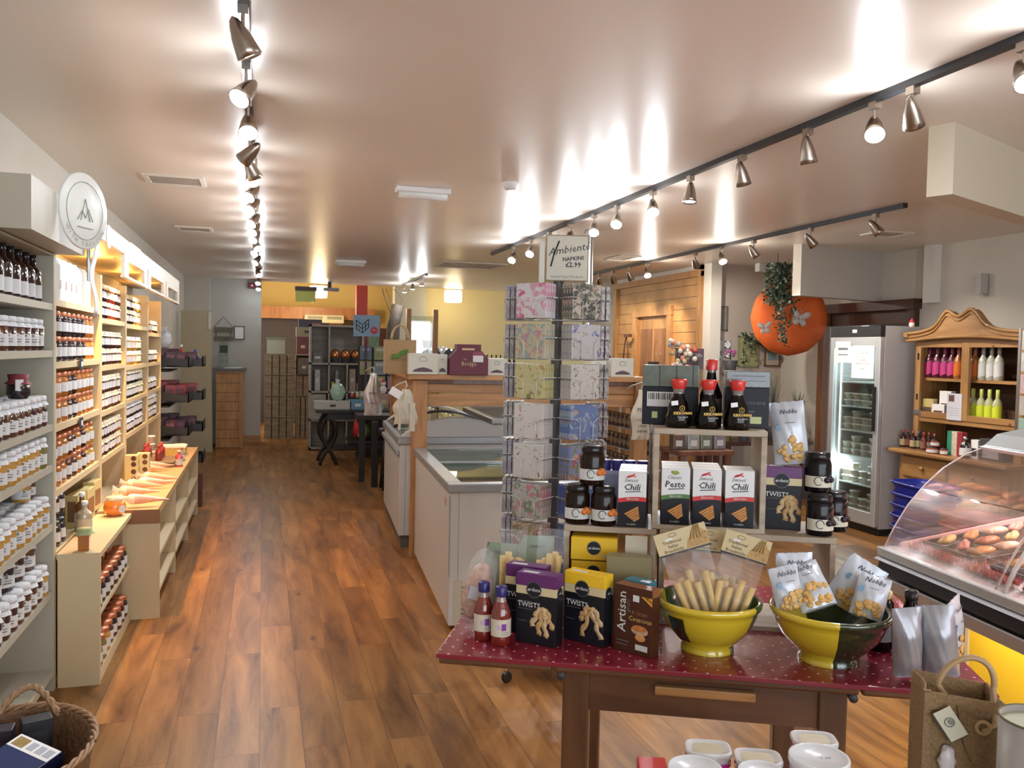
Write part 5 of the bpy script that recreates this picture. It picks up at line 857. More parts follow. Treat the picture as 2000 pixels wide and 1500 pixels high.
def frame(label,cat,px0,py0,px1,py1,Y,fm,pm,x=None):
    a=ony(px0,py1,Y); c=ony(px1,py0,Y); t=thing('framed_'+cat,label,cat,((a.x+c.x)/2,Y,(a.z+c.z)/2)); w=(c.x-a.x)/2; h=(c.z-a.z)/2
    MB().box(-w,-.015,-h,w,0,-h+.015,fm).box(-w,-.015,h-.015,w,0,h,fm).box(-w,-.015,-h,-w+.015,0,h,fm).box(w-.015,-.015,-h,w,0,h,fm).build('frame',t); MB().box(-w+.01,-.008,-h+.01,w-.01,-.001,h-.01,pm).build('picture',t); return t
frame('grey picture with faint pink flower on the corner wall','picture',1391,598,1421,645,9.29,mat('frame_grey',(.16,.15,.13),.6),mat('pic_greyflower',(.26,.25,.23),.5,noise=.3,scale=12)); frame('pale green botanical picture behind the ivy','picture',1440,657,1482,716,9.29,mat('frame_olive',(.3,.3,.15),.6),mat('pic_botanic',(.38,.38,.18),.5,noise=.4,scale=10))
t=frame('small framed picture with blue square at the corner','picture',1492,676,1523,715,9.29,mat('frame_brown',(.14,.08,.05),.6),mat('pic_mount',(.5,.42,.34),.5)); MB().box(-.06,-.012,-.05,.06,-.009,.05,mat('pic_blue',(.2,.28,.34),.5,noise=.3,scale=20)).build('print',t)
for i,(a_,b_,c_,d_) in enumerate(((1396,662,1408,688),(1396,692,1408,718))):
    t=frame('white notice strip with dark dot, %s of two on corner wall'%('upper','lower')[i],'notice',a_,b_,c_,d_,9.29,paper,mat('notice_lilac',(.5,.5,.58),.5)); MB().lathe([(.001,0),(.028,0)],mat('dot_navy',(.02,.02,.06),.5),16,T=Tm((0,-.017,.02),90,0,0),cap=False).build('dot_print',t)
for i,(a_,b_,c_,d_) in enumerate(((1415,666,1426,680),(1415,684,1426,698))): frame('small white notice, %s of the pair beside the dotted strips'%('upper','lower')[i],'notice',a_,b_,c_,d_,9.29,paper,paper)
# plants below
def grassy(label,px,py,Y,n,h,m_,pot=True):
    p=ony(px,py,Y); t=thing('potted_plant',label,'plant',(p.x,Y,p.z)); b=MB()
    for i in range(n):
        a=random.uniform(0,6.3); l=h*random.uniform(.6,1); bend=random.uniform(.1,.5)*l; w=.006
        pts=[Vector((math.cos(a)*bend*(k/4)**2,math.sin(a)*bend*(k/4)**2,l*k/4)) for k in range(5)]; side=Vector((-math.sin(a),math.cos(a),0))*w
        vs=[]; [vs.extend([tuple(q-side*(1-.2*k)),tuple(q+side*(1-.2*k))]) for k,q in enumerate(pts)]; b.add(vs,[(2*k,2*k+1,2*k+3,2*k+2) for k in range(4)],m_)
    b.build('leaves',t)['kind']='stuff'; MB().lathe([(.06,-.14),(.09,0),(.085,.005),(.001,-.01)],mat('pot_olive',(.20,.22,.05),.5) if pot else darkgrey,18).build('pot',t); return t
gl=mat('grass_leaf',(.03,.06,.03),.5,noise=.4,scale=20)
# plant stand
t=thing('plant_table','dark wooden plant table in the corner behind the display','table',(5.35,8.55,0)); MB().box(-.65,-.3,.62,.6,.19,.66,dk).build('tabletop',t); [MB().box(x,y,0,x+.05,y+.05,.62,dk).build('leg',t) for x in(-.6,.5) for y in(-.25,.12)]; MB().box(-.6,-.25,.25,.45,.15,.28,dk).build('shelf',t)
grassy('spiky dark green plant beside the white-lit wall',1556,850,8.6,70,.42,gl,False).location.z=.80; grassy('bushy dark plant lower right near the door frame',1592,890,7.95,110,.32,gl,False).location.z=.14
grassy('green plant in round olive pot seen through the display crate',1413,885,8.4,60,.28,mat('leaf_bright',(.06,.12,.03),.5),True).location.z=.80
q=grassy('tall thin plant left of the spiky one',1508,840,8.5,22,.62,gl,False); q.location.z=.80
t=thing('orchid','pink orchid with drooping flowers seen through display crate','plant',(5.13,8.36,.80)); 
MB().lathe([(.05,-.14),(.06,0),(.001,-.005)],darkgrey,14).build('pot',t); MB().tube([(0,0,0),(.02,0,.2),(.1,0,.32)],.003,gl,5).build('stem',t); 
for i in range(8): MB().ell((.02+.012*i,random.uniform(-.03,.03),.22+.014*i*(1 if i<5 else -.3)),.02,.008,.018,mat('petal_pink',(.45,.14,.22),.5),8,5).build('flower',t)
t=grassy('little pink flowering plant behind the black boxes',1426,715,9.0,14,.12,gl,False); t.location.z=1.545; [MB().ell((random.uniform(-.07,.07),random.uniform(-.04,.04),.08+random.uniform(-.02,.05)),.02,.02,.015,mat('petal_mauve',(.35,.08,.28),.5),8,5).build('flower',t) for _ in range(9)]
t=thing('plant_pedestal','slim dark pedestal holding the mauve flowers','stand',(t.location.x,9.0,0)); MB().cyl(0,0,0,1.37,.04,dk,12).build('column',t); MB().cyl(0,0,1.37,1.40,.1,dk,16).build('top_plate',t)
# stool with glittery boxes seen through the crate
t=thing('wooden_stool','brown wooden stool seen through the open display crate','stool',(3.55,6.6,0)); sw=wood('stool_brown',(.14,.05,.025),(.22,.09,.045),.5,(6,6,1),3)
MB().box(-.22,-.2,.76,.3,.2,.80,sw).build('seat',t,bev=.005); [MB().box(x,y,0,x+.05,y+.05,.76,sw).build('leg',t) for x in(-.2,.22) for y in(-.18,.13)]; MB().box(-.2,-.17,.35,.27,-.14,.39,sw).build('stretcher',t)
for i,(x,c) in enumerate(((-.17,(.2,.14,.12)),(-.03,(.45,.5,.48)),(.09,(.28,.32,.22)),(.22,(.4,.36,.38)))):
    t=thing('foil_pack','shiny small pack, %s from the left on the brown stool'%ORD[i],'pack',(3.55+x,6.55,.80)); MB().box(-.055,-.04,0,.055,.04,.13,mat('foil%d'%i,c,.2,.5,noise=.5,scale=40)).build('carton',t,bev=.006); MB().box(-.03,-.041,.03,.03,-.0402,.08,lab).build('label',t)
# rack of brown jars
t=thing('jar_rack','wire rack of dark jars between pine frame and display crates','display rack',(3.30,6.9,0)); 
for y in(0,1.5): 
    for x in(0,.35): MB().box(x,y,0,x+.02,y+.02,1.42,steel).build('upright',t)
RZ=[.30,.50,.70,.90,1.10,1.27]
for z in RZ: MB().box(0,0,z-.008,.37,1.52,z,steel).build('wire_shelf',t)
hj=thing('sauce_jar','','jar'); MB().lathe([(.03,0),(.034,.01),(.034,.09),(.026,.105)],mat('jar_tawny',(.10,.04,.02),.1,coat=1),10).build('jar_body',hj); MB().lathe([(.03,.104),(.03,.122),(.001,.124)],mat('lid_bronze',(.3,.2,.12),.3,.6),10,cap=False).build('lid',hj); MB().lathe([(.0345,.025),(.0345,.07)],mat('label_tan',(.35,.24,.15),.5),10,cap=False).build('label',hj)
for k,z in enumerate(RZ):
    for j in range(14): put(hj,(3.38,6.98+j*.104,z),0,'brown jar, %s from the near end on the %s shelf from bottom of wire rack'%(ORD[j],ORD[k]),'brown jars on the wire rack')
# till counter with novelty display
t=thing('till_counter','pine till counter beyond the jar rack','counter',(4.2,9.0,0)); MB().box(-.3,-.2,0,.8,.5,1.28,pine).build('cabinet',t); MB().box(-.34,-.24,1.28,.84,.54,1.32,pine).build('worktop',t)
p=ony(1345,690,8.9); t=thing('gift_display','crowded novelty gift display with chalk sign on till counter','display',(p.x,8.9,1.32)); MB().box(-.19,0,0,.19,.12,.12,mat('display_brown',(.2,.14,.08),.6)).build('tray',t); MB().box(-.12,.08,.1,.24,.10,.36,mat('sign_slate',(.10,.08,.10),.5)).text('Beautiful Gifts',.055,mat('chalk',(.6,.55,.65),.6),FRONT(.06,.079,.28),shear=.2).text('& For...',.06,mat('chalk'),FRONT(.06,.079,.2),shear=.2).build('sign',t)
b=[(.55,.5,.42),(.4,.06,.05),(.6,.55,.5),(.45,.35,.2),(.3,.35,.45),(.5,.2,.15)]
for i in range(34):
    MB().ell((random.uniform(-.22,.1),random.uniform(-.03,.06),.14+random.uniform(-.02,.30)),.033,.03,.033,mat('trinket%d'%(i%6),b[i%6],.4,noise=.4,scale=50),8,6).build('trinket',t)
t=thing('figurine','white bird figurine in front of the gift display','ornament',(p.x-.07,8.72,1.32)); MB().ell((0,0,.05),.06,.03,.04,whitep).build('body',t); MB().tube([(-.03,0,.06),(-.06,0,.13),(-.04,0,.17)],lambda q:.016-.006*q,whitep,8).build('neck',t)
t=thing('card_reader','dark till screen standing on pine counter','till',(p.x-.42,8.92,1.32)); MB().box(-.06,0,0,.06,.05,.2,darkgrey).build('screen',t); MB().box(-.04,.02,-.0,.04,.1,.04,black).build('base',t)
t=thing('gift_tray','low pink and white patterned gift tray on the till counter','tray',(p.x-.27,8.72,1.32)); MB().box(-.15,0,0,.12,.14,.05,mat('gift_tray',(.4,.2,.25),.5,noise=.8,scale=40)).build('tray_body',t); MB().box(-.1,.02,.05,.08,.12,.07,lab).build('cards',t)
t=thing('coat','dark hooded coat hanging by the pine wall','coat',(4.80,11.85,1.45)); MB().ell((0,0,0),.22,.12,.2,mat('coat_black',(.02,.02,.025),.8),16,10,wob=lambda a,t:.1*math.sin(3*a)).build('hood',t); MB().grid(lambda u,v:((u-.5)*.36+.02*math.sin(9*u),.05+.03*math.sin(12*u),-.05-.8*v),16,8,mat('coat_black')).build('body',t,solid=.02)
t=thing('handbag','brown leather bag hanging on pine wall hook','bag',(4.985,11.3,1.42)); hb_=mat('leather_brown',(.10,.03,.015),.4); MB().ell((0,0,0),.05,.12,.12,hb_,12,8).build('bag_body',t); MB().tube([(0,-.09,.05),(.0,-.05,.3),(0,0,.45),(0,.05,.3),(0,.09,.05)],.008,hb_,6).build('strap',t); MB().box(-.02,-.15,.42,.02,.05,.46,hb_).build('hook_rail',t)
# ================================================================ far background
crw=wood('crate_grey_brown',(.20,.14,.08),(.32,.24,.15),.7,(1,3,8),4,knots=False); crw2=wood('crate_brown',(.13,.09,.05),(.21,.15,.085),.7,(1,3,8),4,knots=False)
def crate(label,x,y,z,w=.42,h=.36,d=.35,front='open'):
    t=thing('wooden_crate',label,'crate',(x,y,z)); m_=crw
    MB().box(0,d-.015,0,w,d,h,crw2).build('crate_base',t)
    for i in range(3): MB().box(0,0,.01+i*h/3,.015,d,.01+i*h/3+h/3-.03,m_).box(w-.015,0,.01+i*h/3,w,d,.01+i*h/3+h/3-.03,m_).build('slat',t)
    MB().box(0,0,0,w,d,.015,m_).build('slat',t); MB().box(0,0,h-.015,w,d,h,m_).build('slat',t)
    if front=='slats':
        for i in range(4): MB().box(i*w/4+.008,-.012,0,(i+1)*w/4-.008,0,h,m_).build('slat',t)
    return t
for i in range(4): crate('upright slatted crate, %s from the floor in the left crate column'%ORD[i],.03,15.45,i*.37,.5,.36,.3,'slats')
for i in range(2): crate('wooden crate, %s one up on the right of the crate stack'%ORD[i],.56,15.55,.74+i*.37-.0,.5,.36,.35,'slats' if i==0 else 'open')
crate('lowest crate at the right of the stack',.56,15.55,.0,.34,.73,.35,'slats'); 
t=thing('fabric_basket','grey fabric box top left of the crate stack','box',(.2,15.5,1.48)); MB().box(-.13,0,0,.17,.2,.28,mat('felt_cream',(.45,.45,.36),.7)).build('carton',t); MB().box(-.14,-.01,.25,.18,.21,.29,mat('felt_dark',(.25,.25,.2),.7)).build('lid',t)
for i,(x,z,c,lb) in enumerate(((.67,1.49,(.18,.05,.05),'red patterned gift box at left in upper pair on crates'),(.92,1.49,(.10,.13,.09),'green patterned gift box at right in upper pair on crates'),(.69,1.13,(.17,.12,.10),'brown patterned box in the crate cubby, left'),(.89,1.13,(.19,.13,.12),'brown patterned box in the crate cubby, right'))):
    t=thing('gift_box',lb,'box',(x,15.50,z)); MB().box(-.1,0,0,.12 if i<2 else .09,.2,.30 if i<2 else .29,mat('gbox%d'%i,c,.5,noise=.6,scale=20)).build('carton',t); MB().box(-.03,-.002,.1,.04,-.001,.15,cream).build('label',t)
t=thing('storage_basket','wide cream basket with handle on top of crate boxes','basket',(.78,15.5,1.79)); MB().box(-.22,0,0,.22,.25,.17,mat('wicker_pale',(.32,.28,.18),.7,noise=.3,scale=40)).build('basket_body',t); MB().box(-.08,-.004,.07,.08,-.002,.11,black).build('handle',t)
t=thing('storage_box','dark box with pink pattern on the very top of the stack','box',(.80,15.5,1.96)); MB().box(-.2,0,0,.2,.2,.14,mat('box_dark_pink',(.06,.05,.08),.5,noise=.9,scale=20)).build('carton',t); MB().box(.02,-.002,.02,.18,-.001,.08,mat('box_rose',(.35,.12,.12),.5)).build('label',t)
# orange bookcase / doorway on the yellow wall
orn=wood('orange_frame',(.38,.13,.03),(.50,.20,.05),.4,(4,4,1),3,knots=False)
t=thing('orange_doorway_frame','orange wooden doorway cabinet against the cafe wall','cabinet',(-.2,18.5,0)); MB().box(-.3,0,0,-.1,.3,2.45,orn).build('side_panel',t); MB().box(1.55,0,0,1.8,.3,2.45,orn).build('side_panel',t); MB().box(-.35,-.03,2.2,2.5,.3,2.45,orn).build('header',t); MB().box(-.1,.25,0,1.55,.3,2.2,mat('door_dark_brown',(.07,.05,.04),.7)).build('back_panel',t)  # plain dark brown panel closes the opening
t=thing('office_chair','black swivel chair behind the crates','chair',(.98,16.4,0)); MB().box(-.2,-.03,.5,.2,.05,1.05,mat('chair_black',(.01,.01,.01),.6)).build('backrest',t,bev=.02); MB().box(-.22,-.25,.42,.22,.22,.5,mat('chair_black')).build('seat',t,bev=.02); MB().cyl(0,0,.08,.42,.025,black).build('column',t); [MB().tube([(0,0,.1),(.27*math.cos(a),.27*math.sin(a),.06)],.02,black,6).build('base_arm',t) for a in [i*2*PI/5 for i in range(5)]]
t=thing('cardboard_roll','rolled brown card lying behind crates','roll',(1.35,15.6,.06)); MB().tube([(-.3,0,0),(.3,0,0)],.06,mat('card_brown',(.3,.22,.14),.7),12).build('roll_body',t)
t=thing('rolling_base','black wheeled base under the far cafe table','stand',(1.75,16.4,0)); [MB().tube([(0,0,.12),(.3*math.cos(a),.3*math.sin(a),.05)],.025,black,6).build('base_arm',t) for a in [i*2*PI/5 for i in range(5)]]; MB().cyl(0,0,.1,.5,.03,black).build('column',t)
# green hanging sign, heater unit, red door
p=ony(597,566,16.2); t=thing('hanging_sign','green panel sign hanging from a dark bar in the cafe','sign',(p.x,16.2,p.z)); MB().box(-.19,0,-.02,.2,.04,.06,black).build('bar',t); MB().box(-.18,.01,-.22,.18,.02,-.02,mat('sign_green',(.30,.38,.10),.4,noise=.2,scale=5)).build('panel',t); MB().cyl(-.1,.02,.06,3.3-p.z,.002,black,4).build('wire',t)
p=ony(635,624,18.3); t=thing('air_conditioner','cream air conditioner unit above the dark doorway','air conditioner',(p.x,18.15,p.z)); acm=mat('ac_cream',(.66,.58,.34),.5); MB().box(-.42,0,-.08,.38,.322,.09,acm).build('housing',t,bev=.02); [MB().box(x,-.003,-.0,x+.3,0,.06,mat('ac_grille',(.3,.26,.16),.5)).build('grille',t) for x in(-.36,.03)]
t=thing('dark_dresser','dark arched cupboard below the air conditioner','cupboard',(1.72,18.53,0)); MB().box(-.1,0,0,1.0,.3,2.05,mat('cupboard_dark',(.08,.03,.02),.5)).build('cabinet',t); MB().lathe([(.001,0),(.12,0),(.12,.05),(.001,.05)],mat('cupboard_dark'),24,T=Tm((.2,.05,2.05),90,0,0)).build('arch',t)
t=thing('red_cabinet','narrow dark red cabinet right of the air conditioner','cabinet',(1.95,17.6,0)); MB().box(0,0,0,.35,.2,2.15,mat('cab_red',(.12,.03,.02),.5)).build('cabinet',t); MB().box(.12,-.005,1.2,.33,0,1.95,mat('notice_teal',(.06,.12,.11),.5,noise=.5,scale=15)).build('poster',t)
# grey cube shelf
t=thing('cube_shelf','grey wood-effect cube shelving beyond the dark table','shelving',(.70,13.6,0)); gw=wood('cube_grey',(.30,.28,.24),(.40,.37,.32),.6,(1,1,8),3,knots=False)
def CX(px): return ony(px,700,13.6).x-.62
for i,zz in enumerate((0.02,.46,.90,1.34,1.93)): MB().box(0,0,zz,[1.12,1.12,1.12,1.0,.82][i],.36,zz+.03,gw).build('shelf',t)
for (x,z0,z1) in ((0,.02,1.96),(.28,.02,1.93),(.56,.02,1.34),(.80,1.34,1.96),(.84,.02,1.34),(1.10,.02,.92)): MB().box(x,0,z0,x+.025,.36,z1,gw).build('upright',t)
MB().box(0,.34,.02,1.1,.36,1.34,gw).box(0,.34,1.34,.8,.36,1.93,gw).build('back_panel',t)
MB().box(0,-.01,.49,.25,0,.88,gw).build('door',t); MB().box(.86,-.01,.49,1.1,0,.88,gw).build('door',t)
egg=thing('wrapped_egg','','egg'); MB().ell((0,0,.12),.078,.078,.10,mat('copper_foil',(.55,.22,.09),.2,.8),16,10).build('foil_egg',egg); MB().lathe([(.06,0),(.074,.08)],darkgrey,14,cap=False).lathe([(.001,0),(.06,0)],darkgrey,14,cap=False).build('egg_cup',egg)
for i,x in enumerate((.39,.55,.71)): put(egg,(.70+x,13.7,1.37),0,'copper foil wrapped dome, %s from the left on grey cube shelf'%ORD[i],'copper domes on the cube shelf')
for i,(x,z,w,h,c,lb) in enumerate(((.12,.93,.08,.33,(.45,.45,.42),'tall white narrow box in left cube'),(.36,.93,.05,.14,(.5,.5,.05),'yellow bottle in second cube'),(.42,.93,.05,.32,(.2,.24,.2),'dark slim bottle in second cube'),(.66,.93,.10,.35,(.42,.35,.28),'tall floral pack in third cube'),(.755,.93,.06,.12,(.45,.33,.3),'pink floral packet in third cube'),(.81,.93,.03,.28,(.18,.13,.09),'brown slim box in third cube'),(.12,1.37,.16,.16,(.15,.14,.13),'dark pattern tray in upper left cube'),(.45,.49,.2,.3,(.1,.08,.07),'dark parcel in middle lower cube'),(.7,.49,.18,.26,(.12,.06,.04),'brown parcel in lower right cube'))):
    t=thing('shelf_item',lb+' of grey shelving','box',(.70+x,13.66,z)); MB().box(-w/2,0,0,w/2,.1,h,mat('sitem%d'%i,c,.5,noise=.5,scale=30)).build('carton',t,bev=.004); MB().box(-w/4,-.001,h*.4,w/4,0,h*.6,lab if i%3==0 else cream).build('label',t)
# blue sign + card racks
p=ony(716,637,12.6); t=thing('poster','blue poster with a drawn crate and red badge','sign',(p.x,12.6,p.z)); MB().box(-.015,.01,-p.z,.015,.03,0,darkgrey).build('pole',t); MB().box(-.19,0,-.15,.19,.01,.16,mat('poster_blue',(.18,.34,.52),.35,noise=.25,scale=5)).build('panel',t)
b=MB(); 
for k in range(3): b.tube([(-.15,-.001,.08-k*.06),(-.06,-.001,.02-k*.06),(.03,-.001,.1-k*.06)],.006,black,4)
for q in(-.15,-.105,-.06,-.015,.03): b.tube([(q,-.001,.08-abs(q+.15)*.6 if q<=-.06 else .02+(q+.06)*.9),(q,-.001,-.04-abs(q+.15)*.6 if q<=-.06 else -.10+(q+.06)*.9)],.006,black if q!=-.105 else mat('drawn_orange',(.5,.25,.1),.5),4)
b.build('crate_drawing',t); MB().lathe([(.001,0),(.055,0)],mat('badge_red',(.55,.04,.08),.5),20,T=Tm((.11,-.002,-.06),90,0,0),cap=False).text('NEW',.03,lab,FRONT(.11,-.004,-.055)).build('badge',t)
t=thing('magazine_rack','dark rack of colourful magazines below the blue poster','magazine rack',(1.35,12.75,0)); MB().box(0,.0,.1,.62,.03,1.62,mat('rack_dark',(.05,.035,.03),.6)).box(.0,-.1,.0,.62,.2,.1,mat('rack_dark')).build('frame',t)
rc=[(.32,.34,.12),(.2,.28,.3),(.35,.15,.3),(.1,.16,.2),(.25,.3,.12),(.3,.25,.4)]
for r_ in range(4):
    for c_ in range(3):
        if r_==1 and c_==0: continue
        q=thing('magazine','magazine in the rack under the poster, row %s from top, %s from left'%(ORD[3-r_],ORD[c_]),'magazine',(1.37+c_*.205,12.70,.78+r_*.22)); q['group']='magazines in the rack'; mm=mat('mag%d'%((r_*3+c_)%6),rc[(r_*3+c_)%6],.4,noise=.6,scale=22); MB().box(0,0,0,.17,.006,.2,mm).build('cover',q); MB().box(.03,-.001,.13,.14,0,.17,mat('mag_title%d'%(c_%2),[(.5,.3,.55),(.5,.5,.45)][c_%2],.5)).build('title',q)
# dark table with curved legs and boxes
t=thing('dark_table','black table with curved S legs holding gift boxes','table',(1.25,12.1,0)); bt=mat('table_black',(.014,.011,.010),.35)
MB().box(-.55,-.35,.72,.62,.45,.76,bt).build('tabletop',t,bev=.006); MB().box(-.4,-.25,.62,.5,.35,.72,bt).build('apron',t)
for y in(-.22,.28):
    for sgn in(-1,1): MB().tube([(-.38+sgn*.10*math.sin(q*4.6)*(1 if q<.7 else 1.1),y,.70*(1-q)) for q in [i/20 for i in range(21)]],lambda q:.030-.006*q,bt,8).build('leg',t)
MB().box(-.38,-.02,.20,.6,.06,.26,bt).build('stretcher',t); MB().box(.45,-.25,0,.55,.35,.62,bt).build('leg',t); MB().box(-.1,-.3,.30,.5,.3,.33,bt).build('shelf',t)
for i,(x,y,z,w,d,h,c,lb) in enumerate(((.93,11.95,.76,.50,.25,.11,(.48,.48,.43),'long pale marbled box at left end of dark table'),(1.27,11.95,.76,.22,.2,.13,(.12,.28,.42),'pale blue open box with treats on dark table'),(1.40,12.2,.76,.10,.1,.16,(.2,.14,.1),'brown box behind the blue one on dark table'),(1.52,11.9,.76,.20,.16,.09,(.25,.45,.33),'mint green box at the right of dark table'),(1.66,12.2,.76,.14,.12,.2,(.4,.3,.22),'tall mixed box at back of dark table'))):
    t=thing('gift_box',lb,'box',(x,y,z)); MB().box(-w/2,0,0,w/2,d,h,mat('tbox%d'%i,c,.5,noise=.12,scale=14)).build('carton',t,bev=.003); MB().box(-.04,-.001,h*.3,.04,0,h*.6,[darkgrey,lab,cream,lab,cream][i]).build('label',t)
for i,(x,z,c,lb) in enumerate(((1.2,.93,(.45,.06,.03),'red wrapped treats in the blue box'),(1.27,.93,(.5,.35,.15),'orange treats in the blue box'),(1.33,.93,(.45,.45,.45),'white treats in the blue box'))):
    t=thing('treat_bag',lb,'sweets',(x,12.03,z-.02)); MB().ell((0,0,.035),.03,.04,.035,mat('treat%d'%i,c,.3,noise=.3,scale=50),10,7).build('filling',t); MB().lathe([(.01,.06),(.03,.09)],film('cello_bright'),8,cap=False).build('wrapper_tuft',t)
t=thing('cellophane_gift','leaning green and clear cellophane bag on the marbled box','gift',(1.00,12.05,.905)); MB().ell((0,0,.09),.09,.05,.12,film('cello_green',(.5,.75,.6),.6),12,8,wob=lambda a,t:.15*math.sin(4*a+t)).build('wrapper',t); MB().lathe([(.01,.2),(.04,.26)],film('cello_bright'),8,cap=False).build('wrapper_tuft',t)
t=thing('soft_toy','small white and red toy on the back of the dark table','toy',(1.66,12.26,.96)); MB().ell((0,0,.06),.05,.04,.06,paper).build('body',t); MB().ell((0,0,.15),.04,.04,.04,paper).build('head',t); MB().lathe([(.042,.17),(.001,.22)],mat('toy_red'),12).build('hat',t)
t=thing('grocery_bag','green and white salad packet on the lower table shelf','bag',(1.35,12.1,.33)); MB().ell((0,0,.135),.12,.07,.12,mat('salad',(.10,.16,.04),.4,noise=.6,scale=30),14,8,wob=lambda a,t:.1*math.sin(4*a)).build('filling',t); MB().box(-.07,-.075,.04,.04,-.07,.2,mat('pack_pale_green',(.45,.55,.35),.4)).build('label',t)
t=thing('red_bag','bright red bag hanging at the corner of the black table','bag',(1.075,10.30,.72)); MB().ell((0,0,-.08),.035,.03,.09,mat('bag_bright_red',(.45,.01,.015),.5),10,8,wob=lambda a,t:.15*math.sin(3*a+2*t)).build('bag_body',t); MB().tube([(0,0,0),(0,0,.05)],.006,mat('bag_bright_red'),5).build('handle',t)
# black side table and tall black drum stool
t=thing('side_table','small black square-legged table in front of curved-leg table','table',(1.22,10.35,0)); MB().box(-.12,-.05,.76,.42,.45,.80,bt).build('tabletop',t); [MB().box(x,y,0,x+.07,y+.07,.76,bt).build('leg',t) for x,y in((-.10,-.02),(.0,-.45),(.32,-.02),(.32,.36))]
t=thing('bar_stool','round black stool beside the pine frame','stool',(1.43,9.75,0)); MB().lathe([(.001,.70),(.15,.70),(.16,.66),(.15,.62),(.001,.62)],bt,24).build('seat',t); [MB().tube([(.10*math.cos(a),.10*math.sin(a),.62),(.15*math.cos(a),.15*math.sin(a),0)],.018,bt,6).build('leg',t) for a in(.8,2.4,3.9,5.5)]; MB().tube([(.135*math.cos(a),.135*math.sin(a),.2) for a in [i*PI/10 for i in range(20)]],.01,bt,6,True).build('foot_ring',t)
# slatted pine cabinet and wall hangings on the far white wall
t=thing('slatted_counter','narrow pine counter clad in horizontal boards by far wall','counter',(-.70,14.1,0)); MB().box(0,0,0,.41,.6,1.21,bm_).box(.35,-.02,0,.42,0,1.21,pine).build('cabinet',t); MB().box(-.05,-.05,1.21,.45,.62,1.25,mat('slate_top',(.12,.12,.12),.4)).build('worktop',t)
t=thing('paper_pile','loose papers and leaflets lying on the slatted counter','papers',(-.5,14.2,1.25)); [MB().box(-.1+i*.03,-.05,i*.004,.12+i*.03,.15,i*.004+.003,paper,T=Tm(rz=i*9)).build('sheet',t) for i in range(4)]
t=thing('leaflet_holder','leaflet stand with dark photo on slatted counter','leaflet stand',(-.62,14.35,1.25)); MB().box(-.05,0,0,.09,.05,.42,mat('leaf_photo',(.25,.27,.25),.4,noise=.8,scale=15)).build('holder',t); MB().box(-.04,-.004,.24,.08,-.002,.36,mat('leaf_dark',(.03,.06,.03),.5,noise=.8,scale=40)).build('leaflet',t)
a=ony(418,665,14.78); c=ony(455,640,14.78); t=thing('hanging_plaque','rustic two-board plaque hanging by string on far wall','sign',(a.x,14.78,a.z)); w=c.x-a.x; rus=mat('rustic',(.16,.13,.09),.7,noise=.6,scale=30); MB().box(0,-.02,0,w,0,.07,rus).build('board',t); MB().box(0,-.02,.14,w,0,.22,rus).build('board',t); MB().tube([(.0,-.01,.22),(w/2,-.01,.39),(w,-.01,.22)],.004,dk,5).build('string',t); MB().box(.02,-.005,.07,.04,0,.14,rus).box(w-.04,-.005,.07,w-.02,0,.14,rus).build('link',t)
frame('small rustic framed white notice on the far wall','picture',457,637,478,663,14.79,rus,paper)
# driftwood, pine posts, glass screen, cafe items
t=thing('driftwood','dark driftwood branch standing beside the red column','branch',(2.12,14.5,0)); dw=mat('driftwood',(.10,.075,.055),.8,noise=.5,scale=12,bump=.8); MB().tube([(0,0,0),(.05,0,.7),(-.02,0,1.4),(.0,0,2.0),(.08,0,2.35)],lambda q:.15-.05*q,dw,9).build('trunk',t); [MB().tube([(0,0,2.1),(-.15*s,0,2.45),(-.1*s-.1,0,2.62)],.008,dw,5).build('twig',t) for s in(1,.4,-1)]
t=thing('glass_screen','clear screen between two pine posts behind the jute bag','screen',(2.02,12.5,0)); MB().box(0,0,0,.07,.07,2.2,pine).build('post',t); MB().box(.40,0,0,.47,.07,2.2,pine).build('post',t); MB().box(.07,.03,.9,.40,.036,2.1,glass('screen_glass',(.86,.92,.90),.18)).build('glass_pane',t)
t=thing('string_light_board','black board trimmed with little white lights','board',(2.92,14.6,1.35)); MB().box(-.25,0,0,.36,.02,.28,black).build('panel',t)
for i in range(7): MB().ell((-.22+i*.09,-.01,.26+(.0 if i%2 else .015)),.014,.012,.014,mat('fairy_light',(1,1,1),.4,emit=(1,1,.95),es=6),8,5).build('bulb',t)
MB().box(-.02,0,-1.35,.02,.02,0,black).build('stand_post',t)
t=thing('white_counter','bright white cafe counter behind the maroon box','counter',(3.1,12.4,0)); MB().box(0,0,0,1.3,.6,1.32,whitep).build('cabinet',t); MB().box(-.02,-.02,1.32,1.32,.62,1.36,whitep).build('worktop',t)
for i in range(7):
    t=thing('sauce_bottle','dark small bottle, %s from the left on the white cafe counter'%ORD[i],'bottle',(3.25+i*.07,12.5,1.36)); t['group']='bottles on the white counter'; MB().lathe([(.026,0),(.026,.1),(.01,.13),(.01,.17)],plum,10).build('bottle_body',t); MB().lathe([(.013,.165),(.013,.185),(.001,.186)],blk,8,cap=False).build('cap',t)
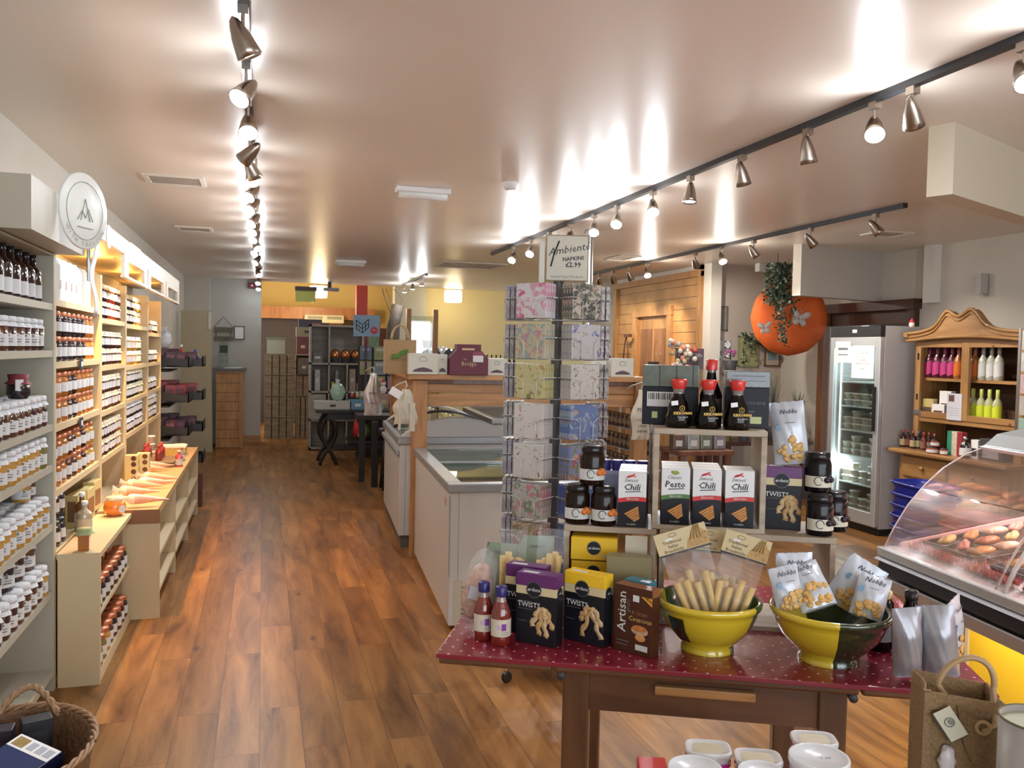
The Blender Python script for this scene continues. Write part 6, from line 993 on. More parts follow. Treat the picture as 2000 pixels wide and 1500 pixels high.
# ================================================================ foreground table, frame of its own: u along the front edge, v to the back
TRZ=-25; TM=Matrix.Translation((.478,2.321,0))@Euler((0,0,R(TRZ))).to_matrix().to_4x4()
def W(u,v,z=.76): return tuple(TM@Vector((u,v,z)))
ST=.762
def cloth_mat():
    m=bpy.data.materials.new('oilcloth_red'); m.use_nodes=True; nt=m.node_tree; b=nt.nodes['Principled BSDF']; N=nt.nodes.new; Lk=nt.links.new
    tc=N('ShaderNodeTexCoord'); mp=N('ShaderNodeMapping'); mp.inputs['Scale'].default_value=(24,24,0); mp.inputs['Rotation'].default_value=(0,0,R(45)); Lk(tc.outputs['Object'],mp.inputs[0])
    fr=N('ShaderNodeVectorMath'); fr.operation='FRACTION'; sb=N('ShaderNodeVectorMath'); sb.operation='SUBTRACT'; sb.inputs[1].default_value=(.5,.5,0); ln=N('ShaderNodeVectorMath'); ln.operation='LENGTH'; lt=N('ShaderNodeMath'); lt.operation='LESS_THAN'; lt.inputs[1].default_value=.085
    Lk(mp.outputs[0],fr.inputs[0]); Lk(fr.outputs[0],sb.inputs[0]); Lk(sb.outputs[0],ln.inputs[0]); Lk(ln.outputs['Value'],lt.inputs[0])
    mx=N('ShaderNodeMix'); mx.data_type='RGBA'; mx.inputs[6].default_value=(.21,.014,.03,1); mx.inputs[7].default_value=(.68,.45,.48,1); Lk(lt.outputs[0],mx.inputs[0]); Lk(mx.outputs[2],b.inputs['Base Color']); b.inputs['Roughness'].default_value=.22; b.inputs['Coat Weight'].default_value=.3
    n=N('ShaderNodeTexNoise'); n.inputs['Scale'].default_value=9; bp=N('ShaderNodeBump'); bp.inputs['Strength'].default_value=.25; bp.inputs['Distance'].default_value=.01; Lk(tc.outputs['Object'],n.inputs['Vector']); Lk(n.outputs['Fac'],bp.inputs['Height']); Lk(bp.outputs[0],b.inputs['Normal']); return m
tw=wood('table_wood',(.085,.034,.014),(.14,.060,.024),.35,(7,7,.8),3,coat=.25); twx=wood('table_wood_x',(.085,.034,.014),(.14,.060,.024),.35,(.8,7,7),3,coat=.25)
t=thing('drop_leaf_table','brown wooden drop-leaf table with red spotted cloth in the foreground','table',W(0,0,0),TRZ)
MB().box(.325,0,.722,1.125,.93,.75,twx).build('tabletop',t,bev=.008); MB().box(0,0,.722,.320,.93,.75,twx).build('leaf',t,bev=.008); MB().box(1.13,0,.722,1.455,.93,.75,twx).build('leaf',t,bev=.008)
MB().box(.40,.07,.60,1.05,.09,.722,twx).box(.40,.84,.60,1.05,.86,.722,twx).box(.39,.12,.60,.41,.82,.722,twx).box(1.05,.12,.6,1.07,.82,.722,twx).build('apron',t)
for x in(.345,1.035):
    for y in(.06,.80): MB().box(x,y,0,x+.075,y+.075,.722,tw).build('leg',t,bev=.006)
MB().box(.60,.045,.665,.87,.07,.69,pinex).build('drawer_pull',t,bev=.004); MB().tube([(.345,.03,.715),(.345,.0,.715)],.012,darkgrey,8).tube([(1.11,.03,.715),(1.11,.0,.715)],.012,darkgrey,8).build('hinge',t)
o=one('tablecloth',MB().box(-.004,-.003,.7505,1.459,.934,.7535,cloth_mat()).box(-.004,-.006,.741,1.459,-.002,.7535,MATS.get('x') or bpy.data.materials['oilcloth_red']).box(-.006,-.003,.741,-.002,.934,.7535,bpy.data.materials['oilcloth_red']).box(1.457,-.003,.741,1.461,.934,.7535,bpy.data.materials['oilcloth_red']),'glossy red spotted oilcloth covering the foreground table','tablecloth',W(0,0,0),TRZ,bev=.002)
ST=.754
# ---- display crates on the table
def dcrate(label,u,v,z,w,h,d,back=False,mid=None):
    t=thing('display_crate',label,'crate',W(u,v,z),TRZ); MB().box(0,0,h-.018,w,d,h,birch).build('top_board',t,bev=.002); MB().box(.016,0,0,w-.016,d,.014,birch).build('bottom_board',t); MB().box(0,0,0,.018,d,h-.018,birch).build('side_board',t,bev=.002); MB().box(w-.018,0,0,w,d,h-.018,birch).build('side_board',t,bev=.002)
    if back: MB().box(.018,d-.01,.014,w-.018,d,h-.018,birch).build('back_board',t)
    return t
dcrate('lower left pale wooden display crate holding the jars of oranges',.31,.395,ST,.29,.298,.26)
dcrate('lower right pale wooden display crate behind the bread bowl',.61,.395,ST,.53,.298,.26)
LZ=ST+.2985
t=dcrate('tall open wooden display crate framing three biscuit boxes',.585,.405,LZ,.345,.318,.25)
UZ=LZ+.3185
# ---- boxes
def carton(name,label,u,v,z,w,d,h,rz,face,group=None,side=None,top=None):
    # face(b): draws the front; local origin is the front-left-bottom corner
    t=thing(name,label,'box',W(u,v,z),TRZ+rz,group); return t
def seal(b,x,z,r,txt,yy=-.0015,sz=None,T=None):
    T=T or Matrix.Identity(4); s1=mat('seal_dark',(.014,.014,.02),.4,spec=.3); s2=mat('seal_grey',(.09,.09,.11),.4)
    b.lathe([(.001,0),(r,0)],s2,32,T=T@Tm((x,yy,z),90,0,0),cap=False,wob=lambda a,j:.05*math.cos(16*a) if j else 0); b.lathe([(.001,0),(r*.9,0)],s1,28,T=T@Tm((x,yy-.0004,z),90,0,0),cap=False); b.text(txt,r*.62,mat('chalk_white',(.62,.62,.62),.5),T@FRONT(x,yy-.0008,z),shear=.15,bold=.0002)
bbk=mat('box_black',(.008,.008,.013),.35,spec=.3); bcr=mat('box_cream_band',(.58,.50,.28),.4); tan1=mat('twist_tan',(.50,.30,.12),.5,noise=.35,scale=60,bump=.5); tan2=mat('twist_pale',(.58,.42,.22),.5,noise=.3,scale=60,bump=.5); wtx=mat('print_white',(.60,.60,.58),.5)
def twists(b,x,z,s,kind,T=None):
    T=T or Matrix.Identity(4)
    for i,(dx,an,l) in enumerate(((-.6,-28,1.0),(-.2,-10,1.25),(.15,6,1.3),(.5,24,1.0),(.0,35,.8)) if kind else ((-.1,-24,1.5),(.1,26,1.5),(-.6,-38,.8),(.55,30,.9))):
        a=R(an); b.tube([(x+s*(dx*.35+l*math.sin(a)*(q-.1)*.8)+.004*math.sin(q*14+i),-.0015-.0006*i,z+s*(.75-l*math.cos(a)*q)) for q in [j/10 for j in range(11)]],lambda q,kk=i:s*(.13+.03*math.sin(q*20+kk)),(tan1,tan2)[(i+kind)%2],6,T=T@Matrix.Diagonal((1,.12,1,1)))
def twist_box(label,u,v,z,rz,colr,w=.128,d=.052,h=.205,kind=1,group='black twist biscuit boxes',blank=False):
    t=thing('twist_box',label,'box',W(u,v,z),TRZ+rz,group); MB().box(0,0,0,w,d,h*.70,bbk).box(0,0,h*.70,w,d,h*.82,bcr).box(0,0,h*.82,w,d,h,colr).build('carton',t,bev=.0015)
    b=MB(); seal(b,w*.45,h*.78,.024,'ardens'); b.text('TWISTS',.021,wtx,FRONT(w*.33,-.001,h*.555),bold=.0002); b.box(w*.06,-.001,h*.60,w*.4,-.0005,h*.606,labtxt); b.box(w*.06,-.001,h*.49,w*.42,-.0005,h*.495,labtxt); b.box(w*.06,-.001,h*.32,w*.28,-.0005,h*.324,labtxt)
    twists(b,w*.68,h*.30,.065,kind); b.box(w*.12,d*.2,h+.0002,w*.5,d*.5,h+.0008,wtx); TT=Tm((w,0,0),0,0,90)
    seal(b,d*.45,h*.75,.018,'ard',T=TT); b.build('print',t); return t
pur=mat('box_purple',(.11,.018,.13),.35); ylw=mat('box_yellow',(.80,.50,.02),.35); grc=mat('box_gold_grey',(.24,.20,.10),.5)
twist_box('purple-topped black twist biscuit box at the front beside the red sauce bottles',.196,.143,ST,-17.5,pur)
twist_box('purple-topped black twist box set behind the front purple one',.150,.232,ST,-15,pur)
twist_box('yellow-topped black twist biscuit box standing at the table front',.333,.195,ST,-26,ylw,.134,kind=0)
twist_box('purple-topped twist box upright on the right display crate with white bag above',.940,.50,LZ,-4,pur,.112,.055,.20,group='black twist biscuit boxes')
def flat_box(label,u,v,z,w,d,h,m_,rz=0):
    t=thing('twist_box',label,'box',W(u,v,z),TRZ+rz); MB().box(0,0,0,w,d,h,m_).build('carton',t,bev=.0015); b=MB(); seal(b,w*.5,h*.55,.022,'ardens'); b.box(w*.65,-.001,h*.1,w*.95,-.0005,h*.28,mat('sticker_cream',(.6,.5,.2),.5)); b.build('print',t)
flat_box('yellow twist box with dark seal lying at top of left crate opening',.335,.375,ST+.195,.145,.2,.07,ylw); flat_box('second yellow twist box lying under the top one in left crate',.337,.38,ST+.115,.14,.2,.075,ylw)
flat_box('third yellow twist box lying hidden lowest in the left crate',.337,.385,ST+.016,.14,.2,.09,ylw)
flat_box('dull gold twist box with black seal behind the couscous box',.452,.27,ST,.135,.06,.235,grc,-4)
# couscous box
t=thing('couscous_box','brown couscous box with orange NEW corner at table front','box',W(.483,.141,ST),TRZ-32); w,d,h=.124,.042,.19; cb_=mat('box_brown',(.065,.020,.009),.4,spec=.3); 
MB().box(0,0,0,w,d,h,cb_).box(.0005,.0005,h-.022,w+.0008,d,h+.0006,mat('box_orange_brown',(.24,.09,.03),.4)).build('carton',t,bev=.0012)
b=MB(); b.text('Artisan',.040,wtx,Tm((.026,-.001,.115),90,-90,0)@Tm(),bold=.0003); b.text('grains',.016,labtxt,Tm((.046,-.001,.135),90,-90,0)); gd=mat('print_gold',(.50,.33,.10),.5); b.text('4 Grain',.017,mat('print_brown2',(.30,.14,.06),.5),FRONT(.083,-.001,.118),shear=.1); b.text('Couscous',.019,gd,FRONT(.086,-.001,.10),bold=.0003)
b.prism([(.088,.168),(.124,.145),(.124,.168)],-.0012,-.0006,mat('new_orange',(.75,.35,.03),.4),'y'); b.text('NEW!',.011,ink,Tm((.1125,-.0015,.162),90,32,0),bold=.0003); b.box(.062,-.0015,.150,.082,-.0008,.168,lab)
b.ell((.085,-.001,.070),.028,.001,.014,mat('bowl_print',(.50,.32,.20),.5,noise=.5,scale=90),18,8); b.ell((.085,-.0015,.076),.024,.001,.009,mat('couscous_print',(.50,.17,.04),.5,noise=.7,scale=160),16,8); b.ell((.088,-.002,.050),.017,.001,.010,mat('egg_print',(.60,.28,.10),.5),16,8); b.box(.072,-.001,.014,.112,-.0005,.030,wtx); b.box(.010,-.001,.02,.045,-.0005,.022,labtxt); b.box(.010,-.001,.03,.05,-.0005,.032,labtxt); b.build('print',t)
t=thing('couscous_box','teal-topped box directly behind the brown couscous box','box',W(.508,.182,ST),TRZ-32); MB().box(0,0,0,w-.040,d,h+.004,mat('box_teal',(.05,.17,.23),.4)).build('carton',t,bev=.0012); MB().box(.05,.005,h+.0043,.08,.02,h+.005,paper).build('price_label',t)
# ---- chilli / pesto boxes
def bisc(kind):
    t=thing('biscuit_box','','box'); w,d,h=.088,.055,.178; hm=.5
    c=mat('ribbon_%s'%kind,(.55,.02,.02) if kind=='chilli' else (.06,.16,.03),.4)
    MB().box(0,0,0,w,d,h*hm,bbk).box(0,0,h*hm,w,d,h,mat('biscuit_white',(.70,.70,.70),.35)).build('carton',t,bev=.0015)
    b=MB(); b.grid(lambda u,v:(u*w,-.001,h*(.43+.075*v+.04*math.sin(PI*u*.7))),10,1,c); b.prism([(0,h*.44),(w*.8,h*.52),(w*.8,h*.60),(0,h*.52)],w+.0004,w+.001,c,'x',T=Matrix.Identity(4)) if False else None
    b.add([(w+.0008,0,h*.46),(w+.0008,d,h*.62),(w+.0008,d,h*.70),(w+.0008,0,h*.54)],[(0,1,2,3)],c)
    b.text('BISCUITS',.0095,wtx,FRONT(w*.52,-.002,h*.50),bold=.0001)
    if kind=='chilli':
        b.text('Sweet',.017,labtxt,FRONT(w*.45,-.0015,h*.835),shear=.3); b.text('Chili',.028,ink,FRONT(w*.48,-.0015,h*.71),shear=.2,bold=.0003)
        rc_=mat('chilli_red',(.60,.02,.02),.4); b.tube([(w*.3,-.001,h*.89),(w*.45,-.001,h*.91),(w*.6,-.001,h*.955)],lambda q:.0035*(1-abs(q-.4)),rc_,6); b.tube([(w*.62,-.001,h*.90),(w*.48,-.001,h*.925),(w*.35,-.001,h*.91)],.0018,rc_,5)
    else:
        b.text('Classic',.016,labtxt,FRONT(w*.45,-.0015,h*.835),shear=.3); b.text('Pesto',.028,ink,FRONT(w*.48,-.0015,h*.71),shear=.15,bold=.0003)
        for i in range(5): b.ell((w*(.4+.04*i),-.001,h*(.93-.012*(i%3))),.006,.001,.005,mat('basil',(.30,.32,.05),.5),8,5)
    b.tube([(w*.25,-.001,h*.625),(w*.55,-.001,h*.635),(w*.8,-.001,h*.645)],.0012,ink,4)
    cr=mat('cracker_print',(.55,.24,.06),.5,noise=.4,scale=120); cr2=mat('cracker_line',(.25,.09,.02),.5)
    b.add([(w*.22,-.001,h*.24),(w*.72,-.001,h*.38),(w*.78,-.001,h*.16),(w*.6,-.001,h*.10)],[(0,1,2,3)],cr); 
    for i in range(5): f=i/5; b.tube([(w*(.22+.38*f),-.0015,h*(.24-.14*f)),(w*(.72+.05*f),-.0015,h*(.38-.2*f))],.0007,cr2,4)
    b.text('fordella\'s',.008,wtx,FRONT(w*.5,-.0015,h*.055)); b.build('print',t); return t
ch=bisc('chilli'); pe=bisc('pesto'); g='biscuit boxes on the display crates'
for (pr,u,rz,wd,n) in ((ch,.478,-1,'leftmost chilli column outside the open crate',3),(pe,.612,0,'green pesto column inside the open crate',3),(ch,.709,0,'middle chilli column inside the open crate',3),(ch,.808,0,'right chilli column inside the open crate',2)):
    for j in range(n): put(pr,W(u+j*.001,.412+j*.062,LZ+(.015 if u>.6 else 0)),TRZ+rz,'white-topped black biscuit box, %s from front, %s'%(ORD[j],wd),g)
t=thing('bottle_pack','row of blue plastic caps behind the left chilli boxes','bottle pack',W(.405,.602,LZ),TRZ); MB().box(0,0,0,.17,.06,.15,mat('shrink_blue',(.25,.3,.45),.3)).build('bottles',t,bev=.01)
for i in range(4): MB().cyl(.022+.042*i,.03,.15,.185,.019,mat('cap_blue_navy',(.02,.02,.20),.35),12).build('cap',t)
# ---- dark jars of oranges, jars of berries
def fruit_jar(name,con,fr,lc,h=.125,r=.041):
    t=thing(name,'','jar'); MB().lathe([(r*.92,0),(r,.008),(r,h*.70),(r*.93,h*.80),(r*.80,h*.86)],con,24).build('jar_body',t)
    b=MB(); b.lathe([(r*1.012,h*.14),(r*1.012,h*.42)],lc,18,a0=-2.9,a1=-.3,cap=False)
    for i in range(3): a=-1.15-.16*(i%2); b.ell((r*1.02*math.cos(-1.1+.22*i),r*1.02*math.sin(-1.1+.22*i),h*(.33+.05*(i%2))),.011,.011,.010,fr,10,6)
    b.tube([(r*1.03*math.cos(-1.75+.28*math.cos(a)),r*1.03*math.sin(-1.75+.28*math.cos(a)),h*.30+.013*math.sin(a)) for a in [i*PI/8 for i in range(15)]],.0011,ink,4); b.build('label',t)
    MB().lathe([(r*.88,h*.84),(r*.90,h*.87),(r*.90,h*.97),(r*.82,h),(.001,h)],mat('lid_gloss_black',(.008,.007,.007),.18,spec=.4),24,cap=False).build('lid',t); return t
oj=fruit_jar('fruit_jar',mat('dark_syrup',(.012,.005,.003),.10,spec=.3),mat('orange_fruit',(.62,.17,.03),.4),mat('lab_pale',(.56,.57,.55),.5)); g='dark jars of preserved oranges'
for (u,v,z,lb) in ((.347,.445,LZ,'dark jar with orange slice label, left one of the lower pair'),(.432,.435,LZ,'dark jar with orange slice label, right one of the lower pair'),(.392,.450,LZ+.126,'dark jar with orange slice label stacked on top of pair')): put(oj,W(u,v,z),TRZ+8,lb,g)
bj=fruit_jar('fruit_jar',mat('dark_berry',(.005,.003,.005),.10,spec=.3),mat('berry',(.02,.012,.02),.3),mat('lab_cream',(.62,.60,.48),.5)); g='dark jars of berries'
for (u,v,z,lb) in ((1.115,.45,LZ,'dark berry jar at the front of the right-hand pile'),(1.175,.53,LZ,'dark berry jar behind right in the right-hand pile'),(1.115,.50,LZ+.126,'dark berry jar stacked on top of the right-hand pile')): put(bj,W(u-.015,v,z),TRZ+2,lb,g)
# ---- soy bottles and black cartons on top
rcap=mat('cap_soy_red',(.62,.025,.02),.3,coat=.5); soy=mat('soy_dark',(.005,.003,.002),.07,spec=.35); gold=mat('print_gold_bright',(.70,.45,.06),.4)
sb=thing('soy_bottle','','bottle'); h=.155
MB().lathe([(.036,0),(.041,.006),(.040,.035),(.030,.075),(.018,.098),(.0165,.108)],soy,28).build('bottle_body',sb); MB().lathe([(.0168,.100),(.0165,.112),(.0185,.122)],mat('neck_glass',(.20,.18,.17),.05,coat=1),20,cap=False).build('neck',sb)
MB().lathe([(.019,.122),(.021,.128),(.026,.148),(.025,.153),(.001,.154)],rcap,24,cap=False).build('cap',sb)
b=MB(); b.tube([(.0085*math.cos(a),-.0345+.0,.062+.0085*math.sin(a)) for a in [i*PI/3+PI/6 for i in range(6)]],.0012,gold,4,True); b.text('S',.011,gold,FRONT(0,-.0350,.062)); b.text('KIKKOMAN',.0115,gold,FRONT(0,-.0405,.047)@Tm(rx=-0),bold=.0004); b.text('Soy Sauce',.0085,wtx,FRONT(0,-.0415,.036)); b.build('lettering',sb)
b=MB(); b.box(-.028,-.036,.074,-.006,-.034,.088,paper,T=Tm(ry=-6)); b.build('price_tag',sb)
g='dark soy sauce bottles with red caps'
for u,v,lb in ((.66,.455,'red-capped soy bottle, left of the three short ones'),(.752,.448,'red-capped soy bottle, middle of the three short ones'),(.84,.44,'red-capped soy bottle, right of the three short ones')): put(sb,W(u,v,UZ),TRZ+18,lb,g)
t=thing('soy_bottle','taller soy bottle with red screw cap behind the short ones','bottle',W(.768,.56,UZ),TRZ+10); MB().lathe([(.034,0),(.036,.006),(.036,.10),(.016,.155),(.014,.175)],soy,24).build('bottle_body',t); MB().lathe([(.0145,.155),(.014,.185)],mat('neck_glass'),16,cap=False).build('neck',t); MB().lathe([(.018,.182),(.0185,.19),(.0185,.214),(.016,.217),(.001,.217)],rcap,20,cap=False).build('cap',t); MB().lathe([(.0365,.03),(.0365,.09)],mat('label_brown_dark',(.10,.08,.06),.4),18,a0=-2.6,a1=-.5,cap=False).build('label',t)
navy=mat('carton_black_navy',(.007,.009,.018),.45,spec=.3); wd_=mat('window_green',(.10,.125,.10),.25,coat=.5,noise=.4,scale=25)
t=thing('black_carton','black carton with barcode label at left on top crate','box',W(.581,.53,UZ),TRZ-3); MB().box(-.035,0,0,.145,.1,.125,navy).box(-.035,0,.125,.145,.1,.195,wd_).build('carton',t,bev=.002)
b=MB(); b.box(-.02,-.001,.06,.085,-.0005,.108,lab); [b.box(x,-.0015,.083,x+.002+.002*((i*7)%3)/2,-.001,.104,ink) for i,x in enumerate([-.015+.006*k for k in range(16)])]; b.box(-.003,-.001,.022,.015,-.0005,.043,mat('sticker_green',(.5,.55,.25),.5)); [b.box(x,-.001,.125,x+.003,-.0004,.195,black) for x in(.018,.072,.125)]; b.build('label',t)
t=thing('black_carton','black carton with yellow sticker at right on top crate','box',W(.810,.50,UZ),TRZ+0); MB().box(-.0,0,0,.135,.1,.130,navy).box(0,0,.130,.135,.1,.182,mat('window_grey',(.09,.10,.11),.25,coat=.5,noise=.5,scale=60)).build('carton',t,bev=.002)
b=MB(); b.box(.045,-.001,.015,.112,-.0005,.037,mat('sticker_green')); b.text('GOCHIGENE',.013,labtxt,FRONT(.086,-.001,.080)); b.box(.05,-.001,.052,.09,-.0005,.055,labtxt); b.box(.02,-.001,.165,.12,-.0005,.168,labtxt); b.box(.02,-.001,.15,.12,-.0005,.152,labtxt); b.build('label',t)
# cream cards in the right crate mouth
t=thing('price_card','blank cream card standing at left of the right lower crate','card',W(.505,.37,ST+.21),TRZ); MB().box(0,0,0,.068,.003,.07,mat('card_cream',(.62,.58,.45),.5)).build('card',t); MB().box(.0,.0,-.21,.008,.003,0,clear).build('holder',t)
# ---- sauce bottles in front
sbt=thing('chilli_sauce_bottle','','bottle'); sr=mat('chilli_sauce',(.17,.014,.006),.07,coat=1,noise=.35,scale=220)
MB().lathe([(.026,0),(.029,.005),(.0285,.022),(.029,.085),(.027,.098),(.016,.125)],sr,28).build('bottle_body',sbt); MB().lathe([(.0163,.122),(.013,.136),(.013,.145)],mat('neck_clear',(.30,.22,.20),.05,coat=1),20,cap=False).build('neck',sbt)
MB().lathe([(.0165,.140),(.017,.143),(.017,.166),(.015,.169),(.001,.169)],mat('cap_violet',(.018,.014,.13),.35),22,cap=False).build('cap',sbt)
b=MB(); b.lathe([(.0296,.028),(.0296,.078)],mat('label_ivory',(.60,.55,.43),.5),24,a0=-3.0,a1=.1,cap=False); pv=mat('elephant_purple',(.22,.03,.30),.5); b.lathe([(.0299,.046),(.0299,.066)],pv,8,a0=-1.62,a1=-1.15,cap=False); b.lathe([(.03,.049),(.03,.062)],mat('label_lilac',(.5,.42,.5),.5),8,a0=-2.1,a1=-1.7,cap=False); b.lathe([(.0301,.034),(.0301,.0355)],labtxt,8,a0=-1.6,a1=-.9,cap=False); b.lathe([(.0301,.040),(.0301,.0415)],labtxt,8,a0=-1.6,a1=-.9,cap=False); b.build('label',sbt)
put(sbt,W(.100,.148,ST),TRZ+20,'red chilli sauce bottle with violet cap, left of the two in front','chilli sauce bottles'); put(sbt,W(.158,.112,ST),TRZ+16,'red chilli sauce bottle with violet cap, right of the two in front','chilli sauce bottles')
# ---- bowls
byl=mat('bowl_yellow',(.60,.45,.025),.12,coat=1); bgr=mat('bowl_green',(.018,.030,.010),.12,coat=1); bgr2=mat('bowl_green_leaf',(.05,.10,.02),.12,coat=1)
def bowl(label,u,v,rz,Rr,H,split,gm,lab_=False):
    t=thing('mixing_bowl',label,'bowl',W(u,v,ST),TRZ+rz)
    out=[(Rr*.50,0),(Rr*.50,H*.06),(Rr*.46,H*.12),(Rr*.62,H*.26),(Rr*.82,H*.50),(Rr*.93,H*.76),(Rr*.95,H*.86),(Rr*1.0,H*.88),(Rr*1.01,H*.96),(Rr*.97,H),(Rr*.92,H*.97)]; inn=[(Rr*.92,H*.97),(Rr*.87,H*.75),(Rr*.75,H*.5),(Rr*.5,H*.2),(.001,H*.14)]
    MB().lathe(out,byl,36,a0=split[0],a1=split[1],cap=False).lathe(inn,byl,36,a0=split[0],a1=split[1],cap=False).lathe([(.001,0),(Rr*.5,0)],byl,36,cap=False).build('yellow_half',t)
    MB().lathe(out,gm,36,a0=split[1],a1=split[0]+2*PI,cap=False).lathe(inn,gm,36,a0=split[1],a1=split[0]+2*PI,cap=False).build('green_half',t)
    if lab_:
        b=MB(); pr=[(Rr*.64,H*.26),(Rr*.84,H*.50),(Rr*.942,H*.76)]; b.lathe(pr,mat('bowl_label',(.03,.03,.012),.2,coat=.6),10,a0=-2.55,a1=-2.15,cap=False); b.build('label',t)
    return t
bowl('yellow and green bowl filled with breadstick bags',.750,.20,0,.150,.150,(-3.6,-.62),bgr2,True); bowl('yellow and dark green bowl filled with white nut bags',1.082,.182,0,.164,.150,(-4.4,-1.62),bgr)
# ---- breadstick bags
stick=mat('breadstick',(.66,.47,.20),.6,noise=.18,scale=50,bump=.4); hc=mat('header_cream',(.56,.46,.26),.55,noise=.08,scale=8); whb=mat('wheat_print',(.42,.26,.09),.6,noise=.6,scale=120); cello_f=film('bread_cello',(.85,.85,.88),.09,.1)
def bread_bag(label,u,v,z,lean,rz,tilt,W_=.15,n=7,txt=True,hh=.062,loc=None,header=True,L=.125):
    t=thing('breadstick_bag',label,'bread'); t.location=loc or W(u,v,z); t.rotation_euler=(R(tilt),R(lean),R(TRZ+rz)); t['group']='clear breadstick bags'
    for i in range(n):
        x=-W_*.36+W_*.72*i/(n-1); yy=.012*((i%2)*2-1); a=random.uniform(-.05,.05); MB().tube([(x*.8,yy,.0),(x*.9+a*.03,yy,L*.5),(x+a*.06,yy,L+random.uniform(-.018,.018))],lambda q:.0102+.0012*math.sin(q*9),stick,8).build('breadstick',t)
    H=L+.098
    MB().grid(lambda p,q:((p-.5)*W_*(.9+.1*q),-.026*math.sin(PI*p)**.6*(1-q**3)-.004*math.sin(p*20+q*9),-.01+q*H),16,12,cello_f).grid(lambda p,q:((p-.5)*W_*(.9+.1*q),.026*math.sin(PI*p)**.6*(1-q**3),-.01+q*H),12,8,cello_f).build('cellophane',t)
    if header:
        b=MB(); w2=W_*.54; b.box(-w2,-.006,H-.02,w2,-.004,H-.02+hh,hc).box(-w2,.003,H-.02,w2,.005,H-.02+hh,hc).box(-w2,-.006,H-.025,w2,.005,H-.019,mat('header_edge',(.04,.03,.03),.5)); b.build('header_card',t)
        b=MB(); zz=H-.02
        b.prism([(w2*.1,zz+.003),(w2,zz+.003),(w2,zz+hh*.55),(w2*.62,zz+hh*.98),(w2*.45,zz+hh*.6),(w2*.2,zz+hh*.4)],-.0068,-.0062,whb,'y')
        for k in range(4): b.tube([(w2*(.3+.14*k),-.0072,zz+hh*.4),(w2*(.42+.1*k),-.0075,zz+hh*.7),(w2*(.58+.05*k),-.0075,zz+hh*.98)],.0022,mat('wheat_ear',(.34,.22,.08),.6,noise=.5,scale=200),5)
        tc_=mat('header_ink',(.12,.07,.03),.5)
        for k,s in enumerate(('Traditional','Italian','Breadsticks')): b.text(s,.0125,tc_,FRONT(-w2*.38+.004*k*0,-.0065,zz+hh*(.52-.2*k)),bold=.0002)
        b.tube([(-w2*.3+.011*math.cos(a),-.0065,zz+hh*.82+.005*math.sin(a)) for a in [i*PI/8 for i in range(16)]],.0006,tc_,4,True); b.box(-w2*.62,-.007,zz+hh*.60,-w2*.32,-.0062,zz+hh*.70,lab); b.build('header_print',t)
    return t
bread_bag('breadstick bag with header card, left one in the bowl',.742,.165,.850,-18,6,-6,.140,8); bread_bag('breadstick bag with header card, middle one in the bowl',.765,.235,.85,3,0,-4,.145,6,L=.10); bread_bag('breadstick bag with header card, right one in the bowl',.795,.165,.850,14,-4,-4,.120,7,L=.11)
# loose bags standing left behind the boxes
bread_bag('tall breadstick bag leaning left of the display crates',.262,.325,ST+.05,4,4,-2,.085,5,header=False,L=.16); bread_bag('second breadstick bag leaning at the left table end',.150,.335,ST+.05,2,-4,-2,.085,5,header=False,L=.15)
t=thing('snack_bag','pale green topped bag behind the purple boxes','bag',W(.22,.44,ST),TRZ+5); MB().grid(lambda p,q:((p-.5)*.11,-.025*math.sin(PI*p)*math.sin(PI*min(1,q*1.05)),q*.25),10,10,mat('bag_sage',(.24,.30,.23),.35,noise=.15,scale=9)).grid(lambda p,q:((p-.5)*.11,.025*math.sin(PI*p)*math.sin(PI*min(1,q*1.05)),q*.25),10,10,mat('bag_sage')).build('bag_body',t); MB().text('SWEETS',.014,labtxt,FRONT(0,-.012,.215)).build('lettering',t)
t=thing('snack_bag','grey-green bag tucked at far left behind purple boxes','bag',W(.08,.44,ST),TRZ-4); MB().grid(lambda p,q:((p-.5)*.11+.03*q,-.025*math.sin(PI*p)*math.sin(PI*min(1,q*1.05)),q*.22),10,10,mat('bag_sage')).grid(lambda p,q:((p-.5)*.11+.03*q,.025*math.sin(PI*p)*math.sin(PI*min(1,q*1.05)),q*.22),10,10,mat('bag_sage')).build('bag_body',t); MB().text('SWEETS',.012,labtxt,FRONT(.02,-.012,.19)).build('lettering',t)
t=thing('sweet_bag','clear bag of pink and cream sweets at the left table end','sweets',W(.045,.235,ST+.045)); t.rotation_euler=(R(-4),R(14),R(TRZ)); MB().ell((0,0,.07),.045,.028,.085,mat('sweets_mix',(.50,.30,.22),.4,noise=.7,scale=60),14,10,wob=lambda a,t:.06*math.sin(6*a+4*t)).build('filling',t); MB().ell((0,0,.085),.052,.034,.115,film('cello_faint',(.8,.8,.8),.14,.1),14,10,wob=lambda a,t:.08*math.sin(6*a+3*t)).build('wrapper',t); MB().box(-.02,-.036,.05,.02,-.034,.09,mat('sweet_label',(.5,.5,.55),.5)).build('label',t)
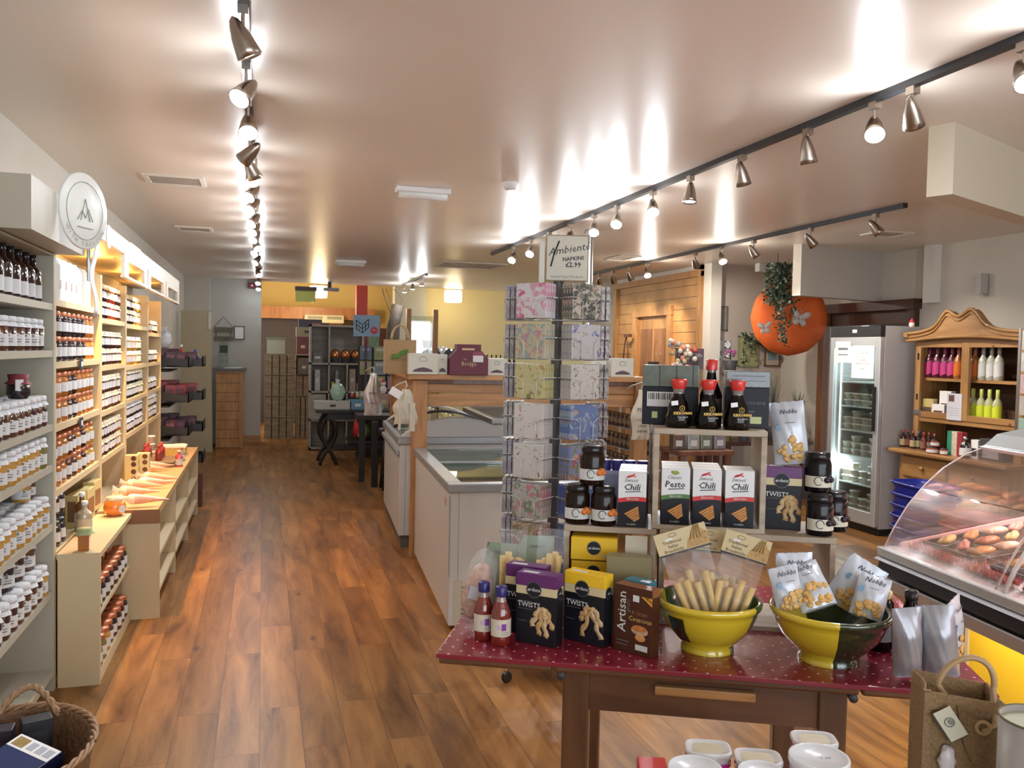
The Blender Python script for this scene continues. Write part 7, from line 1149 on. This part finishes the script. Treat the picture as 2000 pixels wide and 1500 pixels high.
# ---- nut bags
pale=mat('nut_bag_white',(.56,.60,.66),.30,.15,noise=.10,scale=14,bump=.25); nutp=mat('nut_print',(.62,.38,.13),.45,noise=.45,scale=38,bump=.3); back_=mat('nut_bag_grey',(.33,.33,.36),.25,.35,noise=.2,scale=12)
def nut_bag(label,loc,rot,w=.105,h=.155,d=.028,back=False,pf=.42,group='white nut snack bags'):
    t=thing('nut_bag',label,'snack bag'); t.location=loc; t.rotation_euler=tuple(R(a) for a in rot); t['group']=group
    prof=lambda p,q:d*(math.sin(PI*p)**.55)*(min(1,(1-q)*2.6)**.8)*(.35+.65*min(1,q*5))+.0015*math.sin(p*23+q*11)
    b=MB()
    def surf(s,m_,p0,p1,q0,q1,off=0): b.grid(lambda p,q:((p0+(p1-p0)*p-.5)*w,s*(prof(p0+(p1-p0)*p,q0+(q1-q0)*q)+off),(q0+(q1-q0)*q)*h),14,14,m_)
    surf(-1,back_ if back else pale,0,1,0,1); surf(1,back_,0,1,0,1); b.add([(-w/2,0,0),(w/2,0,0),(w*.35,-d*.4,0),(-w*.35,-d*.4,0)],[(0,1,2,3)],pale); b.build('pouch',t)
    if not back:
        b=MB()
        for i in range(22):
            p=random.uniform(.18,.86); q=random.uniform(.06,.44)*(1 if p>.35 else .7); b.ell(((p-.5)*w,-prof(p,q)-.001,q*h),.0095,.0025,.0085,nutp,10,5,wob=lambda a,t:.15*math.sin(3*a+i))
        b.build('nut_picture',t)
        b=MB(); b.text('Nobbs',.020,mat('script_navy',(.03,.03,.07),.5),FRONT(w*.02,-prof(.52,.84)-.002,h*.84),shear=.3,bold=.0002); pp=.22; b.lathe([(.001,0),(.010,0)],mat('bag_badge_blue',(.18,.32,.50),.5),18,T=Tm(((pp-.5)*w,-prof(pp,.60)-.002,h*.60),90,0,0),cap=False); b.box(-w*.1,-prof(.5,.66)-.002,h*.66,w*.2,-prof(.5,.66)-.0015,h*.67,labtxt); b.build('lettering',t)
    return t
nut_bag('white nut bag standing upright at left in the green bowl',W(.995,.235,.885),(2,-3,TRZ+8))
nut_bag('white nut bag tilted right at back of the green bowl',W(1.125,.255,.885),(2,30,TRZ-4),w=.115)
nut_bag('white nut bag lying flat across front of the green bowl',W(1.045,.13,.91),(-42,-20,TRZ+6),w=.10,h=.14)
nut_bag('white nut bag on its side at right in the green bowl',W(1.165,.14,.89),(-22,12,TRZ-18),w=.085,h=.12)
nut_bag('white nut bag poking from left rim of the green bowl',W(.972,.145,.90),(-8,-12,TRZ+16),w=.085,h=.12)
nut_bag('nut bag seen from its grey side, left of the standing pair',W(1.255,.055,ST+.016),(5,-5,TRZ+10),w=.078,h=.185,d=.034,back=True)
nut_bag('nut bag with printed side turned right, standing at table edge',W(1.345,.065,ST+.018),(4,-8,TRZ-10),w=.09,h=.19,d=.036,back=True)
nut_bag('nut bag printed face leaning outward at right of the pair',W(1.405,.185,ST+.018),(3,-8,TRZ+55),w=.10,h=.185,d=.026)
nut_bag('large white nut bag leaning high against the tall crate',W(1.025,.525,LZ+.207),(-2,-7,TRZ-6),w=.105,h=.20,d=.03)
# small silver wrapped pieces in the bowl
t=thing('foil_sachet','crumpled foil sachet between the nut bags and dark bottle','sachet',W(1.215,.21,.905)); t.rotation_euler=(R(-20),R(20),R(TRZ)); MB().ell((0,0,.03),.022,.012,.045,mat('foil_silver',(.6,.62,.66),.2,.6,noise=.3,scale=40),12,8,wob=lambda a,t:.2*math.sin(5*a+6*t)).build('sachet_body',t); MB().box(-.01,-.016,.02,.01,-.012,.04,labtxt).build('print',t)
# ---- dark bottle, jar with lime lid, cream topped jar behind the bowl
t=thing('dark_jar','tall dark jar with lime lid right of the green bowl','jar',W(1.25,.30,ST),TRZ); MB().lathe([(.03,0),(.034,.008),(.034,.14),(.026,.155)],soy,22).build('jar_body',t); MB().lathe([(.0345,.03),(.0345,.09)],mat('label_grey',(.25,.26,.28),.4),18,cap=False).build('label',t); MB().lathe([(.028,.153),(.029,.158),(.029,.172),(.001,.174)],mat('lid_lime',(.55,.55,.18),.4),20,cap=False).build('lid',t)
t=thing('dark_bottle','dark glass bottle beside the lime-lidded jar','bottle',W(1.332,.30,ST),TRZ); MB().lathe([(.032,0),(.035,.008),(.035,.09),(.022,.125),(.015,.15),(.015,.165)],soy,22).build('bottle_body',t); MB().lathe([(.018,.15),(.019,.155),(.0185,.178),(.001,.18)],blk,18,cap=False).build('cap',t); MB().lathe([(.0355,.02),(.0355,.08)],mat('label_grey'),18,cap=False).build('label',t)
t=thing('preserve_jar','dark jar with cream cloth lid at right rear of the table','jar',W(1.408,.345,ST),TRZ); MB().lathe([(.035,0),(.038,.008),(.038,.08),(.03,.09)],soy,22).build('jar_body',t); MB().lathe([(.044,.072),(.037,.088),(.0395,.092),(.0395,.106),(.001,.109)],cloth2,22,cap=False,wob=lambda a,j:.06*math.cos(9*a) if j==0 else 0).build('cloth_lid',t); MB().lathe([(.0385,.015),(.0385,.065)],mat('label_manila',(.5,.42,.25),.5),18,a0=-1.9,a1=-.4,cap=False).build('label',t)
# ---- low stand in front holding tubs, jute bag and tin
t=thing('front_stand','dark low stand at the bottom edge under the tubs','stand',(1.1,1.28,0),-20); MB().box(-.28,-.2,.62,.50,.20,.65,tw).build('tabletop',t); [MB().box(x,y,0,x+.04,y+.04,.62,tw).build('leg',t) for x in(-.24,.42) for y in(-.17,.13)]; FS=.65
tubw=mat('tub_white_clear',(.66,.66,.66),.25,coat=.4); mag=mat('band_magenta',(.60,.02,.30),.4)
def rtub(label,px,py,z,r=.062,w=1.,hh=None,rz=0):
    pass
def rect_tub(label,px,py,zt,rz):
    p=onz(px,py,zt); t=thing('deli_tub',label,'tub',(p.x,p.y,FS),rz); t['group']='clear tubs with magenta bands'; H=zt-FS; n=28
    def ring(s,z): return [(s*.046*math.copysign(abs(math.cos(a))**.5,math.cos(a)),s*.034*math.copysign(abs(math.sin(a))**.5,math.sin(a)),z) for a in [2*PI*i/n for i in range(n)]]
    def loft(b,rs,m_,cap):
        vs=[q for r_ in rs for q in r_]; fs=[(j*n+i,j*n+(i+1)%n,(j+1)*n+(i+1)%n,(j+1)*n+i) for j in range(len(rs)-1) for i in range(n)]
        if cap: fs.append(tuple((len(rs)-1)*n+i for i in range(n)))
        b.add(vs,fs,m_,True)
    b=MB(); loft(b,[ring(.8,0),ring(.95,H-.012)],tubw,False); b.add(ring(.8,0),[tuple(range(n))[::-1]],tubw); b.build('tub_body',t); b=MB(); loft(b,[ring(1,H-.012),ring(1.04,H-.009),ring(1.04,H-.002),ring(1,H),ring(.9,H),ring(.86,H-.004)],tubw,True); b.add(ring(.70,H-.0035),[tuple(range(n))],mat('dip_cream',(.52,.46,.32),.4,noise=.1,scale=40)); b.build('lid',t)
    b=MB(); loft(b,[ring(.985,H-.030),ring(1.0,H-.022)],mag,False); b.box(-.012,-.0365,H-.035,.014,-.035,H-.004,lab); b.box(-.008,-.037,H-.02,.01,-.0366,H-.017,labtxt); b.build('paper_band',t)
ZT1=.80
for lb,px,py in (('clear rectangular tub with magenta band, left of three at bottom',1383,1458),('clear rectangular tub with magenta band, middle of three at bottom',1481,1476),('clear rectangular tub with magenta band behind the big round lid',1590,1440)): rect_tub(lb,px,py,ZT1-.02,-22)
def round_tub(label,px,py,zt,r):
    p=onz(px,py,zt); t=thing('round_tub',label,'tub',(p.x,p.y,FS)); t['group']='round white-lidded tubs'; H=zt-FS; MB().lathe([(r*.85,0),(r*.97,H-.014)],tubw,36).build('tub_body',t); MB().lathe([(r,H-.016),(r*1.02,H-.012),(r*1.02,H-.002),(r,H),(r*.93,H),(r*.90,H-.004),(.001,H-.004)],mat('lid_white',(.68,.70,.72),.25,coat=.3),36,cap=False).build('lid',t); b=MB(); b.lathe([(r*.985,H-.035),(r*.99,H-.026)],mag,30,cap=False); b.build('paper_band',t); b=MB(); b.text('5 PP',.012,labtxt,Tm((r*.2,-.1*r,H-.0035),0,0,-20)); b.build('embossing',t)
round_tub('large round white tub lid at lower right of the tub group',1600,1476,ZT1+.005,.058); round_tub('round white tub lid cut by the bottom edge, left',1358,1498,ZT1,.052); round_tub('round white tub lid just at the bottom edge, middle',1488,1505,ZT1-.005,.045)
p=onz(1270,1500,.72); t=thing('red_packet','corner of a bright red packet at the bottom edge','packet',(p.x,p.y-.01,FS),-20); MB().box(-.03,-.03,0,.03,.03,.085,mat('packet_red',(.5,.02,.02),.4)).build('carton',t,bev=.002); MB().box(-.02,-.031,.03,.02,-.0302,.05,lab).build('label',t)
# jute wine bag with cane handle
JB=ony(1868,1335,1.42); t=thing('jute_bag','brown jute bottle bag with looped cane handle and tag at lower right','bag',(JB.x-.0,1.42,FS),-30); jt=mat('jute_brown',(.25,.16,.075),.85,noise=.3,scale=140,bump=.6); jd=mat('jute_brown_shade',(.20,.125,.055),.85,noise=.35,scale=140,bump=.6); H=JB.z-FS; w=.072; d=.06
MB().grid(lambda p,q:(-w+2*w*p,-d-.006*math.sin(PI*p)*math.sin(3*q),q*H*(1-.04*p)),12,14,jt).grid(lambda p,q:(w+.004*math.sin(8*q),-d+2*d*p,q*H*(.96-.02*math.sin(PI*p))),12,14,jt).grid(lambda p,q:(-w+2*w*p,d,q*H*(1-.05*p)),10,10,jt).grid(lambda p,q:(-w+.012*math.sin(PI*p)*q,-d+2*d*p,q*H),10,10,jt).box(-w,-d,0,w,d,.004,jt).build('bag_body',t,solid=.003)
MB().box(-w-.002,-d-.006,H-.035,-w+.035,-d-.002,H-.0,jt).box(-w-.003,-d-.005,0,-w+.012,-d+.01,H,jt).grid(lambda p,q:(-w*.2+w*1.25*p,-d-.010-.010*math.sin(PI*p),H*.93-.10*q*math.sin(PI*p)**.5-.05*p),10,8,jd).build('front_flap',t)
cane=mat('cane_handle',(.36,.24,.12),.5)
MB().tube([(-w*.35,-d*.3,H-.02)]+[(.012+ .052*math.cos(a)*1.0+.012*math.sin(a),-d*.3,H+.055*math.sin(a)*1.15) for a in [PI-PI*i/16 for i in range(17)]]+[(.055,-d-.01,H-.05),(.03,-d-.02,H-.065)],.0062,cane,10).build('handle',t)
MB().tube([(.030+.012*math.cos(a),-d-.022,H-.055+.012*math.sin(a)) for a in [i*PI/8 for i in range(16)]],.004,cane,8,True).build('toggle',t)
b=MB(T=Tm((-.028,-d-.020,H-.055),0,-34,0)); b.box(-.018,0,-.032,.018,.001,.032,mat('tag_ivory',(.60,.60,.46),.5)); b.box(-.021,.0012,-.034,.016,.003,.030,darkgrey); b.tube([(.009*math.cos(a),-.001,.004+.009*math.sin(a)) for a in [i*PI/8 for i in range(16)]],.0009,labtxt,4,True); b.ell((.002,-.001,.004),.005,.0006,.006,mat('sketch_grey',(.25,.25,.2),.6),8,5); b.build('tag',t)
MB().ell((-.03,-d-.012,H-.135),.016,.010,.03,mat('ribbon_white',(.62,.58,.6),.3,noise=.2,scale=30),10,8,wob=lambda a,t:.2*math.sin(4*a+5*t)).box(-.04,-d-.008,H-.26,-.018,-d-.004,H-.15,mat('ribbon_white')).build('ribbon',t)
# storage tin at the right edge
TN=ony(2032,1405,1.22); t=thing('storage_tin','grey enamel storage tin with lettering cut by the right edge','tin',(TN.x,1.22,FS)); MB().lathe([(.066,0),(.068,.005),(.068,TN.z-FS),(.065,TN.z-FS),(.064,.03),(.001,.03)],mat('tin_grey',(.36,.34,.31),.35),40,cap=False).build('tin_body',t); MB().lathe([(.0645,TN.z-FS-.012),(.001,TN.z-FS-.012)],mat('tin_inner',(.45,.47,.33),.5),36,cap=False).build('contents',t); MB().tube([(.0675*math.cos(a),.0675*math.sin(a),TN.z-FS) for a in [i*PI/20 for i in range(40)]],.0022,mat('tin_rim',(.12,.12,.05),.3),6,True).build('rim',t)
b=MB()
for i,ch_ in enumerate('BRO'): a=R(-143+i*16); b.text(ch_,.019,mat('tin_ink',(.05,.05,.05),.5),Tm((.0685*math.cos(a),.0685*math.sin(a),TN.z-FS-.062),90,0,math.degrees(a)+90),bold=.0006)
b.build('lettering',t)
OR=ony(1941,1412,1.5); t=thing('ornament','small white shiny ornament between the jute bag and the tin','ornament',(OR.x,1.5,FS)); MB().ell((0,0,OR.z-FS),.010,.010,.012,whitep).build('top_bead',t); MB().cyl(0,0,0,OR.z-FS-.01,.009,steel,8).build('stem',t)
# prototypes nobody placed are removed
for o in list(COL.objects):
    if o.type in('EMPTY','MESH') and not o.parent and o.get('label')=='' : 
        for c in list(o.children_recursive): bpy.data.objects.remove(c,do_unlink=True)
        bpy.data.objects.remove(o,do_unlink=True)
for o in COL.objects:
    if 'cn' in o: del o['cn']
    if o.get('label') and len(o['label'].split())>16: print('LONG',o['label'])
